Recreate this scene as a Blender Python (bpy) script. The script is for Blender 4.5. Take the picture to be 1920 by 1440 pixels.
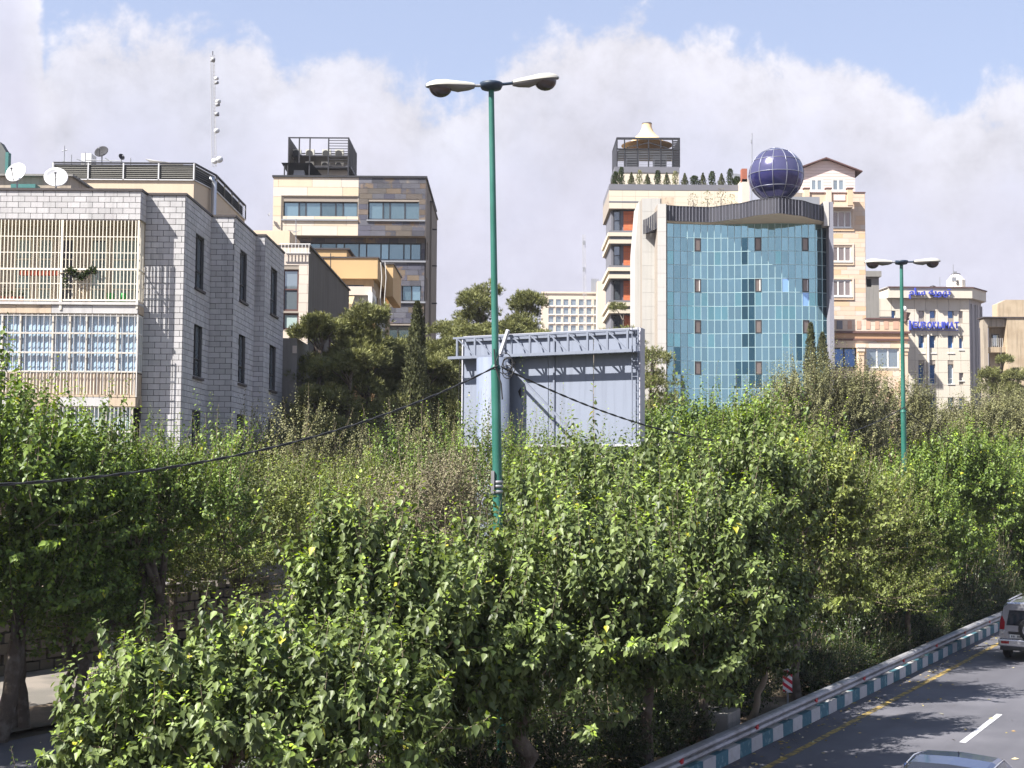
import bpy, math, random
import numpy as np
from mathutils import Vector, Matrix
R = math.radians
random.seed(7)
for _o in list(bpy.data.objects): bpy.data.objects.remove(_o)
S = bpy.context.scene
COL = S.collection
# ------------------------------------------------------------------ camera
F = 2500.0                                   # focal length in photograph pixels (1920 wide)
CAMZ = 6.0
PITCH, ROLL = math.atan((880-720)/F), R(0.37)
cd = bpy.data.cameras.new('camera'); cam = bpy.data.objects.new('camera', cd); COL.objects.link(cam)
CR = Matrix.Rotation(R(90)+PITCH, 3, 'X') @ Matrix.Rotation(ROLL, 3, 'Z')
cam.matrix_world = Matrix.Translation((0, 0, CAMZ)) @ CR.to_4x4()
cd.sensor_width = 36; cd.lens = 36*F/1920; cd.clip_start = 0.1; cd.clip_end = 8000
S.camera = cam
# ------------------------------------------------------------------ light and sky
SUN_EL, SUN_AZ = R(50), R(56.5)                # light travels towards +Y, turned SUN_AZ towards +X
dvec = Vector((math.sin(SUN_AZ)*math.cos(SUN_EL), math.cos(SUN_AZ)*math.cos(SUN_EL), -math.sin(SUN_EL)))
sd = bpy.data.lights.new('sun', 'SUN'); sd.energy = 5.0; sd.angle = R(0.53); sd.color = (1.0, 0.955, 0.89)
sun = bpy.data.objects.new('sun', sd); COL.objects.link(sun)
sun.rotation_euler = dvec.to_track_quat('-Z', 'Y').to_euler(); sun.location = (-40, -40, 60)
S.view_settings.view_transform = 'Standard'; S.view_settings.look = 'None'
S.view_settings.exposure = 1.42; S.view_settings.gamma = 1.0; S.view_settings.use_curve_mapping = False
W = bpy.data.worlds.new('World'); S.world = W; W.use_nodes = True
def world_sky():
    nt = W.node_tree; N = nt.nodes; L = nt.links; N.clear()
    out = N.new('ShaderNodeOutputWorld')
    sky = N.new('ShaderNodeTexSky'); sky.sky_type = 'NISHITA'; sky.sun_disc = False
    sky.sun_elevation = SUN_EL; sky.sun_rotation = math.pi + SUN_AZ; sky.altitude = 1200
    sky.air_density = 1.0; sky.dust_density = 1.6; sky.ozone_density = 1.0
    def m(op, a, b=None, c=None):
        n = N.new('ShaderNodeMath'); n.operation = op
        for i, v in enumerate((a, b, c)):
            if v is None: continue
            if isinstance(v, (int, float)): n.inputs[i].default_value = v
            else: L.new(v, n.inputs[i])
        return n.outputs[0]
    tc = N.new('ShaderNodeTexCoord'); sep = N.new('ShaderNodeSeparateXYZ'); L.new(tc.outputs['Generated'], sep.inputs[0])
    x, y, z = sep.outputs
    az = m('ARCTAN2', x, y); el = m('ARCSINE', z)
    def noise(scale, detail=8, rough=.55, vec=None, dist=0.0):
        n = N.new('ShaderNodeTexNoise'); n.inputs['Scale'].default_value = scale; n.inputs['Detail'].default_value = detail
        n.inputs['Roughness'].default_value = rough; n.inputs['Distortion'].default_value = dist
        L.new(vec or tc.outputs['Generated'], n.inputs['Vector']); return n.outputs['Fac']
    # height of the cloud bank's top over the compass (degrees against degrees), all round the horizon
    pts = [(-180,15),(-150,21),(-120,14),(-90,19),(-60,16),(-40,19),(-30,17),(-24,24),(-21,22.5),(-20.2,18.2),(-19.6,16.6),(-18.6,17.7),(-16.8,18.3),(-15.8,18.35),
           (-14.6,18.0),(-13.6,17.95),(-12.4,18.1),(-11.0,17.7),(-10.2,17.1),(-9.2,16.9),(-8.2,17.3),(-7.0,17.5),(-5.2,17.4),(-4.2,16.9),(-3.3,15.9),
           (-2.2,15.4),(-1.2,16.6),(0,17.6),(1.4,18.0),(3.0,18.5),(4.6,18.9),(6.2,19.6),(6.7,19.3),(6.9,18.2),(8.0,18.4),(9.4,18.0),(11,17.4),(12.6,17.2),
           (14,16.9),(15.6,16.4),(16.8,15.6),(18.2,15.0),(19.2,15.2),(20.6,15.7),(21.6,15.6),(24,14),(30,18),(45,15),(70,19),(100,16),(140,20),(180,15)]
    fc = N.new('ShaderNodeFloatCurve'); cu = fc.mapping.curves[0]
    P = [((a+180)/360, h/40) for a, h in pts]
    cu.points[0].location = P[0]; cu.points[1].location = P[-1]
    for p in P[1:-1]: cu.points.new(*p)
    for p in cu.points: p.handle_type = 'AUTO_CLAMPED'
    fc.mapping.update()
    L.new(m('MULTIPLY_ADD', m('MULTIPLY', az, 180/math.pi), 1/360, .5), fc.inputs['Value'])
    top = m('MULTIPLY', fc.outputs[0], R(40))
    n1 = noise(17, 10, .60, dist=.25); n2 = noise(55, 10, .66); n3 = noise(7, 6, .5)
    edge = m('ADD', m('SUBTRACT', top, el), m('ADD', m('MULTIPLY', m('SUBTRACT', n1, .5), R(6.5)), m('MULTIPLY', m('SUBTRACT', n2, .5), R(2.2))))
    def ramp(v, a, b, smooth=True):
        n = N.new('ShaderNodeMapRange'); n.interpolation_type = 'SMOOTHSTEP' if smooth else 'LINEAR'
        n.inputs['From Min'].default_value = a; n.inputs['From Max'].default_value = b
        n.inputs['To Min'].default_value = 0; n.inputs['To Max'].default_value = 1; L.new(v, n.inputs['Value']); return n.outputs[0]
    mask = m('MULTIPLY', ramp(edge, R(-.45), R(.95)), m('MULTIPLY_ADD', ramp(noise(9, 5, .5), .35, .6), .12, .86))
    # brightness inside the bank: bright billows near the tops, flatter lower down
    depth = ramp(edge, R(.2), R(7))
    bil = m('ADD', m('MULTIPLY', m('SUBTRACT', n1, .5), 1.9), m('MULTIPLY', m('SUBTRACT', n2, .5), 1.1))
    lum = m('ADD', m('SUBTRACT', .71, m('MULTIPLY', depth, .085)), m('MULTIPLY', bil, m('SUBTRACT', .26, m('MULTIPLY', depth, .16))))
    lum = m('ADD', lum, m('MULTIPLY', m('SUBTRACT', n3, .5), .22))
    cc = N.new('ShaderNodeCombineColor')
    L.new(m('MULTIPLY', lum, .985), cc.inputs[0]); L.new(m('MULTIPLY', lum, .975), cc.inputs[1]); L.new(m('MULTIPLY', lum, m('ADD', 1.07, m('MULTIPLY', depth, .08))), cc.inputs[2])
    bs = N.new('ShaderNodeBackground'); bs.inputs[1].default_value = .088; L.new(sky.outputs[0], bs.inputs[0])
    bh = N.new('ShaderNodeBackground'); bh.inputs[0].default_value = (.30, .33, .44, 1); bh.inputs[1].default_value = .76
    bc = N.new('ShaderNodeBackground'); bc.inputs[1].default_value = CLOUD; L.new(cc.outputs[0], bc.inputs[0])
    m0 = N.new('ShaderNodeMixShader'); L.new(m('SUBTRACT', .72, m('MULTIPLY', ramp(el, R(5), R(60)), .6)), m0.inputs[0]); L.new(bs.outputs[0], m0.inputs[1]); L.new(bh.outputs[0], m0.inputs[2])
    m1 = N.new('ShaderNodeMixShader'); L.new(mask, m1.inputs[0]); L.new(m0.outputs[0], m1.inputs[1]); L.new(bc.outputs[0], m1.inputs[2])
    L.new(m1.outputs[0], out.inputs[0])
CLOUD = .465
HAZE = .00022
world_sky()
S.cycles.use_denoising = True
S.cycles.max_bounces = 6; S.cycles.diffuse_bounces = 3; S.cycles.glossy_bounces = 3; S.cycles.transmission_bounces = 3; S.cycles.transparent_max_bounces = 6
S.cycles.use_adaptive_sampling = True; S.cycles.adaptive_threshold = .015
S.cycles.caustics_reflective = False; S.cycles.caustics_refractive = False
# ------------------------------------------------------------------ pixel <-> world
def at(px, py, Y):
    """photograph pixel + distance -> point of the place"""
    d = CR @ Vector(((px-960)/F, (720-py)/F, -1.0)); return Vector((0, 0, CAMZ)) + d*(Y/d.y)
def ground(px, py, z=0.0):
    d = CR @ Vector(((px-960)/F, (720-py)/F, -1.0)); return Vector((0, 0, CAMZ)) + d*((z-CAMZ)/d.z)
def rect(x0, y0, x1, y1, Y):
    xm, ym = (x0+x1)/2, (y0+y1)/2
    return at(x0, ym, Y).x, at(x1, ym, Y).x, at(xm, y1, Y).z, at(xm, y0, Y).z      # X0 X1 Z0 Z1
def yx(px, py, X):
    """depth at which pixel column px meets the plane x = X"""
    d = CR @ Vector(((px-960)/F, (720-py)/F, -1.0)); return X/d.x*d.y
# ------------------------------------------------------------------ objects
WL = {}
def place(o, parent=None, loc=(0, 0, 0)):
    COL.objects.link(o); loc = Vector(loc)
    if parent is not None:
        o.parent = parent; o.location = loc - WL[parent.name]
    else: o.location = loc
    WL[o.name] = loc; return o
def thing(name, label, cat, loc=(0, 0, 0), rotz=0.0, group=None):
    o = bpy.data.objects.new(name, None); o.empty_display_size = .3; place(o, None, loc)
    if rotz or True: o.rotation_euler = (0, 0, rotz)
    if rotz: WL[o.name] = Vector((0, 0, 0))
    tag(o, label, cat, group); return o
def local(o): WL[o.name] = Vector((0, 0, 0)); return o
def tag(o, label=None, cat=None, group=None, kind=None):
    if label: o['label'] = label
    if cat: o['category'] = cat
    if group: o['group'] = group
    if kind: o['kind'] = kind
    return o
def copy_tree(o, loc, rotz=0, scale=(1, 1, 1), label=None):
    c = o.copy(); COL.objects.link(c); c.location = loc; c.rotation_euler = (0, 0, rotz); c.scale = scale
    if label: c['label'] = label
    for ch in list(o.children):
        k = ch.copy(); COL.objects.link(k); k.parent = c
        for g in ch.children:
            q = g.copy(); COL.objects.link(q); q.parent = k
    return c
class MB:
    def __init__(s): s.v = []; s.f = []; s.m = []; s.sm = []
    def add(s, vs, fs, m=0, sm=False):
        b = len(s.v); s.v += [tuple(p) for p in vs]; s.f += [tuple(i+b for i in f) for f in fs]; s.m += [m]*len(fs); s.sm += [sm]*len(fs); return s
    def box(s, x0, x1, y0, y1, z0, z1, m=0):
        if x0 > x1: x0, x1 = x1, x0
        if y0 > y1: y0, y1 = y1, y0
        if z0 > z1: z0, z1 = z1, z0
        return s.add([(x0,y0,z0),(x1,y0,z0),(x1,y1,z0),(x0,y1,z0),(x0,y0,z1),(x1,y0,z1),(x1,y1,z1),(x0,y1,z1)],
                     [(0,3,2,1),(4,5,6,7),(0,1,5,4),(1,2,6,5),(2,3,7,6),(3,0,4,7)], m)
    def bar(s, a, b, w, h=None, m=0):
        a, b = Vector(a), Vector(b); h = h or w; d = (b-a).normalized()
        u = d.cross(Vector((0,0,1))); u = u.normalized() if u.length > 1e-3 else Vector((1,0,0)); n = u.cross(d)
        c = [u*w/2*i+n*h/2*j for i, j in ((-1,-1),(1,-1),(1,1),(-1,1))]
        return s.add([a+k for k in c]+[b+k for k in c], [(0,1,2,3),(7,6,5,4),(0,4,5,1),(1,5,6,2),(2,6,7,3),(3,7,4,0)], m)
    def tube(s, pts, r, n=8, m=0, caps=True, sm=True):
        pts = [Vector(p) for p in pts]; k = len(pts); rs = r if hasattr(r, '__len__') else [r]*k; vs = []
        for i, p in enumerate(pts):
            d = (pts[min(i+1, k-1)]-pts[max(i-1, 0)]).normalized()
            u = d.cross(Vector((.13,.21,1)) if abs(d.z) < .95 else Vector((0,1,0))).normalized(); w = d.cross(u)
            vs += [p+(u*math.cos(2*math.pi*j/n)+w*math.sin(2*math.pi*j/n))*rs[i] for j in range(n)]
        fs = [(i*n+j, i*n+(j+1)%n, (i+1)*n+(j+1)%n, (i+1)*n+j) for i in range(k-1) for j in range(n)]
        s.add(vs, fs, m, sm)
        if caps: s.add(vs[:n], [tuple(range(n))[::-1]], m); s.add(vs[-n:], [tuple(range(n))], m)
        return s
    def lathe(s, prof, c, n=16, m=0, axis='z', sm=True, a0=0, a1=2*math.pi):
        c = Vector(c); full = abs(a1-a0-2*math.pi) < 1e-6; q = n if full else n+1; vs = []
        for r, h in prof:
            for j in range(q):
                a = a0+(a1-a0)*j/n; p = (r*math.cos(a), r*math.sin(a), h)
                if axis == 'x': p = (p[2], p[0], p[1])
                if axis == 'y': p = (p[0], p[2], p[1])
                vs.append(c+Vector(p))
        fs = [(i*q+j, i*q+(j+1)%q, (i+1)*q+(j+1)%q, (i+1)*q+j) for i in range(len(prof)-1) for j in range(n)]
        return s.add(vs, fs, m, sm)
    def prism(s, poly, a0, a1, axis='y', m=0):
        """poly in the plane across axis; axis y: (x,z); x: (y,z); z: (x,y)"""
        def P(p, a): return {'y': (p[0], a, p[1]), 'x': (a, p[0], p[1]), 'z': (p[0], p[1], a)}[axis]
        n = len(poly); vs = [P(p, a0) for p in poly]+[P(p, a1) for p in poly]
        return s.add(vs, [tuple(range(n)), tuple(range(2*n-1, n-1, -1))]+[(i, (i+1)%n, (i+1)%n+n, i+n) for i in range(n)], m)
    def build(s, name, mats, parent=None, loc=(0, 0, 0), kind=None, label=None, cat=None, bevel=0):
        me = bpy.data.meshes.new(name); me.from_pydata(s.v, [], s.f)
        if not isinstance(mats, (list, tuple)): mats = [mats]
        for q in mats: me.materials.append(q)
        me.polygons.foreach_set('material_index', s.m); me.polygons.foreach_set('use_smooth', s.sm); me.update()
        o = bpy.data.objects.new(name, me); place(o, parent, loc); tag(o, label, cat, None, kind)
        if bevel:
            b = o.modifiers.new('b', 'BEVEL'); b.width = bevel; b.segments = 2; b.limit_method = 'ANGLE'
        return o
CUBE = {}
def piece(name, mat, c, size, parent, rotz=0.0, label=None, rotx=0.0):
    """one box-shaped piece, sharing its mesh with every other piece of that material"""
    if mat.name not in CUBE:
        me = bpy.data.meshes.new('piece_' + mat.name)
        b = MB().box(-.5, .5, -.5, .5, -.5, .5); me.from_pydata(b.v, [], b.f); me.materials.append(mat); CUBE[mat.name] = me
    o = bpy.data.objects.new(name, CUBE[mat.name]); place(o, parent, c); o.scale = size; o.rotation_euler = (rotx, 0, rotz)
    if label: o['label'] = label
    return o
def pbox(name, mat, x0, x1, y0, y1, z0, z1, parent, label=None):
    return piece(name, mat, ((x0+x1)/2, (y0+y1)/2, (z0+z1)/2), (abs(x1-x0), abs(y1-y0), abs(z1-z0)), parent, 0, label)
# ------------------------------------------------------------------ materials
MT = {}
def mat(name, col, rough=.8, metal=0.0, var=.12, scale=1.5, rnd=0.0, bump=0.0, bscale=30.0, streak=0.0, col2=None, spec=.4, c2scale=.8, c2t=(.45, .62), hue=0.0, grain=0.0, lane=None):
    """painted / stone / metal surface: two octaves of tone noise, per-piece tone, rain streaks, fine relief"""
    if name in MT: return MT[name]
    m = bpy.data.materials.new(name); m.use_nodes = True; MT[name] = m
    nt = m.node_tree; N = nt.nodes; L = nt.links; bs = N['Principled BSDF']
    bs.inputs['Roughness'].default_value = rough; bs.inputs['Metallic'].default_value = metal; bs.inputs['Specular IOR Level'].default_value = spec
    geo = N.new('ShaderNodeNewGeometry')
    def noise(sc, det, vec=None, ro=.55):
        n = N.new('ShaderNodeTexNoise'); n.inputs['Scale'].default_value = sc; n.inputs['Detail'].default_value = det; n.inputs['Roughness'].default_value = ro
        L.new(vec or geo.outputs['Position'], n.inputs['Vector']); return n.outputs['Fac']
    def mth(op, a, b, c=None):
        n = N.new('ShaderNodeMath'); n.operation = op
        for i, v in enumerate((a, b, c)):
            if v is None: continue
            if isinstance(v, (int, float)): n.inputs[i].default_value = v
            else: L.new(v, n.inputs[i])
        return n.outputs[0]
    def mix(f, a, b):
        n = N.new('ShaderNodeMix'); n.data_type = 'RGBA'
        if isinstance(f, float): n.inputs[0].default_value = f
        else: L.new(f, n.inputs[0])
        for s_, v in ((6, a), (7, b)):
            if isinstance(v, tuple): n.inputs[s_].default_value = (*v, 1) if len(v) == 3 else v
            else: L.new(v, n.inputs[s_])
        return n.outputs[2]
    c = tuple(col)
    if col2 is not None:
        r = N.new('ShaderNodeMapRange'); r.inputs[1].default_value = c2t[0]; r.inputs[2].default_value = c2t[1]; L.new(noise(c2scale, 5), r.inputs[0])
        c = mix(r.outputs[0], tuple(col), tuple(col2))
    k = mth('MULTIPLY_ADD', noise(scale, 6), 2*var, 1-var)
    if rnd:
        oi = N.new('ShaderNodeObjectInfo'); rr = mth('FRACT', mth('ADD', oi.outputs['Random'], geo.outputs['Random Per Island']), 0)
        k = mth('MULTIPLY', k, mth('MULTIPLY_ADD', rr, 2*rnd, 1-rnd))
    if streak:
        mp = N.new('ShaderNodeMapping'); mp.inputs['Scale'].default_value = (1, 1, .06); L.new(geo.outputs['Position'], mp.inputs[0])
        r = N.new('ShaderNodeMapRange'); r.inputs[1].default_value = .5; r.inputs[2].default_value = .8; L.new(noise(5, 6, mp.outputs[0]), r.inputs[0])
        k = mth('MULTIPLY', k, mth('SUBTRACT', 1.0, mth('MULTIPLY', r.outputs[0], streak)))
    if lane:
        mp = N.new('ShaderNodeMapping'); mp.vector_type = 'POINT'; mp.inputs['Rotation'].default_value = (0, 0, lane); mp2 = N.new('ShaderNodeMapping'); mp2.inputs['Scale'].default_value = (1.1, .03, 1); L.new(geo.outputs['Position'], mp.inputs[0]); L.new(mp.outputs[0], mp2.inputs[0])
        k = mth('MULTIPLY', k, mth('MULTIPLY_ADD', noise(1.0, 4, mp2.outputs[0]), .5, .75))
    if grain: k = mth('MULTIPLY', k, mth('MULTIPLY_ADD', noise(60, 3), 2*grain, 1-grain))
    hs = N.new('ShaderNodeHueSaturation'); hs.inputs['Value'].default_value = 1
    if isinstance(c, tuple): hs.inputs['Color'].default_value = (*c, 1)
    else: L.new(c, hs.inputs['Color'])
    L.new(k, hs.inputs['Value'])
    if hue and rnd:
        L.new(mth('MULTIPLY_ADD', mth('FRACT', mth('MULTIPLY', rr, 7.31), 0), hue, .5-hue/2), hs.inputs['Hue'])
        L.new(mth('MULTIPLY_ADD', mth('FRACT', mth('MULTIPLY', rr, 13.7), 0), .8, .6), hs.inputs['Saturation'])
    L.new(hs.outputs[0], bs.inputs['Base Color'])
    if bump:
        b = N.new('ShaderNodeBump'); b.inputs['Strength'].default_value = bump; b.inputs['Distance'].default_value = .03
        L.new(noise(bscale, 4), b.inputs['Height']); L.new(b.outputs[0], bs.inputs['Normal'])
    return m
def glass(name, col, rough=.04, rnd=.25, metal=.75, wav=.01, spec=.8):
    """window glass seen from outside: a tinted mirror over a dark room, every pane a little different"""
    if name in MT: return MT[name]
    m = mat(name, col, rough, metal, .08, .6, rnd, spec=spec); nt = m.node_tree; N = nt.nodes; L = nt.links
    b = N.new('ShaderNodeBump'); b.inputs['Strength'].default_value = .25; b.inputs['Distance'].default_value = wav
    n = N.new('ShaderNodeTexNoise'); n.inputs['Scale'].default_value = 1.3; n.inputs['Detail'].default_value = 2
    g = N.new('ShaderNodeNewGeometry'); L.new(g.outputs['Position'], n.inputs['Vector']); L.new(n.outputs['Fac'], b.inputs['Height'])
    L.new(b.outputs[0], N['Principled BSDF'].inputs['Normal']); return m
def clear_glass(name, tint=(.95, .97, .98), refl=.10):
    m = bpy.data.materials.new(name); m.use_nodes = True; N = m.node_tree.nodes; L = m.node_tree.links; N.clear()
    o = N.new('ShaderNodeOutputMaterial'); t = N.new('ShaderNodeBsdfTransparent'); t.inputs[0].default_value = (*tint, 1)
    g = N.new('ShaderNodeBsdfGlossy'); g.inputs['Roughness'].default_value = .03; x = N.new('ShaderNodeMixShader'); x.inputs[0].default_value = refl
    L.new(t.outputs[0], x.inputs[1]); L.new(g.outputs[0], x.inputs[2]); L.new(x.outputs[0], o.inputs[0]); MT[name] = m; return m
# ------------------------------------------------------------------ walls, cladding, windows
def wall(mb, axis, c, a0, a1, z0, z1, holes=(), dep=.2, m=0, face=-1):
    """a wall sheet in the plane axis=c with openings and their reveals; holes = [(a0,a1,z0,z1)]"""
    A = sorted({a0, a1, *[min(max(h[0], a0), a1) for h in holes], *[min(max(h[1], a0), a1) for h in holes]})
    Z = sorted({z0, z1, *[min(max(h[2], z0), z1) for h in holes], *[min(max(h[3], z0), z1) for h in holes]})
    P = (lambda a, d, z: (a, c+d, z)) if axis == 'y' else (lambda a, d, z: (c-d, a, z))      # y: facing -Y, x: facing +X
    if face == 1 and axis == 'x': P = lambda a, d, z: (c+d, a, z)                              # facing -X
    for i in range(len(A)-1):
        for j in range(len(Z)-1):
            ca, cz = (A[i]+A[i+1])/2, (Z[j]+Z[j+1])/2
            if any(h[0] < ca < h[1] and h[2] < cz < h[3] for h in holes): continue
            mb.add([P(A[i],0,Z[j]), P(A[i+1],0,Z[j]), P(A[i+1],0,Z[j+1]), P(A[i],0,Z[j+1])], [(0,1,2,3)], m)
    for h in holes:
        q = [(h[0],h[2]),(h[1],h[2]),(h[1],h[3]),(h[0],h[3])]
        for i in range(4):
            p, r = q[i], q[(i+1)%4]
            mb.add([P(p[0],0,p[1]), P(r[0],0,r[1]), P(r[0],dep,r[1]), P(p[0],dep,p[1])], [(0,1,2,3)], m)
    return mb
def shell(mb, x0, x1, y0, y1, z0, z1, front=(), side=(), left=(), dep=.2, m=0, ms=None):
    """a building volume: front (-Y), side (+X), left (-X) with openings, plain back and roof"""
    ms = m if ms is None else ms
    wall(mb, 'y', y0, x0, x1, z0, z1, front, dep, m); wall(mb, 'x', x1, y0, y1, z0, z1, side, dep, ms); wall(mb, 'x', x0, y0, y1, z0, z1, left, dep, ms, 1)
    mb.add([(x0,y1,z0),(x1,y1,z0),(x1,y1,z1),(x0,y1,z1)], [(3,2,1,0)], m); mb.add([(x0,y0,z1),(x1,y0,z1),(x1,y1,z1),(x0,y1,z1)], [(0,1,2,3)], m)
    # dark room floor behind the openings
    return mb
def courses(axis, c, a0, a1, z0, z1, ch, bl, joint, holes=(), jit=0.0, stagger=True, rs=None):
    """rectangles (axis, c, a0, a1, z0, z1) of a coursed facing, cut round the openings"""
    out = []; n = max(1, round((z1-z0)/ch)); ch = (z1-z0)/n; rs = rs or random
    for k in range(n):
        za, zb = z0+k*ch+joint/2, z0+(k+1)*ch-joint/2
        x = a0 - (bl/2 if (k%2 and stagger) else 0) - (rs.random()*bl*jit)
        hs = sorted((h[0], h[1]) for h in holes if h[2] < (za+zb)/2 < h[3])
        while x < a1:
            l = bl*(1+(rs.random()-.5)*jit); p, q = max(x+joint/2, a0), min(x+l-joint/2, a1); x += l
            segs = [(p, q)]
            for h in hs:
                segs = [t for s_ in segs for t in ((s_[0], min(s_[1], h[0])), (max(s_[0], h[1]), s_[1])) if t[1]-t[0] > .03]
            out += [(axis, c, s_[0], s_[1], za, zb) for s_ in segs if s_[1]-s_[0] > .03]
    return out
def lay(rects, name, matl, parent, t=.03, limit=300, sink=.0, stuff='', rough=.004, pick=None):
    """the largest `limit` rectangles become pieces of their own, the rest one joined mesh"""
    cl = lambda r: (r[3]-r[2])*(r[5]-r[4])
    rects = sorted(rects, key=lambda r: -(cl(r)*(1.0 if r[0] == 'y' else .35)))
    M = (lambda r: matl) if not callable(pick) else pick
    for r in rects[:limit]:
        ax, c, a, b, z0, z1 = r; d = t + random.random()*rough
        if ax == 'y': piece(name, M(r), ((a+b)/2, c-d/2+.002, (z0+z1)/2), (b-a, d, z1-z0), parent)
        elif ax == 'x': piece(name, M(r), (c+d/2-.002, (a+b)/2, (z0+z1)/2), (d, b-a, z1-z0), parent)
        else: piece(name, M(r), (c-d/2+.002, (a+b)/2, (z0+z1)/2), (d, b-a, z1-z0), parent)
    rest = rects[limit:]
    if rest:
        by = {}
        for r in rest: by.setdefault(M(r).name, []).append(r)
        mb = MB(); names = list(by)
        for i, k in enumerate(names):
            for ax, c, a, b, z0, z1 in by[k]:
                d = t + random.random()*rough
                if ax == 'y': mb.box(a, b, c-d, c+.002, z0, z1, i)
                elif ax == 'x': mb.box(c-.002, c+d, a, b, z0, z1, i)
                else: mb.box(c-d, c+.002, a, b, z0, z1, i)
        mb.build(stuff or name + '_courses', [MT[k] for k in names], parent, kind='stuff')
def window(parent, x0, x1, z0, z1, y, cols=2, fm=None, gm=None, ft=.06, rows=(), rec=.12, sill=0.0, axis='y', xs=None, gpick=None, name='window'):
    """frame with mullions (the part) and its panes (sub-parts); x0,x1,z0,z1 the opening, y the wall plane"""
    fm = fm or MT['white_frame']; gm = gm or MT['dark_glass']; mb = MB(); yy = y+rec
    def B(a0, a1, d0, d1, c0, c1):
        if axis == 'y': mb.box(a0, a1, d0, d1, c0, c1)
        else: mb.box(y-(d0-y), y-(d1-y), a0, a1, c0, c1)
    V = xs if xs else [x0+(x1-x0)*i/cols for i in range(cols+1)]
    H = [z0]+[z0+(z1-z0)*r for r in rows]+[z1]
    for i, v in enumerate(V):
        a, b = (v, v+ft) if i == 0 else ((v-ft, v) if i == len(V)-1 else (v-ft*.5, v+ft*.5))
        B(a, b, yy-.03, yy+.05, z0, z1)
    for i, h in enumerate(H):
        a, b = (h, h+ft) if i == 0 else ((h-ft, h) if i == len(H)-1 else (h-ft*.4, h+ft*.4))
        B(x0+ft+.001, x1-ft-.001, yy-.028, yy+.048, a, b)
    if sill: B(x0-.08, x1+.08, y-sill, yy-.031, z0-.08, z0-.002)
    w = mb.build(name, fm, parent)
    for i in range(len(V)-1):
        for j in range(len(H)-1):
            g = gpick(i, j) if gpick else gm
            c, s_ = ((V[i]+V[i+1])/2, (H[j]+H[j+1])/2), (V[i+1]-V[i]-ft*.6, H[j+1]-H[j]-ft*.6)
            if axis == 'y': piece('pane', g, (c[0], yy+.02, c[1]), (s_[0], .012, s_[1]), w)
            else: piece('pane', g, (y-rec-.02, c[0], c[1]), (.012, s_[0], s_[1]), w)
    return w
def letters(text, parent, mt, x0, x1, y, z0, z1, ext=.06, name='letter', off=.012):
    """flat raised lettering in the plane y, facing -Y, fitted to the given box"""
    cu = bpy.data.curves.new('t', 'FONT'); cu.body = text; cu.extrude = .05; cu.offset = off
    o = bpy.data.objects.new('t', cu); COL.objects.link(o); dg = bpy.context.evaluated_depsgraph_get(); dg.update()
    me = bpy.data.meshes.new_from_object(o.evaluated_get(dg)); COL.objects.unlink(o); bpy.data.objects.remove(o)
    n = len(me.vertices); co = np.empty(n*3); me.vertices.foreach_get('co', co); co = co.reshape(-1, 3)
    if n == 0: return None
    mn, mx = co.min(0), co.max(0); q = np.empty_like(co)
    q[:, 0] = x0+(co[:, 0]-mn[0])/(mx[0]-mn[0])*(x1-x0); q[:, 2] = z0+(co[:, 1]-mn[1])/(mx[1]-mn[1])*(z1-z0)
    q[:, 1] = y-ext/2-(co[:, 2]-(mn[2]+mx[2])/2)/max(mx[2]-mn[2], 1e-6)*ext
    me.vertices.foreach_set('co', q.ravel()); me.materials.clear(); me.materials.append(mt); me.update(); me.name = name
    ob = bpy.data.objects.new(name, me); place(ob, parent); return ob
# ================================================================== shared materials
mat('white_frame', (.72, .71, .68), .5, 0, .06); mat('cream_paint', (.74, .68, .52), .55, 0, .08, rnd=.04); mat('dark_frame', (.03, .03, .035), .5)
mat('grey_metal', (.30, .31, .33), .45, .4, .1); mat('dark_metal', (.035, .035, .04), .5, .2); mat('pale_metal', (.6, .6, .6), .5, .3)
mat('concrete', (.24, .23, .215), .9, 0, .15, 1.2, streak=.35, bump=.3); mat('pale_concrete', (.50, .48, .45), .9, 0, .12, streak=.25, bump=.2)
mat('dark_room', (.02, .02, .022), .9); mat('mortar', (.10, .10, .105), .95); mat('soft_mortar', (.30, .26, .22), .95)
glass('dark_glass', (.20, .23, .26)); glass('blue_glass', (.06, .17, .42), metal=.25, rnd=.12); glass('grey_glass', (.30, .36, .40), metal=.6, rnd=.15)
clear_glass('clear_glass')
# ================================================================== ground, roads, kerbs
HEAD = R(31); U = Vector((math.sin(HEAD), math.cos(HEAD), 0)); V = Vector((math.cos(HEAD), -math.sin(HEAD), 0))
O = ground(1357, 1438); O.z = 0
def bend(u): return 0.0011*max(0, u-22)**2       # the road leans slowly to the right far off
def rp(u, v, z=0.0): return O + U*u + V*(v+bend(u)) + Vector((0, 0, z))
def yaw(u): return -HEAD - math.atan(0.0022*max(0, u-22))
def ribbon(name, v0, v1, z, m, u0=-40, u1=210, step=3, parent=None, zt=None, **k):
    mb = MB(); n = int((u1-u0)/step)+1
    for i in range(n): mb.v += [tuple(rp(u0+(u1-u0)*i/(n-1), v0, z)), tuple(rp(u0+(u1-u0)*i/(n-1), v1, z))]
    mb.f = [(2*i, 2*i+1, 2*i+3, 2*i+2) for i in range(n-1)]; mb.m = [0]*(n-1); mb.sm = [False]*(n-1)
    return mb.build(name, m, parent, **k)
mat('dry_soil', (.15, .11, .075), .95, 0, .25, .8, bump=.6, bscale=12, col2=(.07, .06, .04)); mat('asphalt', (.088, .087, .100), .75, 0, .13, .5, bump=.35, bscale=60, grain=.14, spec=.3, lane=R(31), col2=(.118, .116, .131), c2scale=.3)
mat('paving', (.42, .39, .36), .9, 0, .1, 1, rnd=.08)
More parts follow.
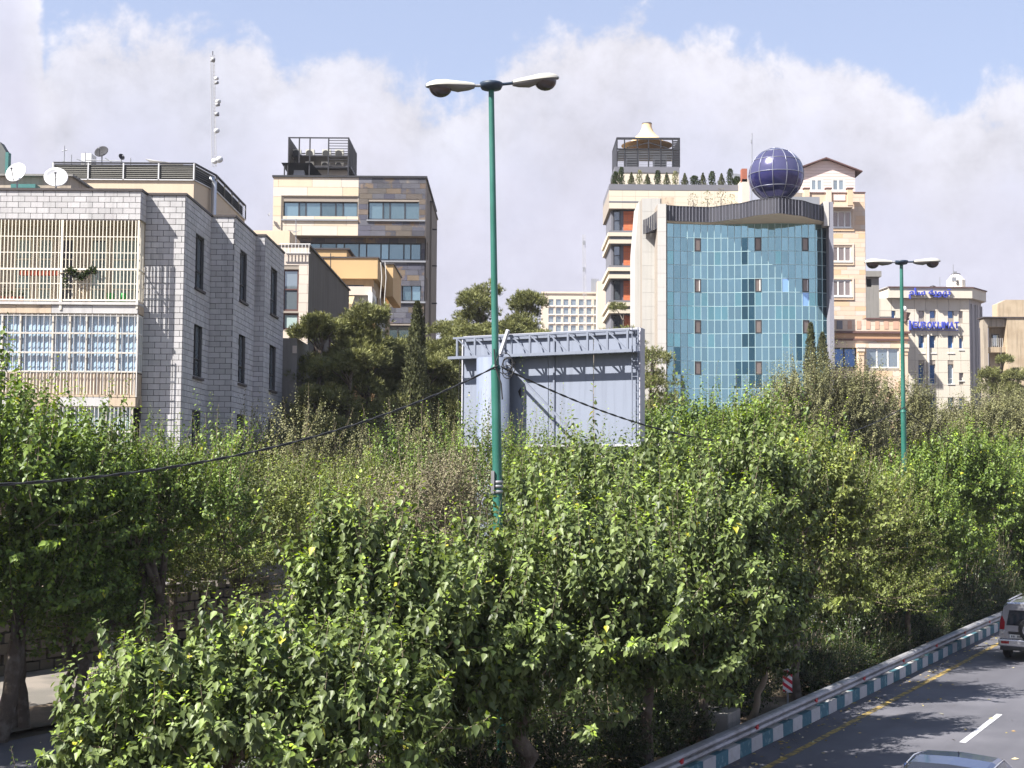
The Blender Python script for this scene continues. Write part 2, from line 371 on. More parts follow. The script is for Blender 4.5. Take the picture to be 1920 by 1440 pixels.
gm_ = MB(); gm_.add([(-3000,-600,0),(3000,-600,0),(3000,6000,0),(-3000,6000,0)], [(0,1,2,3)]); gm_.build('ground', MT['dry_soil'], kind='structure', loc=(0, 0, -.02))
road = ribbon('road', 0, 14.5, 0, MT['asphalt'], kind='structure'); WL[road.name] = Vector((0, 0, 0))
mat('yellow_paint', (.36, .25, .06), .8, 0, .3, 3, col2=(.12, .10, .07), c2scale=5, c2t=(.42, .58)); mat('road_white', (.46, .46, .49), .8, 0, .15, 4, col2=(.3, .3, .31), c2scale=5, c2t=(.56, .7))
ribbon('edge_line', .68, .84, .006, MT['yellow_paint'], parent=road, u0=-20, u1=120)
for k in range(-3, 9):
    u = 5.15 + k*9.0
    mb = MB(); a = [rp(u, 3.50, .006), rp(u, 3.64, .006), rp(u+4.1, 3.64, .006), rp(u+4.1, 3.50, .006)]; mb.add(a, [(0, 1, 2, 3)])
    mb.build('lane_marking', MT['road_white'], road)
    mb = MB(); a = [rp(u, 7.1, .006), rp(u, 7.24, .006), rp(u+4.1, 7.24, .006), rp(u+4.1, 7.1, .006)]; mb.add(a, [(0, 1, 2, 3)])
    mb.build('lane_marking', MT['road_white'], road)
sroad = ribbon('side_road', -14.2, -6.6, .0, MT['asphalt'], kind='structure')
ribbon('side_lane_line', -9.95, -9.83, .006, MT['road_white'], parent=sroad, u0=-10, u1=60)
ribbon('median', -6.4, -.3, .12, MT['dry_soil'], kind='structure')
ribbon('verge', -16.6, -14.4, .13, MT['dry_soil'], kind='structure')
pav = ribbon('pavement', -21.2, -16.6, .14, mat('pavement_tan', (.20, .175, .15), .9, 0, .15, 1, col2=(.13, .12, .105), c2scale=.7), kind='structure')
mat('kerb_teal', (.05, .135, .175), .8, 0, .2, 4, rnd=.12, col2=(.22, .33, .33), c2scale=7, c2t=(.56, .75)); mat('kerb_white', (.42, .415, .42), .8, 0, .15, 4, rnd=.1, col2=(.36, .35, .34), c2scale=6, c2t=(.56, .72))
def kerb(name, v, h, w, u0, n, label=None, skip=0, L=.66):
    root = bpy.data.objects.new(name, None); place(root); root['kind'] = 'structure'
    for k in range(n):
        u = u0+k*L; p = rp(u+L/2, v, h/2); o = piece('kerb_stone', MT['kerb_teal' if k%2 else 'kerb_white'], p, (w, L-.012, h), root, yaw(u))
        o.rotation_euler.x = random.uniform(-.006, .006); o.rotation_euler.y = random.uniform(-.02, .02)
    return root
kerb('kerb', -.16, .30, .3, -5, 110)
kerb('side_kerb', -14.28, .26, .22, -2, 46)
ribbon('far_kerb', -6.6, -6.4, .16, MT['pale_concrete'], kind='structure')
# fallen leaves along the gutter
def litter():
    rs = random.Random(3); mb = MB()
    for _ in range(900):
        u = rs.uniform(-8, 70); v = abs(rs.gauss(0, .55))+.03 if rs.random() < .75 else rs.uniform(0, 7); p = rp(u, v, .012); a = rs.random()*6.28; l = rs.uniform(.03, .085)
        d = Vector((math.cos(a), math.sin(a), 0)); e = Vector((-d.y, d.x, 0)); z = Vector((0, 0, rs.uniform(.004, .03)))
        mb.add([p-d*l, p+e*l*.45+z, p+d*l+z*.5, p-e*l*.45], [(0, 1, 2), (0, 2, 3)])
    o = mb.build('leaf_litter', mat('dry_leaf', (.34, .27, .12), .8, 0, .3, 9, rnd=.4, hue=.06)); o['kind'] = 'stuff'; o['label'] = 'dry fallen leaves scattered along the gutter of the road'
litter()
# guardrail
mat('galv', (.33, .33, .35), .55, .35, .18, 2, streak=.3, col2=(.24, .235, .24), c2scale=1.5); mat('red_plastic', (.45, .03, .04), .4)
gr = thing('guardrail', 'long grey steel W-beam guardrail with red reflectors beside the painted kerb', 'guardrail', rp(0, -.42))
prof = [(0, .36), (.045, .385), (.07, .43), (.045, .475), (.0, .495), (.045, .515), (.07, .56), (.045, .605), (0, .63)]
u = -8.0
while u < 76:
    mb = MB(); k0 = len(mb.v)
    for uu in (u, u+4.02):
        for d, z in prof: mb.v.append(tuple(rp(uu, -.05+d, z)))
        for d, z in prof: mb.v.append(tuple(rp(uu, -.065+d, z)))
    n = len(prof)
    for i in range(n-1):
        for f in ((i, i+1, 2*n+i+1, 2*n+i), (n+i, 3*n+i, 3*n+i+1, n+i+1)): mb.f.append(f); mb.m.append(0); mb.sm.append(False)
    # flat top lip the sun catches
    mb.add([rp(u, -.05, .632), rp(u+4.02, -.05, .632), rp(u+4.02, -.16, .632), rp(u, -.16, .632)], [(0, 1, 2, 3)])
    mb.build('beam', MT['galv'], gr)
    p = rp(u+.1, -.15, .32); piece('post', MT['galv'], p, (.10, .14, .60), gr, yaw(u))
    p = rp(u+.1, -.075, .50); piece('spacer_block', MT['galv'], p, (.09, .16, .2), gr, yaw(u))
    if int(round(u/4)) % 1 == 0:
        p = rp(u+1.9, -.008, .495); piece('reflector', MT['red_plastic'], p, (.05, .12, .10), gr, yaw(u))
    u += 4.0
# hazard marker
hp = ground(1477, 1335); hz = thing('hazard_marker', 'small upright red and white striped hazard board behind the guardrail', 'road sign', (hp.x, hp.y, 0), 0); local(hz); hz.rotation_euler.z = R(-8)
mat('sign_red', (.55, .02, .05), .5, 0, .08); mat('sign_white', (.75, .74, .75), .5, 0, .06)
MB().tube([(0, .03, 0), (0, .03, 1.2)], .025, 8).build('post', MT['galv'], hz)
zb, zt, hw = .48, 1.04, .115
MB().box(-hw, hw, 0, .012, zb, zt).build('board', MT['sign_white'], hz)
for k in range(5):
    z = zb - .16 + k*.18; poly = [(-hw, z+.16), (hw, z), (hw, z+.09), (-hw, z+.25)]
    def clip(poly, zc, lo):
        out = []
        for i in range(len(poly)):
            a, b = poly[i], poly[(i+1)%len(poly)]; ia, ib = ((a[1] >= zc) == lo, (b[1] >= zc) == lo)
            if ia: out.append(a)
            if ia != ib: t = (zc-a[1])/(b[1]-a[1]); out.append((a[0]+(b[0]-a[0])*t, zc))
        return out
    poly = clip(clip(poly, zb+.01, True), zt-.01, False)
    if len(poly) >= 3: MB().prism(poly, -.006, -.001).build('stripe', MT['sign_red'], hz)
# concrete plinth by the rail
cp = ground(1332, 1392); cb = MB().box(-.55, .55, -.5, .5, 0, .62).build('concrete_plinth', MT['concrete'], None, (cp.x, cp.y, .1), bevel=.03); cb.rotation_euler.z = R(-25)
tag(cb, 'weathered grey concrete block standing under the trees behind the guardrail', 'concrete block')
# ================================================================== street lamps
mat('lamp_green', (.018, .115, .085), .42, 0, .14, 3, streak=.35, spec=.45, col2=(.035, .15, .12), c2scale=.6); mat('lamp_cap', (.42, .41, .37), .45, 0, .1, 2); mat('lamp_under', (.16, .15, .145), .5, 0, .1); mat('lamp_bowl', (.035, .026, .03), .12, 0, .05, spec=.7)
mat('bolt_blue', (.02, .035, .06), .5)
def street_lamp(loc, label, top, lean, r0, r1, rot, la, ra, step):
    t = thing('street_lamp', label, 'street lamp', loc, 0, 'twin-headed green street lamps'); local(t)
    h = top.z-loc.z; dx = lean
    MB().tube([(0, 0, 0), (dx*step/h, 0, step)], r0, 20).build('pole', MT['lamp_green'], t)
    MB().tube([(dx*step/h, 0, step-.02), (dx*step/h, 0, step+.06)], [r0+.015, r1+.012], 20).build('collar', MT['lamp_green'], t)
    MB().tube([(dx*step/h, 0, step+.05), (dx, 0, h)], [r1, r1*.8], 20).build('upper_pole', MT['lamp_green'], t)
    MB().lathe([(.0, -.10), (.19, -.06), (.22, 0), (.22, .05), (0, .07)], (dx, 0, h+.02), 16).build('head_plate', MT['bolt_blue'], t)
    for s_, tilt, ln in ((-1, la, .33), (1, ra, .42)):
        c, s2 = math.cos(tilt), math.sin(tilt); cr, sr = math.cos(rot), math.sin(rot)
        def T(x, y, z, s_=s_, c=c, s2=s2):
            X, Z = x*c - z*s2, x*s2 + z*c; X *= s_; return (dx + X*cr - y*sr, X*sr + y*cr, h + .03 + Z)
        MB().tube([T(0, 0, 0), T(ln*.6, 0, .0), T(ln, 0, .0)], [.035, .03, .03], 8).build('arm', MT['bolt_blue'] if s_ > 0 else MT['galv'], t)
        Ls = .93                        # luminaire hull, lofted along its length
        st = [(0, .055, .05, -.05), (.12, .085, .075, -.085), (.35, .13, .10, -.11), (.6, .165, .13, -.04), (.8, .16, .125, -.015), (.93, .11, .09, .0), (1.0, .03, .05, .01)]
        cap, und = MB(), MB(); nn = 12
        for i, (f, w, hh, lo) in enumerate(st):
            x = ln+f*Ls; cap.v += [T(x, w*math.cos(math.pi*j/nn), hh*math.sin(math.pi*j/nn)) for j in range(nn+1)]
            und.v += [T(x, w*math.cos(math.pi*j/nn)*.97, lo*math.sin(math.pi*j/nn)-.004) for j in range(nn+1)]
        for B in (cap, und):
            B.f = [(i*(nn+1)+j, i*(nn+1)+j+1, (i+1)*(nn+1)+j+1, (i+1)*(nn+1)+j) for i in range(len(st)-1) for j in range(nn)]
            B.m = [0]*len(B.f); B.sm = [True]*len(B.f)
        k = cap.build('housing', MT['lamp_cap'], t); und.build('underside', MT['lamp_under'], k)
        bw = MB(); n1, n2 = 6, 16; bx, rx, ry, rz = ln+.70*Ls, .225, .145, .20
        for i in range(n1+1):
            a = i/n1*math.pi/2; bw.v += [T(bx+rx*math.cos(a)*math.cos(2*math.pi*j/n2), ry*math.cos(a)*math.sin(2*math.pi*j/n2), -.01-rz*math.sin(a)) for j in range(n2)]
        bw.f = [(i*n2+j, i*n2+(j+1)%n2, (i+1)*n2+(j+1)%n2, (i+1)*n2+j) for i in range(n1) for j in range(n2)]; bw.m = [0]*len(bw.f); bw.sm = [True]*len(bw.f)
        bw.build('glass_bowl', MT['lamp_bowl'], k)
    return t
L1t = at(921, 163, 25.0); L1b = at(934, 1000, 25.0); slope1 = (L1t.x-L1b.x)/(L1t.z-L1b.z)
L1 = Vector((L1t.x-slope1*L1t.z, 25.0, 0))
A1 = lambda z: Vector((L1.x+slope1*z, 25.0, z))
street_lamp(L1, 'tall green twin-headed street lamp in front of the billboard, the nearer one', L1t, L1t.x-L1.x, .088, .066, R(12), R(-5), R(9.5), at(925, 690, 25).z)
L2t = at(1690, 493, 44.4); L2 = Vector((L2t.x+.02, 44.4, 0))
street_lamp(L2, 'green twin-headed street lamp farther along, in front of the cream office block', L2t, -.02, .088, .07, R(4), R(-2), R(1.5), 8.0)
# cables
mat('black_cable', (.025, .025, .027), .6)
def cable(a, b, sag, label, r=.0115, n=40, twist=.012):
    t = MB(); a, b = Vector(a), Vector(b); P = []
    for i in range(n*4+1):
        f = i/(n*4); p = a.lerp(b, f); p.z -= 4*sag*f*(1-f)
        P.append(p)
    for ph in ((0, math.pi) if twist else (0,)):
        Q = [p+Vector((0, twist*math.cos(i*1.05+ph), twist*math.sin(i*1.05+ph))) for i, p in enumerate(P)]
        t.tube(Q, r, 5)
    o = t.build('overhead_cable', MT['black_cable']); return tag(o, label, 'cable', 'twisted cables strung between the street lamps')
Lp = Vector((-13.8, 5.6, 0)); d12 = L2-L1
cable(A1(at(934, 686, 25).z)+Vector((.05, -.1, 0)), Lp+Vector((0, 0, 7.95)), 2.2, 'black twisted cable sagging to the left from the nearer street lamp')
cable(A1(at(934, 688, 25).z)+Vector((.1, -.1, 0)), L2+Vector((0, -.1, 8.15)), 1.35, 'black twisted cable sagging to the right between the two street lamps', n=44)
cable(L2+Vector((0, -.1, 8.1)), L2+d12*1.05+Vector((0, 0, 8.1)), 1.5, 'thin cable running on to the right from the farther street lamp', r=.009)
# coiled cable hanging at the near lamp
mb = MB(); c0 = A1(at(940, 690, 25).z)+Vector((.12, -.12, 0)); rs = random.Random(5)
for k in range(5):
    pts = []; r = rs.uniform(.07, .16); oz = rs.uniform(-.25, .1); ox = rs.uniform(-.02, .16)
    for i in range(15): a = i/14*2*math.pi; pts.append(c0+Vector((ox+r*math.cos(a), rs.uniform(-.02, .02), oz+r*1.3*math.sin(a))))
    mb.tube(pts, .009, 5)
zc = at(940, 690, 25).z; mb.tube([A1(zc+.35)+Vector((-.02, -.1, 0)), A1(zc)+Vector((.0, -.11, 0)), A1(zc-.3)+Vector((.1, -.12, 0)), A1(zc-.6)+Vector((.12, -.1, 0))], .014, 6)
tag(mb.build('cable_coil', MT['black_cable']), 'tangled coil of black wire tied to the nearer street lamp', 'cable')
mb = MB(); zb_ = at(933, 915, 25).z
for dz in (-.1, 0, .08): mb.lathe([(.088, dz), (.107, dz+.01), (.107, dz+.05), (.088, dz+.06)], A1(zb_)-Vector((0, 0, 0)), 14)
mb.box(A1(zb_).x-.12, A1(zb_).x-.06, 24.88, 24.95, zb_-.1, zb_+.32)
tag(mb.build('pole_bracket', MT['galv']), 'grey clamp bracket strapped round the near green lamp pole', 'bracket')
# ================================================================== billboard (seen from behind)
mat('board_back', (.20, .225, .285), .7, 0, .09, .7, streak=.25); mat('board_steel', (.17, .19, .24), .6, 0, .1, 2, streak=.2); mat('board_edge', (.42, .42, .46), .6)
def billboard():
    tl, tr = at(869, 634, 49), at(1200, 617, 45.5)                       # top corners of the panel; level, so lift to one height
    zt = (tl.z+tr.z)/2; bz = at(1040, 833, 47).z; ax = Vector((tr.x-tl.x, tr.y-tl.y, 0)); Wd = ax.length; ang = math.atan2(ax.y, ax.x)
    t = thing('billboard', 'large blue-grey billboard seen from behind with a steel truss and round post', 'billboard', (tl.x, tl.y, 0), 0); local(t); t.rotation_euler.z = ang
    zt0 = zt; H0 = bz
    n = 4
    for k in range(n):                                                    # backing sheets butted side by side
        a, b = Wd*k/n, Wd*(k+1)/n-.008; MB().box(a+.02, b, 0, .04, H0, zt0-.02).build('backing_panel', MT['board_back'], t)
    MB().box(-.03, .018, -.06, .3, H0-.05, zt0+.03).box(Wd-.0, Wd+.05, -.06, .3, H0-.05, zt0+.03).box(.019, Wd-.001, -.03, .3, zt0-.018, zt0+.06).box(.019, Wd-.001, -.03, .3, H0-.08, H0-.002).build('edge_frame', MT['board_edge'], t)
    # catwalk truss standing off the panel
    y0, zc, zu = -.62, zt0-.78, zt0-.10
    MB().box(-.25, Wd, y0-.06, y0+.06, zc-.05, zc+.05).build('lower_chord', MT['board_steel'], t)
    MB().box(0, Wd, y0+.3, -.002, zc-.03, zc-.001).build('catwalk', MT['board_steel'], t)
    MB().box(.1, Wd-.1, -.10, -.002, zu-.05, zu+.04).build('upper_chord', MT['board_steel'], t)
    MB().box(-.05, Wd-.1, y0-.035, y0+.035, zu-.0, zu+.07).build('outer_chord', MT['board_steel'], t)
    m_ = 9
    for k in range(m_+1):
        x = .12+(Wd-.3)*k/m_; MB().bar((x, y0, zu), (x, y0, zc), .07).build('strut', MT['board_steel'], t)
        if k < m_: MB().bar((x+.04, y0, zu-.01), (x+(Wd-.3)/m_-.03, y0, zc+.04), .045).build('diagonal', MT['board_steel'], t)
        MB().bar((x, -.06, zc-.02), (x, y0, zc-.02), .05).build('outrigger', MT['board_steel'], t); MB().bar((x, -.06, zu+.03), (x, y0, zu+.03), .04).build('outrigger', MT['board_steel'], t)
    # bottom truss
    zb = H0-.12; MB().box(Wd*.45, Wd-.2, -.9, -.84, zb-.25, zb-.18).build('bottom_chord', MT['board_steel'], t)
    for k in range(5):
        x = Wd*.5+(Wd*.45)*k/4; MB().bar((x, -.87, zb-.2), (x, -.03, zb+.02), .05).build('bottom_strut', MT['board_steel'], t)
        if k < 4: MB().bar((x, -.87, zb-.2), (x+.6, -.87, zb+.15), .05).build('bottom_diagonal', MT['board_steel'], t)
    for f in (.25, .535): MB().box(Wd*f-.03, Wd*f+.03, -.06, -.003, H0, zu).build('stiffener', MT['board_steel'], t)
    px = .062*20; pc = 1.45
    MB().lathe([(.60, -.02), (.60, zc-.08), (0, zc-.06)], (pc+.22, -.66, 0), 32).build('post', mat('post_paint', (.15, .175, .235), .6, 0, .1, 1.5, streak=.3), t)
    # ladder down the right edge
    lx = Wd-.22
    for s_ in (0, .22): MB().box(lx+s_-.015, lx+s_+.015, -.18, -.15, H0+.2, zt0+.05).build('ladder_rail', MT['board_steel'], t)
    for k in range(14): MB().box(lx+.016, lx+.204, -.176, -.154, H0+.4+k*.27, H0+.425+k*.27).build('rung', MT['board_steel'], t)
    # raking braces, lamp arm, flap
    MB().bar((pc+.7, -.75, zc-.15), (Wd*.76, -.7, zb+.05), .07).build('brace', MT['board_steel'], t)
    MB().bar((pc+.5, -.7, zc-.0), (pc+.9, -.8, zt0+.12), .09, .12).build('torn_flap', MT['board_edge'], t, label='loose white strip of metal standing up from the truss')
    MB().tube([(-.08, -.1, zt0), (-.12, -.12, H0+1), (-.1, -.1, H0-1.5)], .012, 5).build('conduit', MT['black_cable'], t)
    MB().add([(2.35, -.06, H0+1.9), (2.5, -.12, H0+2.05), (2.46, -.05, H0+1.65)], [(0, 1, 2), (2, 1, 0)]).build('torn_scrap', MT['dark_metal'], t)
    for k in range(16):
        zz = H0+.3+k*.22
        if k % 2: MB().box(-.09, -.031, -.04, -.01, zz, zz+.03).build('edge_clip', MT['dark_metal'], t)
    return t
billboard()
# ================================================================== the grey-white brick apartment block on the left
mat('white_brick', (.455, .445, .45), .75, 0, .09, 1.3, rnd=.11, streak=.32, bump=.15, hue=.012); mat('metal_trim', (.06, .05, .05), .6, 0, .2)
mat('slab_stone', (.50, .485, .48), .8, 0, .1, 2, rnd=.06, streak=.2); mat('slab_tan', (.50, .40, .30), .85, 0, .15, 2, rnd=.08, streak=.35, col2=(.25, .2, .16), c2scale=2.5, c2t=(.55, .7))
mat('cream_bar', (.78, .73, .62), .5, 0, .1); mat('white_bar', (.72, .70, .68), .5, 0, .1); mat('balcony_wall', (.36, .32, .26), .85, 0, .08, rnd=.05)
mat('blind_green', (.36, .46, .44), .8, 0, .05, rnd=.12); mat('blind_blue', (.46, .60, .74), .75, 0, .05, rnd=.07); mat('curtain_dark', (.05, .055, .075), .6); mat('corrugated_cream', (.50, .42, .34), .7, 0, .14, 2, streak=.4)
def white_block():
    xb, xw = at(259, 500, 44).x, at(273, 500, 44.65).x; xb = (xb+xw)/2
    zt = at(130, 356, 44).z; S1 = dict(z=[])
    XL = -21.0; yb, yw, y2, y3, y4 = 44.0, 44.65, 48.5, 52.5, 56.9
    x1 = at(345, 500, 44.65).x; x2 = at(438, 500, 48.5).x; x3 = at(496, 500, 52.5).x
    root = thing('apartment_block', 'grey-white brick apartment block with barred corner balconies and stepped side wall', 'building', (-15, 50, 0))
    Zw = [(12.28, 14.16), (9.16, 11.05), (6.1, 7.95), (3.0, 4.9)]
    s1 = [(46.15, 47.45, a, b) for a, b in Zw]; s2 = [(48.95+.5, 50.75, a, b) for a, b in Zw]; s3 = [(53.8, 55.3, a, b) for a, b in Zw]
    s2 = [(49.55, 50.85, a, b) for a, b in Zw]
    W_ = MB(); zw = zt
    # recessed front wall, stepped side walls
    wall(W_, 'y', yw, xb, x1, 0, zw); wall(W_, 'x', x1, yw, y2, 0, zw, s1, .16); wall(W_, 'y', y2, x1, x2, 0, zw)
    wall(W_, 'x', x2, y2, y3, 0, zw, s2, .16); wall(W_, 'y', y3, x2, x3, 0, zw); wall(W_, 'x', x3, y3, y4, 0, zw, s3, .16)
    # roof and back
    W_.add([(XL, yw, zw), (x1, yw, zw), (x1, y4, zw), (XL, y4, zw)], [(0, 1, 2, 3)]); W_.add([(x1, y2, zw), (x2, y2, zw), (x2, y4, zw), (x1, y4, zw)], [(0, 1, 2, 3)])
    W_.add([(x2, y3, zw), (x3, y3, zw), (x3, y4, zw), (x2, y4, zw)], [(0, 1, 2, 3)]); W_.add([(XL, y4, 0), (x3, y4, 0), (x3, y4, zw), (XL, y4, zw)], [(0, 1, 2, 3)])
    W_.build('wall', MT['mortar'], root)
    q = .22, .40, .018
    z1, z2, z3 = at(130, 411, 44).z, at(130, 567, 44).z, at(130, 588, 44).z
    rects = courses('y', yb, XL, xb, z1, zt-.03, .20, .41, .016)
    r2 = courses('y', yw, xb, x1-.005, 2.0, zt-.03, .20, .41, .018)
    r3 = courses('x', x1, yw, y2, 2, zt-.03, .20, .41, .018, s1) + courses('y', y2, x1+.02, x2-.005, 2, zt-.03, .20, .41, .018) + courses('x', x2, y2, y3, 2, zt-.03, .20, .41, .018, s2) \
        + courses('y', y3, x2+.02, x3-.005, 2, zt-.03, .20, .41, .018) + courses('x', x3, y3, y4, 2, zt-.03, .20, .41, .018, s3) + courses('x', xb, yb, yw, z1, zt-.03, .20, .41, .016)
    lay(rects+[r for r in r2 if r[4] > 6.5], 'brick', MT['white_brick'], root, .02, 300)
    lay([r for r in r2 if r[4] <= 6.5]+r3, 'brick', MT['white_brick'], root, .02, 0, stuff='brickwork')
    # roof trim
    T_ = MB()
    for a, b, c, d in ((XL, xb+.06, yb-.06, yb+.14), (xb-.08, xb+.06, yb+.141, yw-.061), (xb-.08, x1+.06, yw-.06, yw+.12), (x1-.1, x1+.06, yw+.121, y2-.061), (x1-.1, x2+.06, y2-.06, y2+.12),
                       (x2-.1, x2+.06, y2+.121, y3-.061), (x2-.1, x3+.06, y3-.06, y3+.12), (x3-.1, x3+.06, y3+.121, y4)): T_.box(a, b, c, d, zt-.03, zt+.045)
    T_.build('roof_trim', MT['metal_trim'], root)
    # bay: parapet body, slabs
    MB().box(XL, xb, yb+.002, yw, z1, zt-.032).build('parapet', MT['mortar'], root)
    MB().box(XL, xb+.0, yb-.03, yb-.001, z1-.05, z1-.002).build('lintel_strip', MT['metal_trim'], root)
    def slab(za, zb, name='balcony_slab'):
        MB().box(XL, xb-.02, yb+.02, yw-.001, za, zb).build(name, MT['slab_tan'], root)
        e = [XL, at(20, 580, 44).x, at(136, 580, 44).x, xb]; k = 0
        x = XL
        while x < xb-.05:
            w = min(random.uniform(1.0, 1.9), xb-x); stone = random.random() < .5
            pbox('facing_slab', MT['slab_stone' if stone else 'slab_tan'], x+.006, x+w-.006, yb-.04-random.random()*.01, yb+.019, za+.01, zb-.03*random.random(), root); x += w
        pbox('facing_slab', MT['slab_tan'], xb-.019, xb+.02, yb+.021, yw-.005, za+.01, zb-.01, root)
    slab(z3, z2-.08); MB().box(XL, xb+.02, yb-.10, yw-.001, z2-.079, z2+.01).build('ledge', MT['slab_stone'], root)
    za4, zb4 = at(130, 762, 44).z, at(130, 744, 44).z
    slab(za4, zb4); MB().box(XL, xb+.01, yb-.05, yw-.001, zb4+.001, zb4+.07).build('ledge', MT['slab_tan'], root)
    # ---- upper open balcony
    yi = yw+.55
    ops = [at(27, 500, yi).x, at(60, 500, yi).x, at(70, 500, yi).x, at(100, 500, yi).x, at(110, 500, yi).x, at(140, 500, yi).x, at(170, 500, yi).x, at(202, 500, yi).x, at(210, 500, yi).x, xb-.1]
    hs = [(XL+.3, XL+2.0)]+[(ops[i], ops[i+1]) for i in range(0, 10, 2)]
    wz = (z2+.12, z1-.45)
    bw_ = MB(); wall(bw_, 'y', yi, XL, xb, z2, z1, [(a, b, *wz) for a, b in hs], .1); bw_.build('balcony_wall', MT['balcony_wall'], root)
    MB().box(XL, xb-.001, yb+.05, yi, z1-.02, z1-.001).build('balcony_ceiling', MT['balcony_wall'], root)
    MB().box(XL, xb-.001, yb+.05, yi, z2+.011, z2+.03).build('balcony_floor', MT['slab_tan'], root)
    MB().box(xb-.12, xb-.001, yw, yi, z2, z1).build('balcony_end', MT['balcony_wall'], root)
    for i, (a, b) in enumerate(hs):
        w = window(root, a, b, wz[0], wz[1], yi, 1, MT['cream_paint'], MT['curtain_dark'] if i in (3, 4) else MT['blind_green'], .05, (.22, .68), .03)
        n = max(3, int((b-a)/.11))
        if i not in (3,):
            bl = MB()
            for k in range(n):
                xa = a+.06+(b-a-.12)*k/n; bl.add([(xa, yi+.035, wz[0]+.1), (xa+(b-a-.12)/n*.8, yi+.020, wz[0]+.1), (xa+(b-a-.12)/n*.8, yi+.020, wz[1]-.1), (xa, yi+.035, wz[1]-.1)], [(0, 1, 2, 3)])
            bl.build('blind', MT['blind_green'], w)
    # grille: rails with bars
    gz0, gz1 = z2+.05, z1-.04; gm = at(130, 505, 44).z
    g = MB().box(XL, xb-.005, yb-.065, yb-.02, gm-.03, gm+.03).box(XL, xb-.005, yb-.06, yb-.025, gz0, gz0+.05).box(XL, xb-.005, yb-.055, yb-.035, at(130, 444, 44).z-.012, at(130, 444, 44).z+.012).box(XL, xb-.005, yb-.055, yb-.035, at(130, 474, 44).z-.012, at(130, 474, 44).z+.012)
    g.box(XL, xb-.005, yb-.055, yb-.035, at(130, 532, 44).z-.012, at(130, 532, 44).z+.012)
    g.box(xb-.06, xb, yb-.07, yb-.021, gz0-.25, gz1); xm = at(117, 500, 44).x; g.box(xm-.05, xm+.03, yb-.08, yb-.066, gz0-.3, gz1)
    g.box(xb-.04, xb-.0, yb+.0, yw-.01, gm-.02, gm+.02).box(xb-.04, xb-.0, yb+.0, yw-.01, gz0, gz0+.04)
    G = g.build('balcony_grille', MT['cream_bar'], root)
    x = XL+.1; k = 0
    while x < xb-.1:
        if abs(x-xm+.01) > .06: pbox('bar', MT['cream_bar'], x-.013, x+.013, yb-.058, yb-.032, gz0+.05, gz1, G)
        x += .121
    for k in range(4):
        y = yb+.08+k*.14; pbox('bar', MT['cream_bar'], xb-.034, xb-.008, y-.012, y+.012, gz0+.04, gz1, G)
    # ---- glazed lower balcony
    wz0, wz1 = at(130, 697, 44).z, z3-.03
    X = [XL, at(-60, 640, 44).x, at(3, 640, 44).x]+[at(p, 640, 44).x for p in (37, 98, 130, 161, 220)]+[xb-.01]
    def ribbonwin(wz0, wz1, X, rows, blind, gl, nm='balcony_window'):
        w = MB(); yy = yb+.03; ft = .07
        for i, v in enumerate(X): w.box(v-ft*.4, v+ft*.4, yy-.03, yy+.06, wz0, wz1)
        H = [wz0]+[wz0+(wz1-wz0)*r for r in rows]+[wz1]
        for h in H: w.box(XL, xb-.002, yy-.026, yy+.056, h-ft*.25, h+ft*.25)
        w = w.build(nm, mat('cream_frame', (.56, .51, .44), .6, 0, .08), root)
        for i in range(len(X)-1):
            n = max(2, int((X[i+1]-X[i])/.135))
            pbox('pane', MT['clear_glass'], X[i]+.03, X[i+1]-.03, yy-.004, yy+.004, wz0+.03, wz1-.03, w)
            for k in range(n):
                a = X[i]+.04+(X[i+1]-X[i]-.08)*k/n; b = a+(X[i+1]-X[i]-.08)/n*1.02
                o = MB().add([(a, yy+.13, wz0), (b, yy+.09, wz0), (b, yy+.09, wz1), (a, yy+.13, wz1)], [(0, 1, 2, 3)]).build('blind_slat', MT[blind], w)
        return w
    ribbonwin(wz0, wz1, X, (.33, .67), 'blind_blue', 'blue')
    MB().box(XL, xb-.03, yb+.2, yb+.22, wz0-.01, wz1).build('room_back', MT['dark_room'], root)
    window(root, yb+.1, yw-.05, wz0, wz1, xb, 2, MT['white_frame'], MT['grey_glass'], .05, (.33, .67), .02, axis='x')
    g2 = MB()
    for zz in (wz0+.02, wz0+(wz1-wz0)*.34, wz0+(wz1-wz0)*.68, wz1-.05): g2.box(XL, xb+.03, yb-.11, yb-.09, zz-.007, zz+.007)
    g2.box(xb+.015, xb+.04, yb-.11, yb-.085, zb4, wz1)
    g2 = g2.build('window_grille', MT['white_bar'], root); x = XL+.1
    while x < xb:
        pbox('bar', MT['white_bar'], x-.006, x+.006, yb-.104, yb-.094, zb4+.08, wz1, g2); x += .20
    pz0, pz1 = zb4+.08, wz0-.05
    pl = MB(); n = int((xb-XL)/.11)
    for k in range(n):
        a = XL+(xb-XL)*k/n; b = XL+(xb-XL)*(k+1)/n; pl.add([(a, yb+.05, pz0), ((a+b)/2, yb+.0, pz0), (b, yb+.05, pz0), (a, yb+.05, pz1), ((a+b)/2, yb+.0, pz1), (b, yb+.05, pz1)], [(0, 1, 4, 3), (1, 2, 5, 4)])
    pl.build('corrugated_panel', MT['corrugated_cream'], root); MB().box(xb-.05, xb-.01, yb+.051, yw-.001, pz0, pz1).build('end_panel', MT['slab_tan'], root)
    MB().box(XL, xb-.06, yb+.06, yb+.1, pz0, pz1).build('panel_back', MT['slab_tan'], root)
    # ---- balcony below
    lz1, lz0 = za4-.02, za4-1.75
    mb = MB(); wall(mb, 'y', yb+.5, XL, xb, 3, lz1, [], .1); mb.build('lower_wall', MT['dark_room'], root)
    ribbonwin(lz0, lz1, [XL]+[at(p, 820, 44).x for p in (-60, 10, 60, 108, 155, 197)]+[xb-.12], (.55,), 'blind_green', 'g')
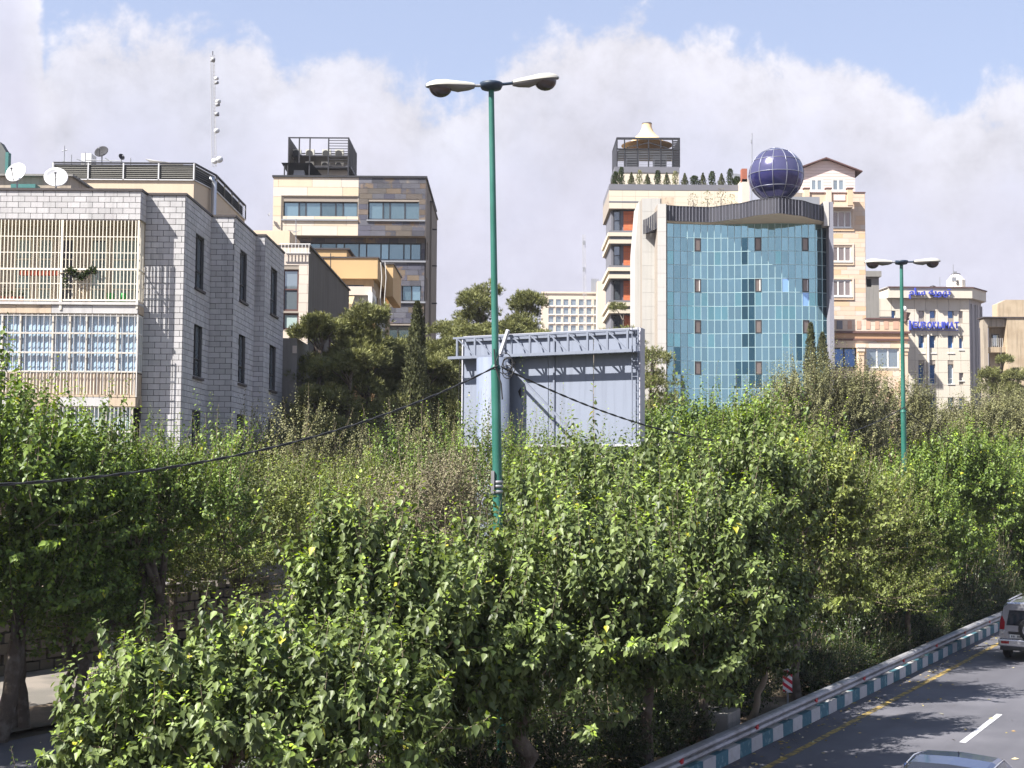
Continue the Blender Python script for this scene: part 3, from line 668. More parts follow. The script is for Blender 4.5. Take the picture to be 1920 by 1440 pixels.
    g3 = MB().box(XL, xb-.1, yb-.11, yb-.085, lz0+.9, lz0+.94).build('window_grille', MT['white_bar'], root); x = XL+.1
    while x < xb-.1:
        pbox('bar', MT['white_bar'], x-.009, x+.009, yb-.107, yb-.09, lz0, lz1, g3); x += .13
    MB().box(XL, xb-.12, yb, yb+.04, 2, lz0-.05).build('lower_parapet', MT['slab_tan'], root)
    # side windows
    for hs_, X_ in ((s1, x1), (s2, x2), (s3, x3)):
        for h in hs_:
            window(root, h[0], h[1], h[2], h[3], X_, 2, MT['dark_frame'], MT['dark_glass'], .05, (.35,), .10, axis='x', gpick=lambda i, j: MT['grey_glass'] if i else MT['dark_glass'])
            MB().box(X_+.021, X_+.10, h[0]-.08, h[1]+.08, h[2]-.09, h[2]-.01).build('sill', MT['metal_trim'], root)
    return xb, zt, (x1, x2, x3)
random.seed(11)
AX = white_block()
# plants and pots on the balcony (things of their own)
mat('pot_red', (.30, .08, .05), .8, 0, .1, rnd=.1); mat('bucket_green', (.02, .30, .06), .5); mat('sack', (.45, .36, .26), .9)
zb_ = at(130, 566, 44).z+.04
def potted(x, y, z, w, m, label, green=True, seed=0):
    t = thing('potted_plant', label, 'plant', (x, y, z)); local(t)
    MB().lathe([(0, 0), (w*.7, 0), (w, w*1.3), (w*.9, w*1.3), (0, w*1.2)], (0, 0, 0), 12).build('pot', m, t)
    return t
# ================================================================== satellite dishes and things on the white block's roof
mat('dish_white', (.60, .60, .60), .5, 0, .06, 2, streak=.15); mat('dish_dark', (.02, .02, .024), .8, 0, .1); mat('dish_grey', (.30, .30, .31), .5)
def dish(px, py, Y, rpx, m, label, az=0.0, el=R(25), mast=.5, name='satellite_dish', grp='satellite dishes on the roofs', base_z=None):
    c = at(px, py, Y); r = rpx/F*Y; t = thing(name, label, 'satellite dish', c, az, grp); WL[t.name] = Vector((0, 0, 0))
    M = Matrix.Rotation(-el, 3, 'X')
    d = MB(); n1, n2 = 6, 24
    for i in range(n1+1):
        a = r*i/n1; d.v += [tuple(M @ Vector((a*math.cos(2*math.pi*j/n2), .22*r*(1-(a/r)**2), a*math.sin(2*math.pi*j/n2)))) for j in range(n2)]
    d.f = [(i*n2+j, i*n2+(j+1)%n2, (i+1)*n2+(j+1)%n2, (i+1)*n2+j) for i in range(n1) for j in range(n2)]; d.m = [0]*len(d.f); d.sm = [True]*len(d.f)
    o = d.build('reflector', m, t); s = o.modifiers.new('s', 'SOLIDIFY'); s.thickness = .02
    MB().tube([M @ Vector((0, .05*r, -r*.95)), M @ Vector((0, -.75*r, -.1*r))], .014+.008*r, 6).build('feed_arm', MT['dark_metal'], t)
    MB().tube([M @ Vector((0, -.70*r, -.14*r)), M @ Vector((0, -.84*r, -.04*r))], .035+.02*r, 8).build('feed_horn', MT['dish_grey'], t)
    bz = (base_z-c.z) if base_z is not None else -(r*.9+mast)
    MB().tube([(0, .25*r, bz), (0, .25*r, 0)], .03, 8).build('mount', MT['grey_metal'], t)
    return t
zt = AX[1]
dish(30, 323, 46, 21, MT['dish_white'], 'white satellite dish on the roof edge, leftmost and higher of the white pair', R(-12), R(22), base_z=zt)
dish(105, 332, 46, 22, MT['dish_white'], 'white satellite dish on the roof edge, right one of the white pair', R(14), R(24), base_z=zt)
mat('fascia_dark', (.12, .13, .125), .8, 0, .15); mat('roof_hut', (.40, .34, .27), .9, 0, .15, 1, streak=.5); mat('teal_metal', (.05, .17, .16), .5)
t = thing('roof_hut', 'low stained concrete stair hut on the white block roof behind the dishes', 'roof hut', (-16, 49, zt))
X0, X1, Z0, Z1 = rect(-60, 331, 133, 358, 48.5); MB().box(X0, X1, 48.5, 51.5, zt, Z1).build('wall', MT['roof_hut'], t); MB().box(X0-.1, X1+.12, 48.35, 51.7, Z1+.001, Z1+.07).build('roof_slab', MT['concrete'], t)
X0, X1, Z0, Z1 = rect(22, 346, 68, 353, 48.0); MB().box(X0, X1, 47.9, 48.4, Z0, Z1).build('teal_sheet', MT['teal_metal'], t, label='teal metal sheet lying on the roof')
X0, X1, Z0, Z1 = rect(-60, 284, 17, 335, 56); ZA = at(0, 266, 56)
t = thing('roof_tank_frame', 'grey rooftop cabin with teal edge cut by the left border', 'roof cabin', (X0, 57, zt)); MB().prism([(X0, zt), (X1-.15, zt), (X1-.15, Z1), (ZA.x, ZA.z), (X0, ZA.z+.1)], 56, 56.5, 'y').build('wall', MT['fascia_dark'], t); MB().box(X1-.13, X1, 55.9, 56.2, zt, Z1-.05).build('teal_edge', MT['teal_metal'], t)
# ================================================================== beige building with louvred parapet
mat('beige_stone', (.60, .49, .36), .85, 0, .07, 1, rnd=.05, streak=.1); mat('louvre_dark', (.13, .125, .11), .6, .1, .15, rnd=.15)
def louvre_house():
    Y = 62; x0, x1 = at(100, 320, Y).x, at(364, 320, Y).x; zt = at(240, 307, Y).z; zl = at(240, 336, Y).z
    p2 = at(405, 330, 64.5); p3 = at(459, 400, 72)
    root = thing('louvred_house', 'beige stone house with a dark louvred roof screen behind the white block', 'building', (-20, 66, 0))
    pts = [(x0-6, Y), (x0, Y), (x1, Y), (p2.x, p2.y), (p3.x, p3.y), (x0-6, p3.y)]
    for i in range(5):
        a, b = pts[i], pts[i+1]
        MB().add([(a[0], a[1], 0), (b[0], b[1], 0), (b[0], b[1], zl), (a[0], a[1], zl)], [(0, 1, 2, 3)]).build('wall', MT['beige_stone'], root)
    MB().add([(p[0], p[1], zl-.01) for p in pts], [tuple(range(6))]).build('roof', MT['concrete'], root)
    for i in range(1, 4):
        a, b = Vector((*pts[i], 0)), Vector((*pts[i+1], 0)); d = (b-a).normalized(); nrm = Vector((d.y, -d.x, 0)); n = 7 if i == 1 else 6; L = (b-a).length; seg = 4 if i == 1 else (1 if i == 2 else 4)
        for s_ in range(seg):
            A_, B_ = a+d*(L*s_/seg+.03), a+d*(L*(s_+1)/seg-.03)
            for k in range(n):
                z = zl+.08+(zt-zl-.1)*(k+.5)/n; h = (zt-zl)/n*.5
                MB().add([A_+nrm*.02+Vector((0, 0, z-h)), B_+nrm*.02+Vector((0, 0, z-h)), B_-nrm*.05+Vector((0, 0, z+h*.7)), A_-nrm*.05+Vector((0, 0, z+h*.7))], [(0, 1, 2, 3)]).build('louvre', MT['louvre_dark'], root)
        for s_ in range(seg+1):
            c = a+d*(L*s_/seg)+nrm*.04; MB().box(c.x-.03, c.x+.03, c.y-.03, c.y+.03, zl-.05, zt+.02).build('post', MT['pale_metal'] if i == 1 else MT['louvre_dark'], root)
        MB().add([a-nrm*.12+Vector((0, 0, zl)), b-nrm*.12+Vector((0, 0, zl)), b-nrm*.12+Vector((0, 0, zt-.03)), a-nrm*.12+Vector((0, 0, zt-.03))], [(0, 1, 2, 3)]).build('screen_back', MT['dark_room'], root)
        MB().bar(a+Vector((0, 0, zt+.03)), b+Vector((0, 0, zt+.03)), .12, .06).build('coping', MT['dark_metal'], root)
        MB().bar(a+nrm*.03+Vector((0, 0, zl-.03)), b+nrm*.03+Vector((0, 0, zl-.03)), .08, .05).build('flashing', MT['pale_metal'], root)
    c = at(403, 370, 64.0); zz = at(403, 336, 64).z
    MB().tube([(c.x, c.y-.25, 10), (c.x, c.y-.25, zz-.2), (c.x-.06, c.y-.22, zz-.05), (c.x-.25, c.y-.1, zz), (c.x-.4, c.y+.2, zz)], .13, 14).build('vent_duct', mat('duct', (.5, .52, .55), .35, .6, .1), root)
    X0, X1, Z0, Z1 = rect(470, 432, 512, 470, 80); MB().box(X0-3, X1+1, 80, 84, 0, Z1).build('rear_wing', MT['beige_stone'], root)
    return zt
ZL = louvre_house()
dish(190, 284, 64, 13.5, MT['dish_dark'], 'black mesh satellite dish on the louvred roof, largest of the dark ones', R(-8), R(30), base_z=ZL)
dish(228, 294, 65, 6.5, MT['dish_dark'], 'small dark satellite dish just right of the big black one', R(50), R(20), base_z=ZL)
t = thing('roof_aerials', 'cluster of thin television aerials and a white box on the louvred roof', 'aerials', (at(150, 300, 65).x, 65, ZL)); 
for px, py in ((121, 273), (134, 290), (160, 286), (245, 296)):
    p = at(px, py, 65); MB().tube([(p.x, 65, ZL), p], .025, 5).build('aerial_pole', MT['grey_metal'], t)
for a, b in (((118, 302), (134, 306)), ((144, 298), (158, 304)), ((160, 300), (230, 302)), ((197, 296), (212, 306)), ((116, 283), (126, 281))):
    MB().tube([at(*a, 65.2), at(*b, 65.2)], .03, 5).build('aerial_boom', MT['grey_metal'], t)
X0, X1, Z0, Z1 = rect(157, 291, 176, 306, 66); MB().box(X0, X1, 65.6, 66.4, ZL, Z1).build('aerial_box', MT['dish_white'], t)
X0, X1, Z0, Z1 = rect(276, 301, 345, 309, 66); MB().prism([(X0, Z1), (X1-.6, Z0+.02), (X1, Z0-.02), (X0+.2, Z1-.08)], 65.6, 66.4).build('white_sheet', MT['dish_white'], t)
# lattice mast with link dishes
def lattice(name, label, px, pyt, pyb, Y, w, m, rungs, cat='radio mast'):
    a, b = at(px, pyb, Y), at(px-3, pyt, Y); root = thing(name, label, cat, (b.x, Y, b.z)); root = root
    L = [(-w/2, -w/3), (w/2, -w/3), (0, w*.6)]
    for ox, oy in L: MB().tube([(a.x+ox, Y+oy, a.z), (b.x+ox*.8, Y+oy*.8, b.z)], .028*w/.5, 5).build('mast_leg', m, root)
    br = MB()
    for k in range(rungs):
        f, g = k/rungs, (k+1)/rungs
        for i in range(3):
            p = a.lerp(b, f)+Vector((*L[i], 0)); q = a.lerp(b, g)+Vector((*L[(i+1)%3], 0)); br.tube([p, q], .012*w/.5, 3, caps=False); p2 = a.lerp(b, f)+Vector((*L[(i+1)%3], 0)); br.tube([p, p2], .011*w/.5, 3, caps=False)
    br.build('mast_bracing', m, root); return root, a, b
mat('mast_grey', (.45, .45, .46), .6, .2); 
mast, _, _ = lattice('radio_mast', 'tall thin grey lattice radio mast with small link dishes on the louvred roof', 402, 104, 312, 66, .24, MT['mast_grey'], 34)
MB().tube([at(399, 104, 66), at(399, 96, 66)], .02, 4).build('tip', MT['dark_metal'], mast)
for px, py, r, m, ang in ((398, 112, 4.5, 'dish_grey', -60), (407, 147, 3, 'dish_white', 70), (407, 155, 3, 'dish_grey', 60), (410, 190, 4, 'dish_white', 50), (409, 196, 3.5, 'dish_grey', 60), (408, 214, 4, 'dish_grey', 80), (407, 245, 4.5, 'dish_white', 40), (402, 302, 5, 'dish_white', 0), (412, 299, 6, 'dish_white', 35)):
    c = at(px, py, 65.6); rr = r/F*66; a = R(ang); o = MB().lathe([(0, -.05), (rr, -.05), (rr, .12), (0, .14)], (0, 0, 0), 14, axis='y').build('link_dish', MT[m], mast); o.location = c-WL[mast.name]; o.rotation_euler.z = a
# ================================================================== tower with beige and dark stone facing
mat('travertine', (.58, .50, .39), .8, 0, .06, 1.2, rnd=.045, streak=.06, hue=.004); mat('slate_stone', (.075, .075, .095), .6, 0, .25, 1.6, rnd=.35, col2=(.17, .125, .085), c2scale=1.1, c2t=(.55, .66), hue=.02); mat('side_brown', (.20, .175, .15), .85, 0, .12, .8, streak=.3)
mat('slate_brown', (.125, .10, .08), .65, 0, .3, 1.6, rnd=.3, hue=.02); mat('slate_pale', (.105, .105, .125), .6, 0, .25, 1.6, rnd=.25)
slate_pick = lambda r: MT[('slate_stone', 'slate_stone', 'slate_stone', 'slate_stone', 'slate_stone', 'slate_brown', 'slate_pale')[int(r[2]*37.7+r[4]*91.3) % 7]]
glass('tower_glass', (.22, .33, .38), metal=.7, rnd=.3)
def tower():
    Y = 105.0; g = lambda x0, y0, x1, y1: rect(x0, y0, x1, y1, Y)
    root = thing('stone_tower', 'tall office block faced half in cream and half in dark slate stone', 'building', (-13, 110, 0))
    x0, xm, x1 = at(511, 450, Y).x, at(671, 450, Y).x, at(797, 450, Y).x; zt, zb = at(650, 331, Y).z, at(650, 442, Y).z
    w1, w2 = g(531, 378, 671, 411), g(690, 378, 797, 412)
    m = MB(); wall(m, 'y', Y, x0, x1, zb, zt, [w1, (w2[0], x1-.5, w2[2], w2[3])], .25); m.add([(x0, Y, zb), (x1, Y, zb), (x1, Y+14, zb), (x0, Y+14, zb)], [(3, 2, 1, 0)])
    m.add([(x1, Y, zb), (x1, Y+1.2, zb), (x1, Y+1.2, zt), (x1, Y, zt)], [(0, 1, 2, 3)]); m.build('wall', MT['soft_mortar'], root)
    MB().box(x0, x1-.02, Y+.3, Y+14, zb+.01, zt-.01).build('core', MT['side_brown'], root)
    holes = [w1, (w2[0], x1-.5, w2[2], w2[3])]
    lay(courses('y', Y, x0, xm, zb, zt-.1, .72, 2.6, .02, holes, .3), 'stone_slab', MT['travertine'], root, .03, 90)
    lay(courses('y', Y, xm+.01, x1, zb, zt-.1, .42, 1.15, .02, holes, .6), 'slate_block', MT['slate_stone'], root, .035, 130, pick=slate_pick)
    window(root, *w1, Y, 6, MT['dark_frame'], MT['tower_glass'], .10, (), .16, xs=[at(p, 395, Y).x for p in (531, 560, 573, 601, 629, 643, 671)])
    window(root, w2[0], x1-.5, w2[2], w2[3], Y, 5, MT['dark_frame'], MT['tower_glass'], .10, (), .16, xs=[at(p, 395, Y).x for p in (690, 718, 731, 759, 790)])
    MB().box(w1[0]-.1, w1[1], Y-.15, Y-.036, w1[2]-.14, w1[2]-.02).box(w2[0]-.1, x1, Y-.15, Y-.04, w2[2]-.14, w2[2]-.02).build('sill', MT['grey_metal'], root)
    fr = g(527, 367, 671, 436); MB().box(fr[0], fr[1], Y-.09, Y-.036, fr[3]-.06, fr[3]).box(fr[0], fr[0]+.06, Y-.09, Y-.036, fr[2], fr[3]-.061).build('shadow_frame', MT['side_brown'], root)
    MB().box(x0-.1, x1+.12, Y-.12, Y+14.1, zt-.09, zt+.06).build('coping', MT['dark_metal'], root)
    # set-back lower storeys
    Yb = Y+.9; xr = at(790, 520, Yb).x+.25; zl = 0
    w3 = rect(531, 455, 790, 488, Yb); w4 = rect(753, 533, 790, 565, Yb); w5 = rect(700, 610, 790, 640, Yb)
    holes = [w3, w4, w5]; m = MB(); wall(m, 'y', Yb, x0, xr, zl, zb, holes, .25); m.build('lower_wall', MT['soft_mortar'], root)
    MB().box(x0, xr-.02, Yb+.3, Y+14, 0, zb+.005).build('core', MT['side_brown'], root)
    rr = [r for r in courses('y', Yb, x0, xr, 15, zb, .42, 1.15, .02, holes, .6)]
    lay(rr, 'slate_block', MT['slate_stone'], root, .035, 170, stuff='slate_facing', pick=slate_pick)
    xs = [at(p, 470, Yb).x for p in (531, 557, 575, 601, 630, 645, 673, 687, 714, 729, 757, 770, 790)]
    window(root, *w3, Yb, 9, MT['dark_frame'], MT['tower_glass'], .10, (), .16, xs=xs); window(root, *w4, Yb, 2, MT['dark_frame'], MT['tower_glass'], .10, (), .16); window(root, *w5, Yb, 4, MT['dark_frame'], MT['tower_glass'], .1, (), .16)
    MB().box(w3[0], xr+.1, Yb-.16, Yb-.04, w3[2]-.16, w3[2]-.02).box(w4[0]-.2, xr+.1, Yb-.16, Yb-.04, w4[2]-.16, w4[2]-.02).build('sill', MT['grey_metal'], root)
    # brown side body, a little taller strip behind
    q = rect(797, 384, 810, 600, 112); zs = at(805, 384, 112).z
    side = MB(); sh = [(107.2, 108.6, a, a+1.9) for a in (at(800, 411, 108).z, at(800, 488, 108).z, at(800, 565, 108).z)]
    wall(side, 'x', x1-.01, Y+1.2, 111, 0, zt-.2, sh, .2); side.build('side_wall', MT['side_brown'], root)
    for h in sh: window(root, *h, x1-.01, 1, MT['dark_frame'], MT['dark_glass'], .1, (), .12, axis='x')
    MB().box(x1-2, at(810, 500, 112).x, 111.01, 119, 0, zs).build('rear_body', MT['side_brown'], root); MB().box(x1-2.1, at(810, 500, 112).x+.1, 110.9, 119, zs+.001, zs+.1).build('coping', MT['dark_metal'], root)
    for yy in (432, 500, 570): p = at(812, yy, 112.5); MB().box(p.x-.1, p.x+.35, 112, 112.2, p.z-.05, p.z+.05).build('bracket', MT['dark_metal'], root)
    # stair housing, cage and canopy on the roof
    h = rect(600, 316, 657, 331, 110); MB().prism([(h[0]-1, zt), (h[1]+.2, zt), (h[1]-.3, h[3]), (h[0]-1, h[3])], 109, 114).build('stair_housing', MT['travertine'], root)
    cz0, cz1 = at(600, 322, 109).z, at(600, 263, 109).z; cx0, cx1 = at(541, 300, 108).x, at(653, 300, 108).x; cy0, cy1 = 108.0, 113.5
    cg = MB()
    for x in (cx0, at(561, 290, 108).x, at(581, 290, 108).x, at(616, 290, 108).x, cx1): cg.box(x-.05, x+.05, cy0-.05, cy0+.05, zt, cz1)
    for x in (cx0, cx1):
        for y in (cy0+2.7, cy1): cg.box(x-.05, x+.05, y-.05, y+.05, zt, cz1)
    for z in (cz1-.05,): cg.box(cx0, cx1, cy0-.04, cy0+.04, z-.05, z+.05).box(cx0, cx1, cy1-.04, cy1+.04, z-.05, z+.05).box(cx0-.04, cx0+.04, cy0, cy1, z-.05, z+.05).box(cx1-.04, cx1+.04, cy0, cy1, z-.05, z+.05)
    C_ = cg.build('roof_cage', MT['dark_metal'], root); n = 11
    for k in range(n):
        z = cz0+(cz1-cz0-.15)*(k+.5)/n
        for x in (cx0, cx1): pbox('cage_louvre', MT['dark_metal'], x-.07, x+.07, cy0+.06, cy1-.06, z-.045, z+.045, C_)
        pbox('cage_louvre', MT['dark_metal'], at(616, 290, 108).x, cx1, cy0-.03, cy0+.03, z-.022, z+.022, C_)
        pbox('cage_louvre', MT['dark_metal'], cx0, cx1, cy1-.03, cy1+.03, z-.022, z+.022, C_)
    deck = at(600, 296, 110).z; MB().box(cx0+.1, cx1-.1, 109, 112.6, deck-.08, deck).build('cage_deck', MT['dark_metal'], root)
    d2 = at(600, 316, 109).z; MB().box(cx0+.1, cx1+.2, 108.1, 112.9, d2-.12, d2).build('cage_floor', MT['dark_metal'], root)
    a = rect(527, 304, 598, 328, 106); cp_ = MB().add([(a[0], 106, a[3]-.05), (a[1]-.6, 106, a[3]-.05), (a[1]+.3, 108.5, a[3]-1.0), (a[0]+.5, 108.5, a[3]-1.0)], [(0, 1, 2, 3)]); o = cp_.build('canopy', MT['dark_metal'], root)
    for x in (a[0]+.25, a[0]+.5, a[1]-.8): MB().box(x-.05, x+.05, 106.1, 106.2, zt, a[3]-.07).build('canopy_post', MT['dark_metal'], root)
    b = rect(549, 318, 574, 331, 107.2); MB().prism([(b[0], zt), (b[1], zt), (b[1]-.15, b[3]), (b[0]+.15, b[3])], 107, 107.9).build('roof_vent', MT['grey_metal'], root)
    return deck, d2
random.seed(5)
DK = tower()
mat('ac_case', (.50, .49, .43), .5, 0, .08, 2); mat('fan_dark', (.03, .03, .03), .7)
def ac_unit(px, py, Y, wpx, hpx, label, grp, z0=None):
    X0, X1, Z0, Z1 = rect(px-wpx/2, py-hpx/2, px+wpx/2, py+hpx/2, Y)
    if z0 is not None: Z1 = z0+(Z1-Z0); Z0 = z0+.005
    t = thing('ac_unit', label, 'air conditioner', ((X0+X1)/2, Y, Z0), 0, grp); MB().box(X0, X1, Y, Y+.5, Z0, Z1).build('casing', MT['ac_case'], t)
    r = min(X1-X0, Z1-Z0)*.40; MB().lathe([(0, -.02), (r, -.02), (r, 0)], ((X0+X1)/2-.05, Y-.004, (Z0+Z1)/2), 16, axis='y', sm=False).build('fan', MT['fan_dark'], t)
for i, px in enumerate((556, 581, 612, 636)):
    ac_unit(px, 286, 110, 16, 16, 'cream air conditioner on the upper deck of the tower cage, %s' % ('leftmost', 'second from left', 'third from left', 'rightmost')[i], 'air conditioners in the tower cage', DK[0])
for i, px in enumerate((580, 610, 636)):
    ac_unit(px, 306, 109.4, 15, 15, 'cream air conditioner on the cage floor of the tower, %s of three' % ('leftmost', 'middle', 'rightmost')[i], 'air conditioners in the tower cage', DK[1])
c = at(505, 402, 107); t = dish(505, 402, 104.6, 3.6, MT['dish_grey'], 'small grey satellite dish on the left edge of the stone tower', R(-60), R(15), base_z=c.z-.3)
# ================================================================== lower houses between tower and white block
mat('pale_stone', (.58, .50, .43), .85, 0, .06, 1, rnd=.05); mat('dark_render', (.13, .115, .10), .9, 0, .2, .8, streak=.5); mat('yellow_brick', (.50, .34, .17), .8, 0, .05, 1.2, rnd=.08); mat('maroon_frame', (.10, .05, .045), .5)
def pale_house():
    Y = 62; x0, x1 = at(528, 550, Y).x, at(578, 550, Y).x; zt = at(560, 462, Y).z; root = thing('pale_house', 'pale pink stone house with tall window and dark rendered side wall', 'building', (x1-1, 68, 0))
    xe = x1+.25; Ye = 77.5
    w = [rect(530, 505, 560, 583, Y), rect(530, 587, 560, 618, Y)]
    m = MB(); wall(m, 'y', Y, x0-2, x1, 0, zt, w, .2); m.build('wall', MT['soft_mortar'], root); lay(courses('y', Y, x0-2, x1, 8, zt-.02, .45, .8, .012, w), 'stone_slab', MT['pale_stone'], root, .025, 120)
    window(root, *w[0], Y, 1, MT['maroon_frame'], MT['grey_glass'], .08, (.52,), .08); window(root, *w[1], Y, 1, MT['maroon_frame'], MT['blind_green'], .08, (), .08)
    hs = [(yx(p, 580, x1), yx(q, 580, x1), at(600, 615, 66).z-1, at(600, a, 68).z-.9) for p, q, a in ((580, 583.5, 512), (591, 594, 530), (600, 602.5, 545), (606, 608.5, 555))]
    hs = [(66-.0-2.0+i*2.6, 65.0+i*2.6, 9.6, 13.7) for i in range(4)]
    s = MB(); wall(s, 'x', x1, Y, Ye, 0, zt-.02, hs, .2); s.add([(x0-2, Y, zt-.02), (x1, Y, zt-.02), (x1, Ye, zt-.02), (x0-2, Ye, zt-.02)], [(0, 1, 2, 3)]); s.build('side_wall', MT['dark_render'], root)
    for h in hs: window(root, *h, x1, 1, MT['maroon_frame'], MT['dark_glass'], .06, (.5,), .1, axis='x')
    MB().box(x1-.2, x1+.09, Y-.05, Ye, zt-.02, zt+.06).box(x0-2, x1-.2, Y-.05, Y+.2, zt-.02, zt+.06).build('coping', MT['metal_trim'], root)
    rl = MB(); za = at(545, 475, Y-.2).z
    for k in range(9): x = x0+.0+k*.16; rl.box(x-.012, x+.012, Y-.24, Y-.21, za, za+.45)
    rl.box(x0-.1, x0+1.35, Y-.245, Y-.205, za+.42, za+.46).box(x0-.1, x0+1.35, Y-.245, Y-.205, za, za+.03); rl.build('railing', MT['white_bar'], root)
    # garden terrace below
    a = at(537, 640, 60); MB().box(at(520, 640, 60).x, at(567, 640, 60).x, 58.5, 61.9, 0, at(550, 640, 60).z).build('terrace', MT['concrete'], root); b = rect(548, 648, 556, 662, 58.4); MB().box(b[0], b[1], 58.44, 58.499, b[2], b[3]).build('terrace_panel', MT['pale_stone'], root)
pale_house()
t = thing('television_aerial', 'thin television aerial standing on the pale house roof', 'aerial', (at(555, 470, 62).x, 62, 16)); MB().tube([at(555, 476, 63), at(555, 410, 63)], .022, 5).build('aerial_pole', MT['grey_metal'], t)
for a, b in (((541, 432), (556, 434)), ((549, 436), (562, 432))): MB().tube([at(*a, 62.9), at(*b, 62.9)], .016, 4).build('aerial_boom', MT['grey_metal'], t)
def ochre_house():
    Y = 85; root = thing('ochre_house', 'ochre brick house with overhanging box parapets below the stone tower', 'building', (-9, 90, 0))
    x0, x1, z0, z1 = rect(588, 484, 708, 522, Y); x0 -= 2
    MB().box(x0, x1, Y, Y+8, z0, z1).build('parapet', MT['yellow_brick'], root); MB().box(x0-.05, x1+.08, Y-.06, Y+8, z1+.001, z1+.09).build('coping', MT['metal_trim'], root)
    a = rect(570, 468, 650, 486, 88); MB().box(a[0], a[1], 88, 92, z1, a[3]).build('stair_head', MT['yellow_brick'], root); MB().box(a[0]-.1, a[1]+.2, 87.9, 92.2, a[3]+.001, a[3]+.1).build('coping', MT['metal_trim'], root)
    b = rect(720, 496, 735, 530, 90); xr = at(737, 520, 90).x; MB().box(x1+.01, xr, 90, 96.5, z0-.5, b[3]).build('side_parapet', MT['yellow_brick'], root); MB().box(x1+.01, xr+.08, 89.9, 96.6, b[3]+.001, b[3]+.09).build('coping', MT['metal_trim'], root)
    # wall under the parapets
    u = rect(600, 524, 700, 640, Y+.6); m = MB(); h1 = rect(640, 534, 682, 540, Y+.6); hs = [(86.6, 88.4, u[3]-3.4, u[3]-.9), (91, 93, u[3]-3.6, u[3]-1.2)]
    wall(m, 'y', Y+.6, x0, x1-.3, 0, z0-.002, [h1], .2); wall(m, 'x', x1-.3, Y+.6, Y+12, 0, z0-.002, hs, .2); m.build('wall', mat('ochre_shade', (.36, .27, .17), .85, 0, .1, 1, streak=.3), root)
    window(root, *h1, Y+.6, 3, MT['dark_frame'], MT['dark_glass'], .05)
    for h in hs: window(root, *h, x1-.3, 2, MT['dark_frame'], MT['tower_glass'], .08, (), .1, axis='x')
    # pale projecting balcony with a corrugated awning
    Yc = 82.5; c = rect(628, 537, 697, 553, Yc); MB().box(c[0]-1, c[1], Yc, Yc+2.4, c[2], c[3]).build('balcony_parapet', MT['pale_stone'], root)
    d = rect(690, 548, 698, 580, Yc-.3); MB().box(d[0], d[1], Yc-.3, Yc+2.2, d[2], d[3]).build('balcony_pier', MT['white_frame'], root)
    e = rect(660, 556, 690, 575, Yc+.4); MB().box(e[0], d[0]-.01, Yc+.4, Yc+2, e[2]-2.0, c[2]-.002).build('balcony_wall', MT['pale_concrete'], root)
    aw = MB(); f = rect(628, 553, 662, 571, Yc-.8); n = 14
    for k in range(n):
        xa, xb = f[0]+(f[1]-f[0])*k/n, f[0]+(f[1]-f[0])*(k+1)/n; xm = (xa+xb)/2
        P = [(xa, Yc+.0, f[3]), (xm, Yc+.0, f[3]+.05), (xb, Yc+.0, f[3]), (xa, Yc-1.0, f[2]), (xm, Yc-1.0, f[2]+.05), (xb, Yc-1.0, f[2])]; aw.add(P, [(0, 1, 4, 3), (1, 2, 5, 4)])
    aw.build('awning', mat('awning', (.55, .45, .28), .7, 0, .1, 2), root)
    g = rect(625, 572, 647, 605, Yc+.2); w = window(root, g[0], g[1], g[2], g[3], Yc, 4, MT['white_frame'], MT['blind_blue'], .04, (), .1)
    MB().box(g[0]-1, e[1]+.5, Yc+.3, Yc+.39, 10, g[2]+.0).build('balcony_lower', mat('orange_render', (.50, .30, .15), .85, 0, .1, 1), root)
    p = [(at(700, 556, 82.4).x, 82.4, at(700, 556, 82.4).z), (at(722, 604, 86).x, 86, at(722, 604, 86).z)]
    MB().add([p[0], p[1], (p[1][0], p[1][1], p[1][2]-1.6), (p[0][0], p[0][1], p[0][2]-1.1)], [(0, 1, 2, 3)]).build('stair_flank', MT['pale_concrete'], root)
    for px in (714, 722): MB().tube([at(px, 492, 84.8), at(px+2, 520, 84.7), at(px-1, 560, 84.6), at(px+1, 610, 84.6)], .03, 5).build('hanging_cable', MT['pale_concrete'], root)
ochre_house()
t = thing('antenna_pole', 'thin bare antenna pole in front of the ochre parapet', 'aerial', (at(619, 520, 84).x, 84, 15)); MB().tube([at(620, 540, 84), at(620, 475, 84)], .03, 5).build('aerial_pole', MT['dark_metal'], t); MB().tube([at(615, 482, 84), at(627, 481, 84)], .02, 4).build('aerial_boom', MT['dark_metal'], t)
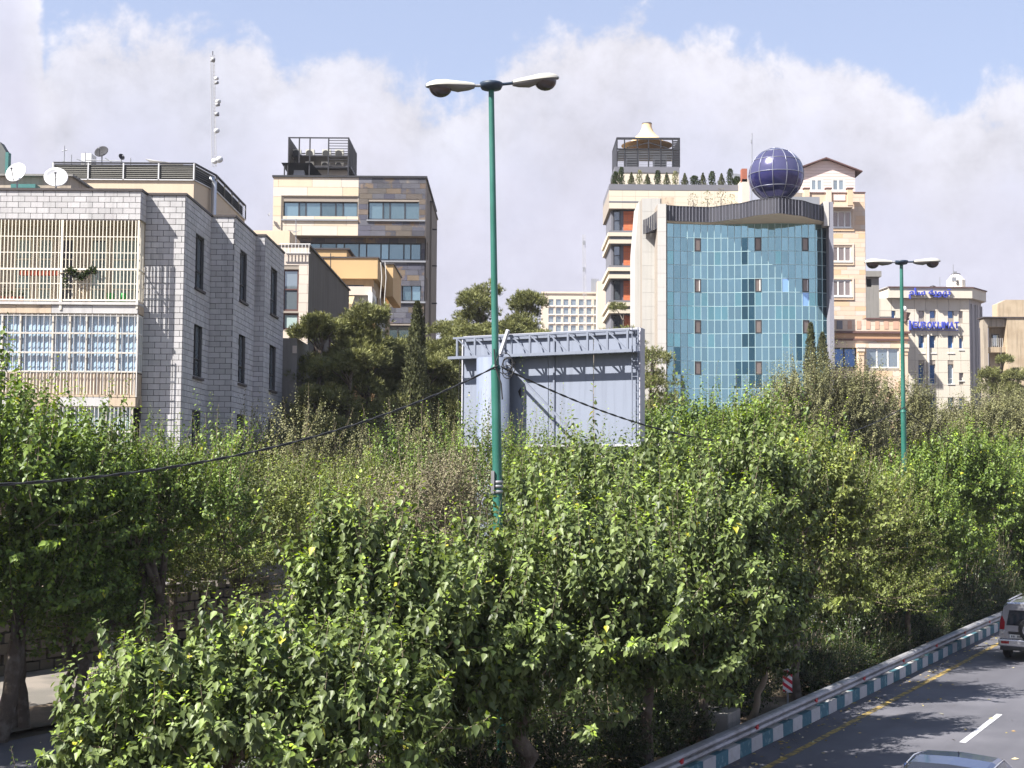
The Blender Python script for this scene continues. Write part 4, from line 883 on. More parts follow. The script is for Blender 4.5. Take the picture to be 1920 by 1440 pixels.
# ================================================================== far hotel and thin mast
mat('hotel_cream', (.58, .50, .41), .85, 0, .05, .2); mat('white_render', (.70, .66, .6), .85, 0, .05)
def hotel():
    Y = 380; root = thing('hotel_block', 'far pale slab block with rows of small square windows', 'building', (20, 385, 0))
    a, b = at(1023, 556, Y), at(1134, 545, Y); x0, x1, zt = a.x-1, b.x+3, (a.z+b.z)/2; holes = []
    xs = [at(p, 580, Y).x for p in (1029, 1043, 1057, 1071, 1086, 1100, 1114, 1128)]
    for y in (567, 583, 599, 616, 633, 650):
        z = at(1075, y, Y).z
        for x in xs: holes.append((x-.1, x+1.35, z-.9, z+.9))
    m = MB(); wall(m, 'y', Y, x0, x1, 0, zt, holes, .5); m.build('wall', MT['hotel_cream'], root)
    MB().box(x0+.1, x1, Y+.51, Y+18, 0, zt-.1).build('core', MT['hotel_cream'], root); MB().box(x0-.2, x1, Y-.3, Y+18, zt+.002, zt+.5).build('coping', MT['hotel_cream'], root)
    for h in holes: pbox('window', MT['white_frame'], h[0]-.05, h[1]+.25, Y-.25, Y-.01, h[2]-.35, h[2]-.05, root); pbox('window', MT['grey_glass'], h[0], h[1], Y+.25, Y+.3, h[2], h[3], root)
    c = rect(1120, 527, 1136, 548, 372); MB().box(c[0], c[1]+6, 372, 378, 0, c[3]).build('stair_tower', MT['hotel_cream'], root)
    for k in range(4): p = at(1110+k*3.6, 540, 375); MB().box(p.x-.22, p.x+.22, 375, 375.4, zt, zt+3.6).build('roof_pipe', MT['grey_metal'], root)
hotel()
mast2, _, _ = lattice('thin_lattice_mast', 'very thin faint lattice mast rising beside the far slab block', 1097.5, 440, 640, 300, .75, MT['mast_grey'], 26)
for py, r in ((455, 5), (505, 4)): c = at(1095, py, 300); MB().box(c.x-.3, c.x+.2, 299.5, 299.8, c.z-.5, c.z+.4).build('link_box', MT['grey_metal'], mast2)
# ================================================================== terraced building with red panels
mat('cream_slab', (.58, .515, .41), .8, 0, .04, .8, rnd=.03); mat('fascia_grey', (.17, .17, .19), .55, .2, .06); mat('terracotta', (.62, .17, .07), .75, 0, .07, 1, rnd=.12); mat('tent', (.66, .48, .28), .8, 0, .04)
def terrace_tower():
    Y = 130.0; root = thing('terraced_block', 'cream terraced office block with terracotta panels and a planted roof', 'building', (16, 135, 0)); g = lambda a, b, c, d, q=0: rect(a, b, c, d, Y+q)
    xl, xr = at(1142, 450, Y).x, at(1400, 400, Y).x; D = 9.0
    zf1, zf0 = at(1270, 346, Y).z, at(1270, 357, Y).z
    MB().box(xl-.0, xr, Y, Y+D, zf0, zf1).build('roof_fascia', MT['fascia_grey'], root); pbox('fascia_end', MT['fascia_grey'], at(1391, 400, Y).x, xr-.02, Y-.03, Y-.001, at(1395, 430, Y).z, zf1, root)
    MB().box(xl+.5, xr-.05, Y+.9, Y+D, 0, zf0-.001).build('core', MT['dark_room'], root)
    z1, z0 = zf0-.001, at(1170, 391, Y).z; m = MB().box(xl, xr-.1, Y+.06, Y+D, z0, z1).build('top_band', MT['soft_mortar'], root)
    lay(courses('y', Y+.06, xl, xr-.1, z0, z1-.02, .55, 1.3, .015, (), 0, False), 'stone_slab', MT['cream_slab'], root, .04, 80)
    MB().box(xl-.02, xl+3.4, Y+.0, Y+.015, at(1170, 377, Y).z-.14, at(1170, 377, Y).z).build('grey_line', MT['fascia_grey'], root)
    for k in range(5):
        t, b = 393+65.4*k, 432+65.4*k; zt, zb = at(1170, t, Y).z, at(1170, b, Y).z; zn = at(1170, t+65.4, Y).z
        # recessed storey: brown-grey jamb, glazed slot, panel of terracotta courses
        Yr = Y+.75; p = rect(1167, t, 1400, b, Yr)
        MB().box(xl+.3, xr-.4, Yr+.06, Yr+.3, zb, zt).build('storey_wall', MT['fascia_grey'], root)
        window(root, at(1150, t, Yr).x, at(1163, t, Yr).x, zb+.05, zt-.02, Yr-.1, 1, MT['dark_frame'], MT['dark_glass'], .09, (.52,), .05)
        lay(courses('y', Yr, p[0]+.1, at(1205, t, Yr).x, zb+.05, zt-.02, .17, .8, .02, (), 0), 'terracotta_tile', MT['terracotta'], root, .05, 60, stuff='terracotta_tiles')
        # slab bands below
        c1 = at(1170, b+4, Y).z; c2 = at(1170, b+11, Y).z; c3 = at(1170, b+17, Y).z
        MB().box(xl-.0, xr-.3, Y-.0, Y+D, c1, zb).build('grey_band', MT['fascia_grey'], root)
        MB().box(xl-.12, xr-.3, Y-.12, Y+D, c2, c1-.002).build('cream_band', MT['cream_slab'], root)
        MB().box(xl+.1, xr-.3, Y+.1, Y+D, c3, c2-.002).build('grey_band', MT['fascia_grey'], root)
        MB().box(xl-.02, xr-.3, Y-.02, Y+D, zn+.1, c3-.002).build('cream_band', MT['cream_slab'], root)
        MB().box(xl+.2, xr-.3, Y+.2, Y+D, zn, zn+.098).build('grey_band', MT['fascia_grey'], root)
        # side: recessed bay
        MB().box(xl+.25, xl+.45, Y+.9, Y+D-1, zb, zt).build('side_wall', MT['fascia_grey'], root)
    # penthouse
    Yp = Y+3.4; a = rect(1153, 322, 1273, 348, Yp); MB().box(a[0]+.3, a[1], Yp, Yp+6, zf1, a[3]+.4).build('penthouse_wall', MT['cream_slab'], root)
    zb0, zb1 = at(1215, 324, Yp).z, at(1215, 313, Yp).z; MB().box(a[0]-.05, a[1]+.05, Yp-.06, Yp+6, zb0, zb1).build('penthouse_band', MT['fascia_grey'], root)
    ct, cm = at(1215, 258, Yp).z, at(1215, 279, Yp).z; x0, x1 = at(1157, 290, Yp).x, at(1274, 290, Yp).x; C_ = MB()
    for x in (x0, at(1171, 290, Yp).x, at(1195, 290, Yp).x, at(1216, 290, Yp).x, at(1239, 290, Yp).x, at(1261, 290, Yp).x, x1):
        C_.box(x-.06, x+.06, Yp-.06, Yp+.06, zb1, ct)
        if x in (x0, x1): C_.box(x-.06, x+.06, Yp+5.8, Yp+5.9, zb1, ct)
    C_.box(x0, x1, Yp-.07, Yp+.07, ct-.22, ct).box(x0, x1, Yp-.06, Yp+.06, cm-.1, cm+.02).box(x0, x1, Yp+5.8, Yp+5.95, ct-.2, ct).box(x0-.07, x0+.07, Yp+.08, Yp+5.79, ct-.2, ct).box(x1-.07, x1+.07, Yp+.08, Yp+5.79, ct-.2, ct)
    C_.bar((at(1175, 276, Yp).x, Yp, cm+.1), (at(1216, 264, Yp).x, Yp+.1, ct-.5), .09).bar((at(1216, 264, Yp).x, Yp, ct-.5), (at(1252, 276, Yp).x, Yp+.1, cm+.1), .09)
    C_ = C_.build('roof_cage', MT['dark_metal'], root)
    for k in range(16):
        z = zb1+(ct-.3-zb1)*(k+.5)/16
        pbox('cage_louvre', MT['dark_metal'], x0-.06, x0+.06, Yp+.08, Yp+5.7, z-.11, z+.11, C_); pbox('cage_louvre', MT['dark_metal'], x1-.06, x1+.06, Yp+.08, Yp+5.7, z-.06, z+.06, C_)
        if k < 10: pbox('cage_louvre', MT['grey_metal'], x0+.1, x1-.1, Yp-.03, Yp+.02, z-.018, z+.018, C_)
        pbox('cage_louvre', MT['dark_metal'], at(1261, 290, Yp).x, x1-.061, Yp-.035, Yp+.02, z-.06, z+.06, C_)
    MB().box(x0+.2, x1-.2, Yp+.4, Yp+5.6, cm+.02, cm+.1).build('cage_ceiling', mat('reed', (.30, .24, .17), .9), root); MB().box(x0+.1, x1-.1, Yp+5.5, Yp+5.6, cm, ct-.2).build('reed_screen', MT['reed'], root)
    # tensile tent with a ring at the top
    tx = at(1213, 250, Yp+3).x; zr = at(1213, 232, Yp+3).z; r1 = (at(1222, 240, Yp+3).x-tx); r2 = (at(1250, 240, Yp+3).x-tx)
    MB().lathe([(r1, zr), (r1*1.02, zr-.4), (r1*1.35, zr-.85), (r1*1.9, zr-1.2), (r2, ct+.02), (r2*1.3, ct-.1)], (tx, Yp+3, 0), 24).build('tent_roof', MT['tent'], root); MB().lathe([(0, zr+.04), (r1*1.04, zr+.04), (r1*1.04, zr-.06)], (tx, Yp+3, 0), 24).build('tent_ring', MT['metal_trim'], root)
    return zf1, zb1, Yp
random.seed(9)
ZF = terrace_tower()
for px, w, h, l in ((1186, 24, 25, 'dark grey cooling unit standing in the penthouse cage, the left one'), (1238, 24, 22, 'dark grey cooling unit standing in the penthouse cage, the right one')):
    X0, X1, Z0, Z1 = rect(px-w/2, 313-h, px+w/2, 313, ZF[2]+2); t = thing('cooling_unit', l, 'cooling unit', ((X0+X1)/2, ZF[2]+2, ZF[1]), 0, 'cooling units in the penthouse cage')
    MB().box(X0, X1, ZF[2]+2, ZF[2]+3.2, ZF[1]+.01, Z1).build('casing', MT['grey_metal'], t); MB().box(X0+.1, X1-.1, ZF[2]+1.97, ZF[2]+1.999, ZF[1]+.3, Z1-.5).build('intake_grille', MT['dark_metal'], t); MB().box(X0+.2, X1-.2, ZF[2]+2.1, ZF[2]+3, Z1+.001, Z1+.12).build('fan_hood', MT['dark_metal'], t)
# ================================================================== glass building with the ball
mat('tower_concrete', (.44, .43, .405), .85, 0, .06, .6, rnd=.04, streak=.12); mat('white_stone', (.52, .50, .47), .8, 0, .05, .8, rnd=.04, streak=.1); mat('seam_black', (.045, .045, .055), .5, .2, .1, 1, rnd=.12); mat('mullion', (.42, .58, .60), .4, .3)
glass('teal_glass', (.28, .475, .525), .05, .10, 1.0, .02); glass('teal_dark_reflection', (.07, .16, .20), .05, .2, 1.0); glass('teal_light', (.26, .52, .55), .08, .08, 1.0); glass('pane_sky', (.30, .52, .85), .06, .02, .4); glass('vent_glass', (.20, .16, .14), .1, .1, .3); mat('soffit', (.84, .79, .70), .85)
def glass_tower():
    Y = 105.0; root = thing('glass_office', 'teal glass office block with wavy curtain wall and concrete pier', 'building', (18, 110, 0))
    prof = [(1249, 105.3), (1275, 105.6), (1330, 105.9), (1370, 105.75), (1410, 105.4), (1459, 105.1), (1500, 105.2), (1530, 105.4), (1556, 105.75)]
    def yc(x, P): 
        for (a, p), (b, q) in zip(P, P[1:]):
            if x <= b: f = (x-a)/(b-a); f = f*f*(3-2*f)*.6+f*.4; return p+(q-p)*f
        return P[-1][1]
    N_ = 24; cx = []
    for i in range(N_+1):
        px = 1251+(1555-1251)*i/N_; Yd = yc(px, prof); cx.append((at(px, 600, Yd).x, Yd))
    zt = at(1400, 418, Y).z; ph = 26.15/F*Y; rows = 16; fr = MB(); k = 0; extra = MB()
    ven = {}
    for c, w in ((4, 0), (13, 1), (20, 2)):
        for r in (1, 4, 7, 10): ven[(c, r)] = 1
    ven[(4, 1)] = ven[(4, 4)] = 1
    dark = lambda c, r: (c in (11, 12) and r > 3) or (c == 11 and r in (1, 2)) or (c == 1 and r in (9, 10)) or (c == 10 and r > 9) or c == 23 or (c == 13 and r in (11, 12)) or (c == 19 and r in (8, 9))  # panes whose darker colour paints dark reflections into the glass
    rs = random.Random(4)
    for c in range(N_):
        (xa, ya), (xb, yb) = cx[c], cx[c+1]; L = math.hypot(xb-xa, yb-ya); a = math.atan2(yb-ya, xb-xa)
        for r in range(rows):
            z1 = zt-ph*r; z0 = z1-ph; ce = ((xa+xb)/2, (ya+yb)/2, (z0+z1)/2)
            mt = MT['teal_dark_reflection'] if dark(c, r) and rs.random() < .9 else (MT['teal_light'] if r in (2, 5, 6, 8) and rs.random() < .3 else MT['teal_glass'])
            if (c, r) == (17, 4): mt = MT['pane_sky']
            if (c, r) == (20, 5): mt = MT['pane_sky']
            if (c, r) in ven:
                nx, ny = math.sin(a), -math.cos(a); w = MB(); hw, hh = L/2-.01, ph/2-.02
                for (p, q, s_, t_) in ((-hw, hw, hh-.07, hh), (-hw, hw, -hh, -hh+.07), (-hw, -hw+.07, -hh+.071, hh-.071), (hw-.07, hw, -hh+.071, hh-.071)): w.box(p, q, -.07, -.005, s_, t_)
                o = w.build('window', MT['dark_frame'], root, loc=ce); o.rotation_euler.z = a
                g = piece('pane', MT['vent_glass'], ce, (L-.12, .02, ph-.16), o); g.location = (0, -.02, 0)
                if r == 4: g2 = piece('open_sash', MT['white_frame'], ce, (.07, .03, ph-.2), o); g2.location = (L/2-.13, -.045, 0)
                continue
            if r < 12:
                o = piece('pane', mt, ce, (L-.045, .02, ph-.045), root, a+rs.uniform(-.006, .006)); o.rotation_euler.x = rs.uniform(-.008, .008)
            else: extra.add([(xa, ya, z0), (xb, yb, z0), (xb, yb, z1), (xa, ya, z1)], [(0, 1, 2, 3)])
    extra.build('lower_glazing', MT['teal_glass'], root, kind='stuff')
    for c in range(N_+1):
        x, y = cx[c]; fr.box(x-.022, x+.022, y-.045, y+.02, zt-ph*rows, zt)
    for r in range(rows+1):
        z = zt-ph*r
        for c in range(N_):
            (xa, ya), (xb, yb) = cx[c], cx[c+1]; fr.bar((xa, ya-.012, z), (xb, yb-.012, z), .05, .042)
    fr.build('mullion_grid', MT['mullion'], root)
    bk = MB()
    for c in range(N_): (xa, ya), (xb, yb) = cx[c], cx[c+1]; bk.add([(xa, ya+.15, 0), (xb, yb+.15, 0), (xb, yb+.15, zt), (xa, ya+.15, zt)], [(0, 1, 2, 3)])
    bk.build('dark_core', MT['dark_room'], root)
    # parapet: black standing-seam band following a stronger wave
    pp = [(1247, 104.9), (1275, 105.3), (1330, 105.6), (1380, 104.2), (1425, 102.4), (1459, 101.7), (1500, 102.6), (1530, 104.2), (1549, 105.2)]
    zb, zp = at(1330, 416, 105.4).z+.0, at(1330, 388, 105.4).z; n = 48; q = []
    for i in range(n+1): px = 1249+(1547-1249)*i/n; Yd = yc(px, pp); q.append((at(px, 400, Yd).x, Yd))
    for i in range(n):
        (xa, ya), (xb, yb) = q[i], q[i+1]; a = math.atan2(yb-ya, xb-xa); L = math.hypot(xb-xa, yb-ya)
        piece('seam_panel', MT['seam_black'], ((xa+xb)/2, (ya+yb)/2, (zb+zp)/2), (L-.03, .06, zp-zb), root, a)
        MB().box(xa-.02, xa+.02, ya-.07, ya-.031, zb, zp).build('seam', mat('seam_light', (.22, .22, .26), .5, .2), root)
    sf = MB(); cp = MB()
    for i in range(n):
        (xa, ya), (xb, yb) = q[i], q[i+1]; pxa, pxb = 1249+(298)*i/n, 1249+298*(i+1)/n
        ga, gb = yc(pxa, prof), yc(pxb, prof); sf.add([(xa, ya, zb), (xb, yb, zb), (at(pxb, 418, gb).x, gb+.1, zb-.12), (at(pxa, 418, ga).x, ga+.1, zb-.12)], [(0, 1, 2, 3)])
        cp.add([(xa, ya-.05, zp+.03), (xb, yb-.05, zp+.03), (xb, yb+.4, zp+.03), (xa, ya+.4, zp+.03)], [(0, 1, 2, 3)])
        cp.bar((xa, ya, zp+.0), (xb, yb, zp+.0), .12, .06)
    sf.build('soffit', MT['soffit'], root); cp.build('coping', MT['dark_metal'], root)
    ed = MB()
    for c in range(N_): (xa, ya), (xb, yb) = cx[c], cx[c+1]; ed.bar((xa, ya-.06, zt+.06), (xb, yb-.06, zt+.06), .12, .10)
    ed.build('pale_edge', MT['cream_slab'], root)
    # roof slab
    MB().add([(x, y+.05, zp-.6) for x, y in q]+[(q[-1][0], 118, zp-.6), (q[0][0], 118, zp-.6)], [tuple(range(n+3))]).build('roof', MT['concrete'], root)
    # left piers
    a = rect(1200, 372, 1234, 780, 106.5); MB().box(a[0]+.15, a[1]+.3, 106.5, 112, 0, a[3]).build('pier_core', MT['soft_mortar'], root)
    lay(courses('y', 106.5, a[0]+.15, a[1]+.2, 6, a[3], 1.1, .74, .012, (), 0, False), 'stone_panel', MT['tower_concrete'], root, .05, 90)
    MB().prism([(a[0]-.3, 0), (a[0]+.14, 0), (a[0]+.14, a[3]), (a[0]+.02, a[3]), (a[0]-.3, a[3]-4)], 107.5, 112).build('pier_flank', MT['tower_concrete'], root)
    b = rect(1233, 382, 1250, 780, 104.2); MB().box(b[0], b[1]-.04, 104.26, 112, 0, b[3]).build('pier_core', MT['soft_mortar'], root)
    lay(courses('y', 104.26, b[0], b[1]-.04, 6, b[3], 1.1, .75, .012, (), 0, False), 'stone_panel', MT['white_stone'], root, .05, 40)
    MB().box(b[1]-.039, b[1]+.04, 104.3, 106.5, 0, b[3]-.02).build('dark_jamb', MT['metal_trim'], root)
    # curved dark balcony on the pier
    c0, c1 = at(1206, 420, 106.3), at(1234, 420, 104.5); sb = MB(); n2 = 7; Q = []
    for i in range(n2+1): f = i/n2; Q.append((c0.x+(c1.x-c0.x)*f, 106.3-1.8*math.sin(f*math.pi/2)**1.5, at(1206+28*f, 411-11*f**2, 106).z, at(1206+28*f, 438-3*f, 106).z))
    for i in range(n2):
        A_, B_ = Q[i], Q[i+1]
        MB().add([(A_[0], A_[1], A_[3]), (B_[0]-.03, B_[1], B_[3]), (B_[0]-.03, B_[1], B_[2]), (A_[0], A_[1], A_[2])], [(0, 1, 2, 3)]).build('seam_panel', MT['seam_black'], root)
    MB().add([(A_[0], A_[1], A_[3]) for A_ in Q]+[(Q[-1][0], 106.4, Q[-1][3])], [tuple(range(n2+2))]).build('balcony_soffit', MT['seam_black'], root)
    # right pier
    d = rect(1547, 377, 1556, 800, 104.6); MB().box(d[0], d[1], 104.6, 112, zb+.0-.4, d[3]).build('pier', MT['white_stone'], root); e = rect(1554, 377, 1562, 800, 105); MB().box(d[1]+.001, e[1], 104.65, 113, 0, d[3]-.05).build('pier_flank', mat('grey_panel', (.24, .24, .28), .7, 0, .06), root)
    f = rect(1488, 369, 1537, 381, 109); MB().box(f[0]-1, f[1], 109, 112, zp-.6, f[3]).build('plant_box', MT['grey_metal'], root)
    # wall bits between pier and fascia
    g = rect(1234, 370, 1264, 384, 108); MB().box(g[0], g[1], 108, 112, zp-1, g[3]).build('roof_wall', MT['slab_tan'], root)
    return zp, q
random.seed(13)
ZP, _q = glass_tower()
glass('ball_glass', (.035, .035, .15), .12, .12, .55, .01); glass('ball_sky_sheen', (.10, .095, .19), .15, .1, .5); mat('ball_rib', (.24, .25, .30), .4, .4); mat('ball_white', (.75, .75, .78), .4, .2)
def ball():
    Y = 104.5; c = at(1455, 329, Y); r = 51.5/F*Y; t = thing('glass_ball', 'large dark blue panelled glass globe standing on the wavy roof edge', 'globe', (c.x, c.y, ZP), 0)
    W_ = MB(); nl, nm = 6, 12; z0 = -math.pi/2; lat = [-1.45, -1.05, -.53, 0, .53, 1.0, 1.35]
    def P(la, lo, rr=r): return c+Vector((rr*math.cos(la)*math.cos(lo), rr*math.cos(la)*math.sin(lo), rr*math.sin(la)))
    off = R(12)
    for i in range(nl):
        for j in range(nm):
            m = MB(); g = 3; vs = []; o_ = random.uniform(-.004, .004)
            for u_ in range(g+1):
                for v_ in range(g+1): vs.append(P(lat[i]+.012+(lat[i+1]-lat[i]-.024)*u_/g, off+2*math.pi*(j+.02+.96*v_/g)/nm, r+o_))
            m.add(vs, [(a*(g+1)+b, a*(g+1)+b+1, (a+1)*(g+1)+b+1, (a+1)*(g+1)+b) for a in range(g) for b in range(g)], 0, True)
            m.build('glass_panel', MT['ball_sky_sheen'] if lat[i] > -.01 else MT['ball_glass'], t)  # upper panels coloured paler to paint the sky's reflection
    rb = MB()
    for j in range(nm): lo = off+2*math.pi*j/nm; rb.tube([P(-1.4+2.8*k/20, lo, r+.012) for k in range(21)], .03, 6)
    for la in lat: rb.tube([P(la, 2*math.pi*k/40, r+.012) for k in range(41)], .026, 6)
    rb.build('rib_cage', MT['ball_rib'], t); cap = MB(); cap.lathe([(0, r*1.0), (r*math.cos(1.35), r*math.sin(1.35)+.0)], c, 16); cap.build('top_cap', MT['ball_sky_sheen'], t)
    MB().lathe([(.9, -r-.35), (.9, -r+.25)], c, 20).build('plinth', MT['dark_metal'], t)
ball()
t = thing('whip_antenna', 'thin whip antenna rising left of the glass globe', 'aerial', (at(1409, 350, 107).x, 107, ZP-.6)); MB().tube([(at(1409, 350, 107).x, 107, ZP-.6), at(1410, 250, 107)], .035, 5).build('rod', MT['grey_metal'], t); MB().tube([at(1409, 262, 107), at(1409, 268, 107)], .07, 6).build('collar', MT['grey_metal'], t)
X0, X1, Z0, Z1 = rect(1391, 316, 1401, 337, 128); t = thing('rusty_chimney', 'rusty red-brown chimney box beside the glass globe', 'chimney', (X0, 128, 20)); MB().box(X0, X1, 128, 128.8, Z0-.2, Z1).build('flue', mat('rust', (.30, .10, .06), .8, 0, .2, 3), t)
X0, X1, Z0, Z1 = rect(1388, 336, 1402, 372, 129); MB().box(X0, X1, 128.0, 130.5, 18, Z1-.2).build('base', MT['pale_stone'], t)
X0, X1, Z0, Z1 = rect(1375, 325, 1389, 345, 133); t = thing('roof_box', 'blue-grey metal box behind the rightmost roof shrub', 'roof box', (X0, 133, ZF[0])); MB().prism([(X0, ZF[0]), (X1, ZF[0]), (X1, Z1-.1), (X0+.1, Z1)], 133, 134).build('casing', MT['grey_metal'], t); MB().box(X0+.1, X1-.1, 132.96, 132.999, ZF[0]+.2, Z1-.3).build('door', MT['fascia_grey'], t)
# ================================================================== pink and beige apartment tower with gable
mat('pink_siding', (.68, .55, .51), .8, 0, .03, 1, rnd=.03); mat('peach_stone', (.60, .465, .35), .82, 0, .05, 1, rnd=.025, hue=.003); mat('roof_brown', (.12, .065, .06), .7)
glass('beige_glass', (.25, .21, .20), .1, .2, .4)
def gable_tower():
    Y = 123.0; root = thing('gabled_tower', 'peach stone apartment tower with pink gabled top storey and balconies', 'building', (30, 128, 0)); g = lambda *a: rect(*a, Y)
    x0, x1, zt = at(1480, 450, Y).x, at(1622, 450, Y).x, at(1610, 362, Y).z
    W_ = [g(1559, 396, 1596, 427), g(1559, 460.5, 1596, 491), g(1559, 525, 1596, 556)]
    m = MB(); wall(m, 'y', Y, x0, x1, 0, zt, W_, .2); m.add([(x1, Y, 0), (x1, Y+9, 0), (x1, Y+9, zt), (x1, Y, zt)], [(0, 1, 2, 3)]); m.add([(x0, Y, zt), (x1, Y, zt), (x1, Y+9, zt), (x0, Y+9, zt)], [(0, 1, 2, 3)]); m.build('wall', MT['soft_mortar'], root)
    lay(courses('y', Y, at(1550, 450, Y).x, x1, at(1600, 600, Y).z, zt-.02, .42, 1.6, .014, W_, .3), 'stone_slab', MT['peach_stone'], root, .03, 200)
    lay(courses('x', x1, Y, Y+9, at(1600, 600, Y).z, zt-.02, .42, 1.6, .014, (), .3), 'stone_slab', MT['peach_stone'], root, .03, 0, stuff='side_facing')
    for h in W_:
        window(root, *h, Y, 3, MT['white_frame'], MT['beige_glass'], .12, (), .02, .15); MB().box(h[0]-.25, h[1]+.25, Y-.10, Y-.035, h[2]-.32, h[2]-.09).box(h[1]+.08, h[1]+.25, Y-.10, Y-.035, h[2]-.088, h[3]+.2).box(h[0], h[1]+.07, Y-.10, Y-.035, h[3]+.04, h[3]+.2).build('surround', MT['peach_stone'], root)
    MB().box(at(1600, 362, Y).x, x1+.08, Y-.08, Y+9, zt+.001, zt+.10).build('coping', MT['roof_brown'], root)
    # gable storey, set back
    Yg = Y+1.2; a = lambda *q: rect(*q, Yg); gx0, gx1 = at(1498, 350, Yg).x, at(1603, 350, Yg).x; ze = at(1603, 320, Yg).z; za = at(1547, 299, Yg).z; xa = at(1547, 299, Yg).x
    w1, w2 = a(1519, 335, 1543, 359), a(1559, 335, 1584, 359)
    m = MB(); wall(m, 'y', Yg, gx0, gx1, zt-.5, ze, [w1, w2], .15); m.add([(gx0, Yg, ze), (gx1, Yg, ze), (xa, Yg, za)], [(0, 1, 2)]); m.add([(gx1, Yg, zt-.5), (gx1, Yg+8, zt-.5), (gx1, Yg+8, ze), (gx1, Yg, ze)], [(0, 1, 2, 3)]); m.build('gable_wall', MT['soft_mortar'], root)
    bd = courses('y', Yg, gx0, gx1, zt-.5, ze, .30, 40, .02, [w1, w2], 0, False); lay(bd, 'siding_board', MT['pink_siding'], root, .04, 60)
    k = 0; z = ze+.01
    while z < za-.25:
        f = (za-z)/(za-ze); f2 = max(0, (za-z-.28)/(za-ze)); L_, R_ = xa-(xa-gx0)*f, xa+(gx1-xa)*f; L2, R2 = xa-(xa-gx0)*f2, xa+(gx1-xa)*f2
        MB().prism([(L_, z), (R_, z), (R2, z+.28), (L2, z+.28)], Yg-.04, Yg-.001).build('siding_board', MT['pink_siding'], root); z += .30
    for h in (w1, w2): window(root, *h, Yg, 2, MT['white_frame'], MT['grey_glass'], .16, (), .0)
    ov = at(1617, 324, Yg-.4); sl = (za-ze)/(gx1-xa)
    for s_, xe in ((1, ov.x), (-1, xa-(ov.x-xa)*.9)):
        zz = za+.12-sl*abs(xe-xa)
        MB().add([(xa, Yg-.5, za+.12), (xe, Yg-.5, zz), (xe, Yg+8, zz), (xa, Yg+8, za+.12), (xa, Yg-.5, za+.0), (xe, Yg-.5, zz-.1), (xe, Yg+8, zz-.1), (xa, Yg+8, za+.0)], [(0, 1, 2, 3), (7, 6, 5, 4), (0, 4, 5, 1), (1, 5, 6, 2)]).build('roof', MT['roof_brown'], root)
    # balconies in front
    b = g(1534, 368, 1599, 385); Yb = Y-1.0
    b = rect(1506, 366, 1600, 386, Yb); MB().box(b[0], b[1], Yb, Y-.04, b[2]-.1, b[2]+.15).build('balcony_slab', MT['peach_stone'], root); MB().box(b[0], b[1], Yb+.12, Yb+.3, b[2]+.151, at(1550, 362, Yb).z).build('balcony_parapet', MT['peach_stone'], root)
    for px in (1513, 1554, 1594): c = rect(px-5, 354, px+5, 385, Yb); MB().box(c[0], c[1], Yb-.05, Yb+.4, c[2], c[3]).build('balcony_pier', MT['peach_stone'], root); MB().box(c[0]-.06, c[1]+.06, Yb-.1, Yb+.45, c[3]+.001, c[3]+.1).build('pier_cap', MT['roof_brown'], root)
    MB().box(b[0]+.3, b[1]-.3, Yb+.05, Yb+.35, at(1550, 362, Yb).z+.001, at(1550, 362, Yb).z+.09).build('balcony_coping', MT['roof_brown'], root)
    p = rect(1563, 365, 1585, 376, Yb+.1); pbox('balcony_panel', MT['pink_siding'], p[0], p[1], Yb+.06, Yb+.119, p[2], p[3], root)
    # podium with string courses
    Yp = 106.0; x0, x1 = at(1545, 640, Yp).x, at(1702, 640, Yp).x; zt = at(1640, 599, Yp).z; h = [rect(1560, 652, 1606, 690, Yp), rect(1624, 652, 1686, 690, Yp)]
    m = MB(); wall(m, 'y', Yp, x0, x1, 0, zt, h, .25); m.add([(x1, Yp, 0), (x1, Yp+6, 0), (x1, Yp+6, zt), (x1, Yp, zt)], [(0, 1, 2, 3)]); m.add([(x0, Yp, zt), (x1, Yp, zt), (x1, Yp+6, zt), (x0, Yp+6, zt)], [(0, 1, 2, 3)]); m.build('podium_wall', MT['soft_mortar'], root)
    lay(courses('y', Yp, x0, x1, 4, zt-.01, .45, 1.7, .012, h, .3), 'stone_slab', MT['peach_stone'], root, .03, 90, stuff='podium_facing')
    window(root, *h[0], Yp, 2, MT['dark_frame'], MT['blue_glass'], .1); window(root, *h[1], Yp, 3, MT['white_frame'], MT['grey_glass'], .1)
    for z_, d, t_ in ((622.5, .18, .12), (636.5, .14, .1)): zz = at(1630, z_, Yp).z; MB().box(x0, x1+d, Yp-d, Yp-.032, zz-t_, zz+t_*.4).build('string_course', MT['roof_brown'], root)
    zz1, zz2 = at(1630, 635, Yp).z, at(1630, 624.5, Yp).z; pbox('frieze', mat('frieze_brown', (.45, .27, .16), .8, 0, .08), x0, x1+.05, Yp-.06, Yp-.033, zz1, zz2, root)
    for i, px in enumerate((1574, 1593, 1610, 1627.5, 1644.5, 1661.5, 1679.5)):
        q = rect(px-(5.5 if i in (0, 6) else 4), 601, px+(5.5 if i in (0, 6) else 4), 617, Yp); pbox('inset_panel', MT['fascia_grey'] if i == 0 else mat('pink_panel', (.52, .33, .24), .8), q[0], q[1], Yp-.055, Yp-.033, q[2], q[3], root)
    MB().box(at(1623, 599, Yp).x, x1+.12, Yp-.12, Yp+6, zt+.001, zt+.12).build('coping', MT['roof_brown'], root)
    for px in (1615, 1697): q = rect(px-5, 645, px+5, 720, Yp-.3); MB().box(q[0], q[1], Yp-.35, Yp-.034, 0, q[3]-.9).build('pilaster', MT['peach_stone'], root); [MB().box(q[0]-.05*i_, q[1]+.05*i_, Yp-.38-.05*i_, Yp-.034, q[3]-.9+.3*i_+.002, q[3]-.62+.3*i_).build('capital', MT['peach_stone'], root) for i_ in range(3)]
random.seed(21)
gable_tower()
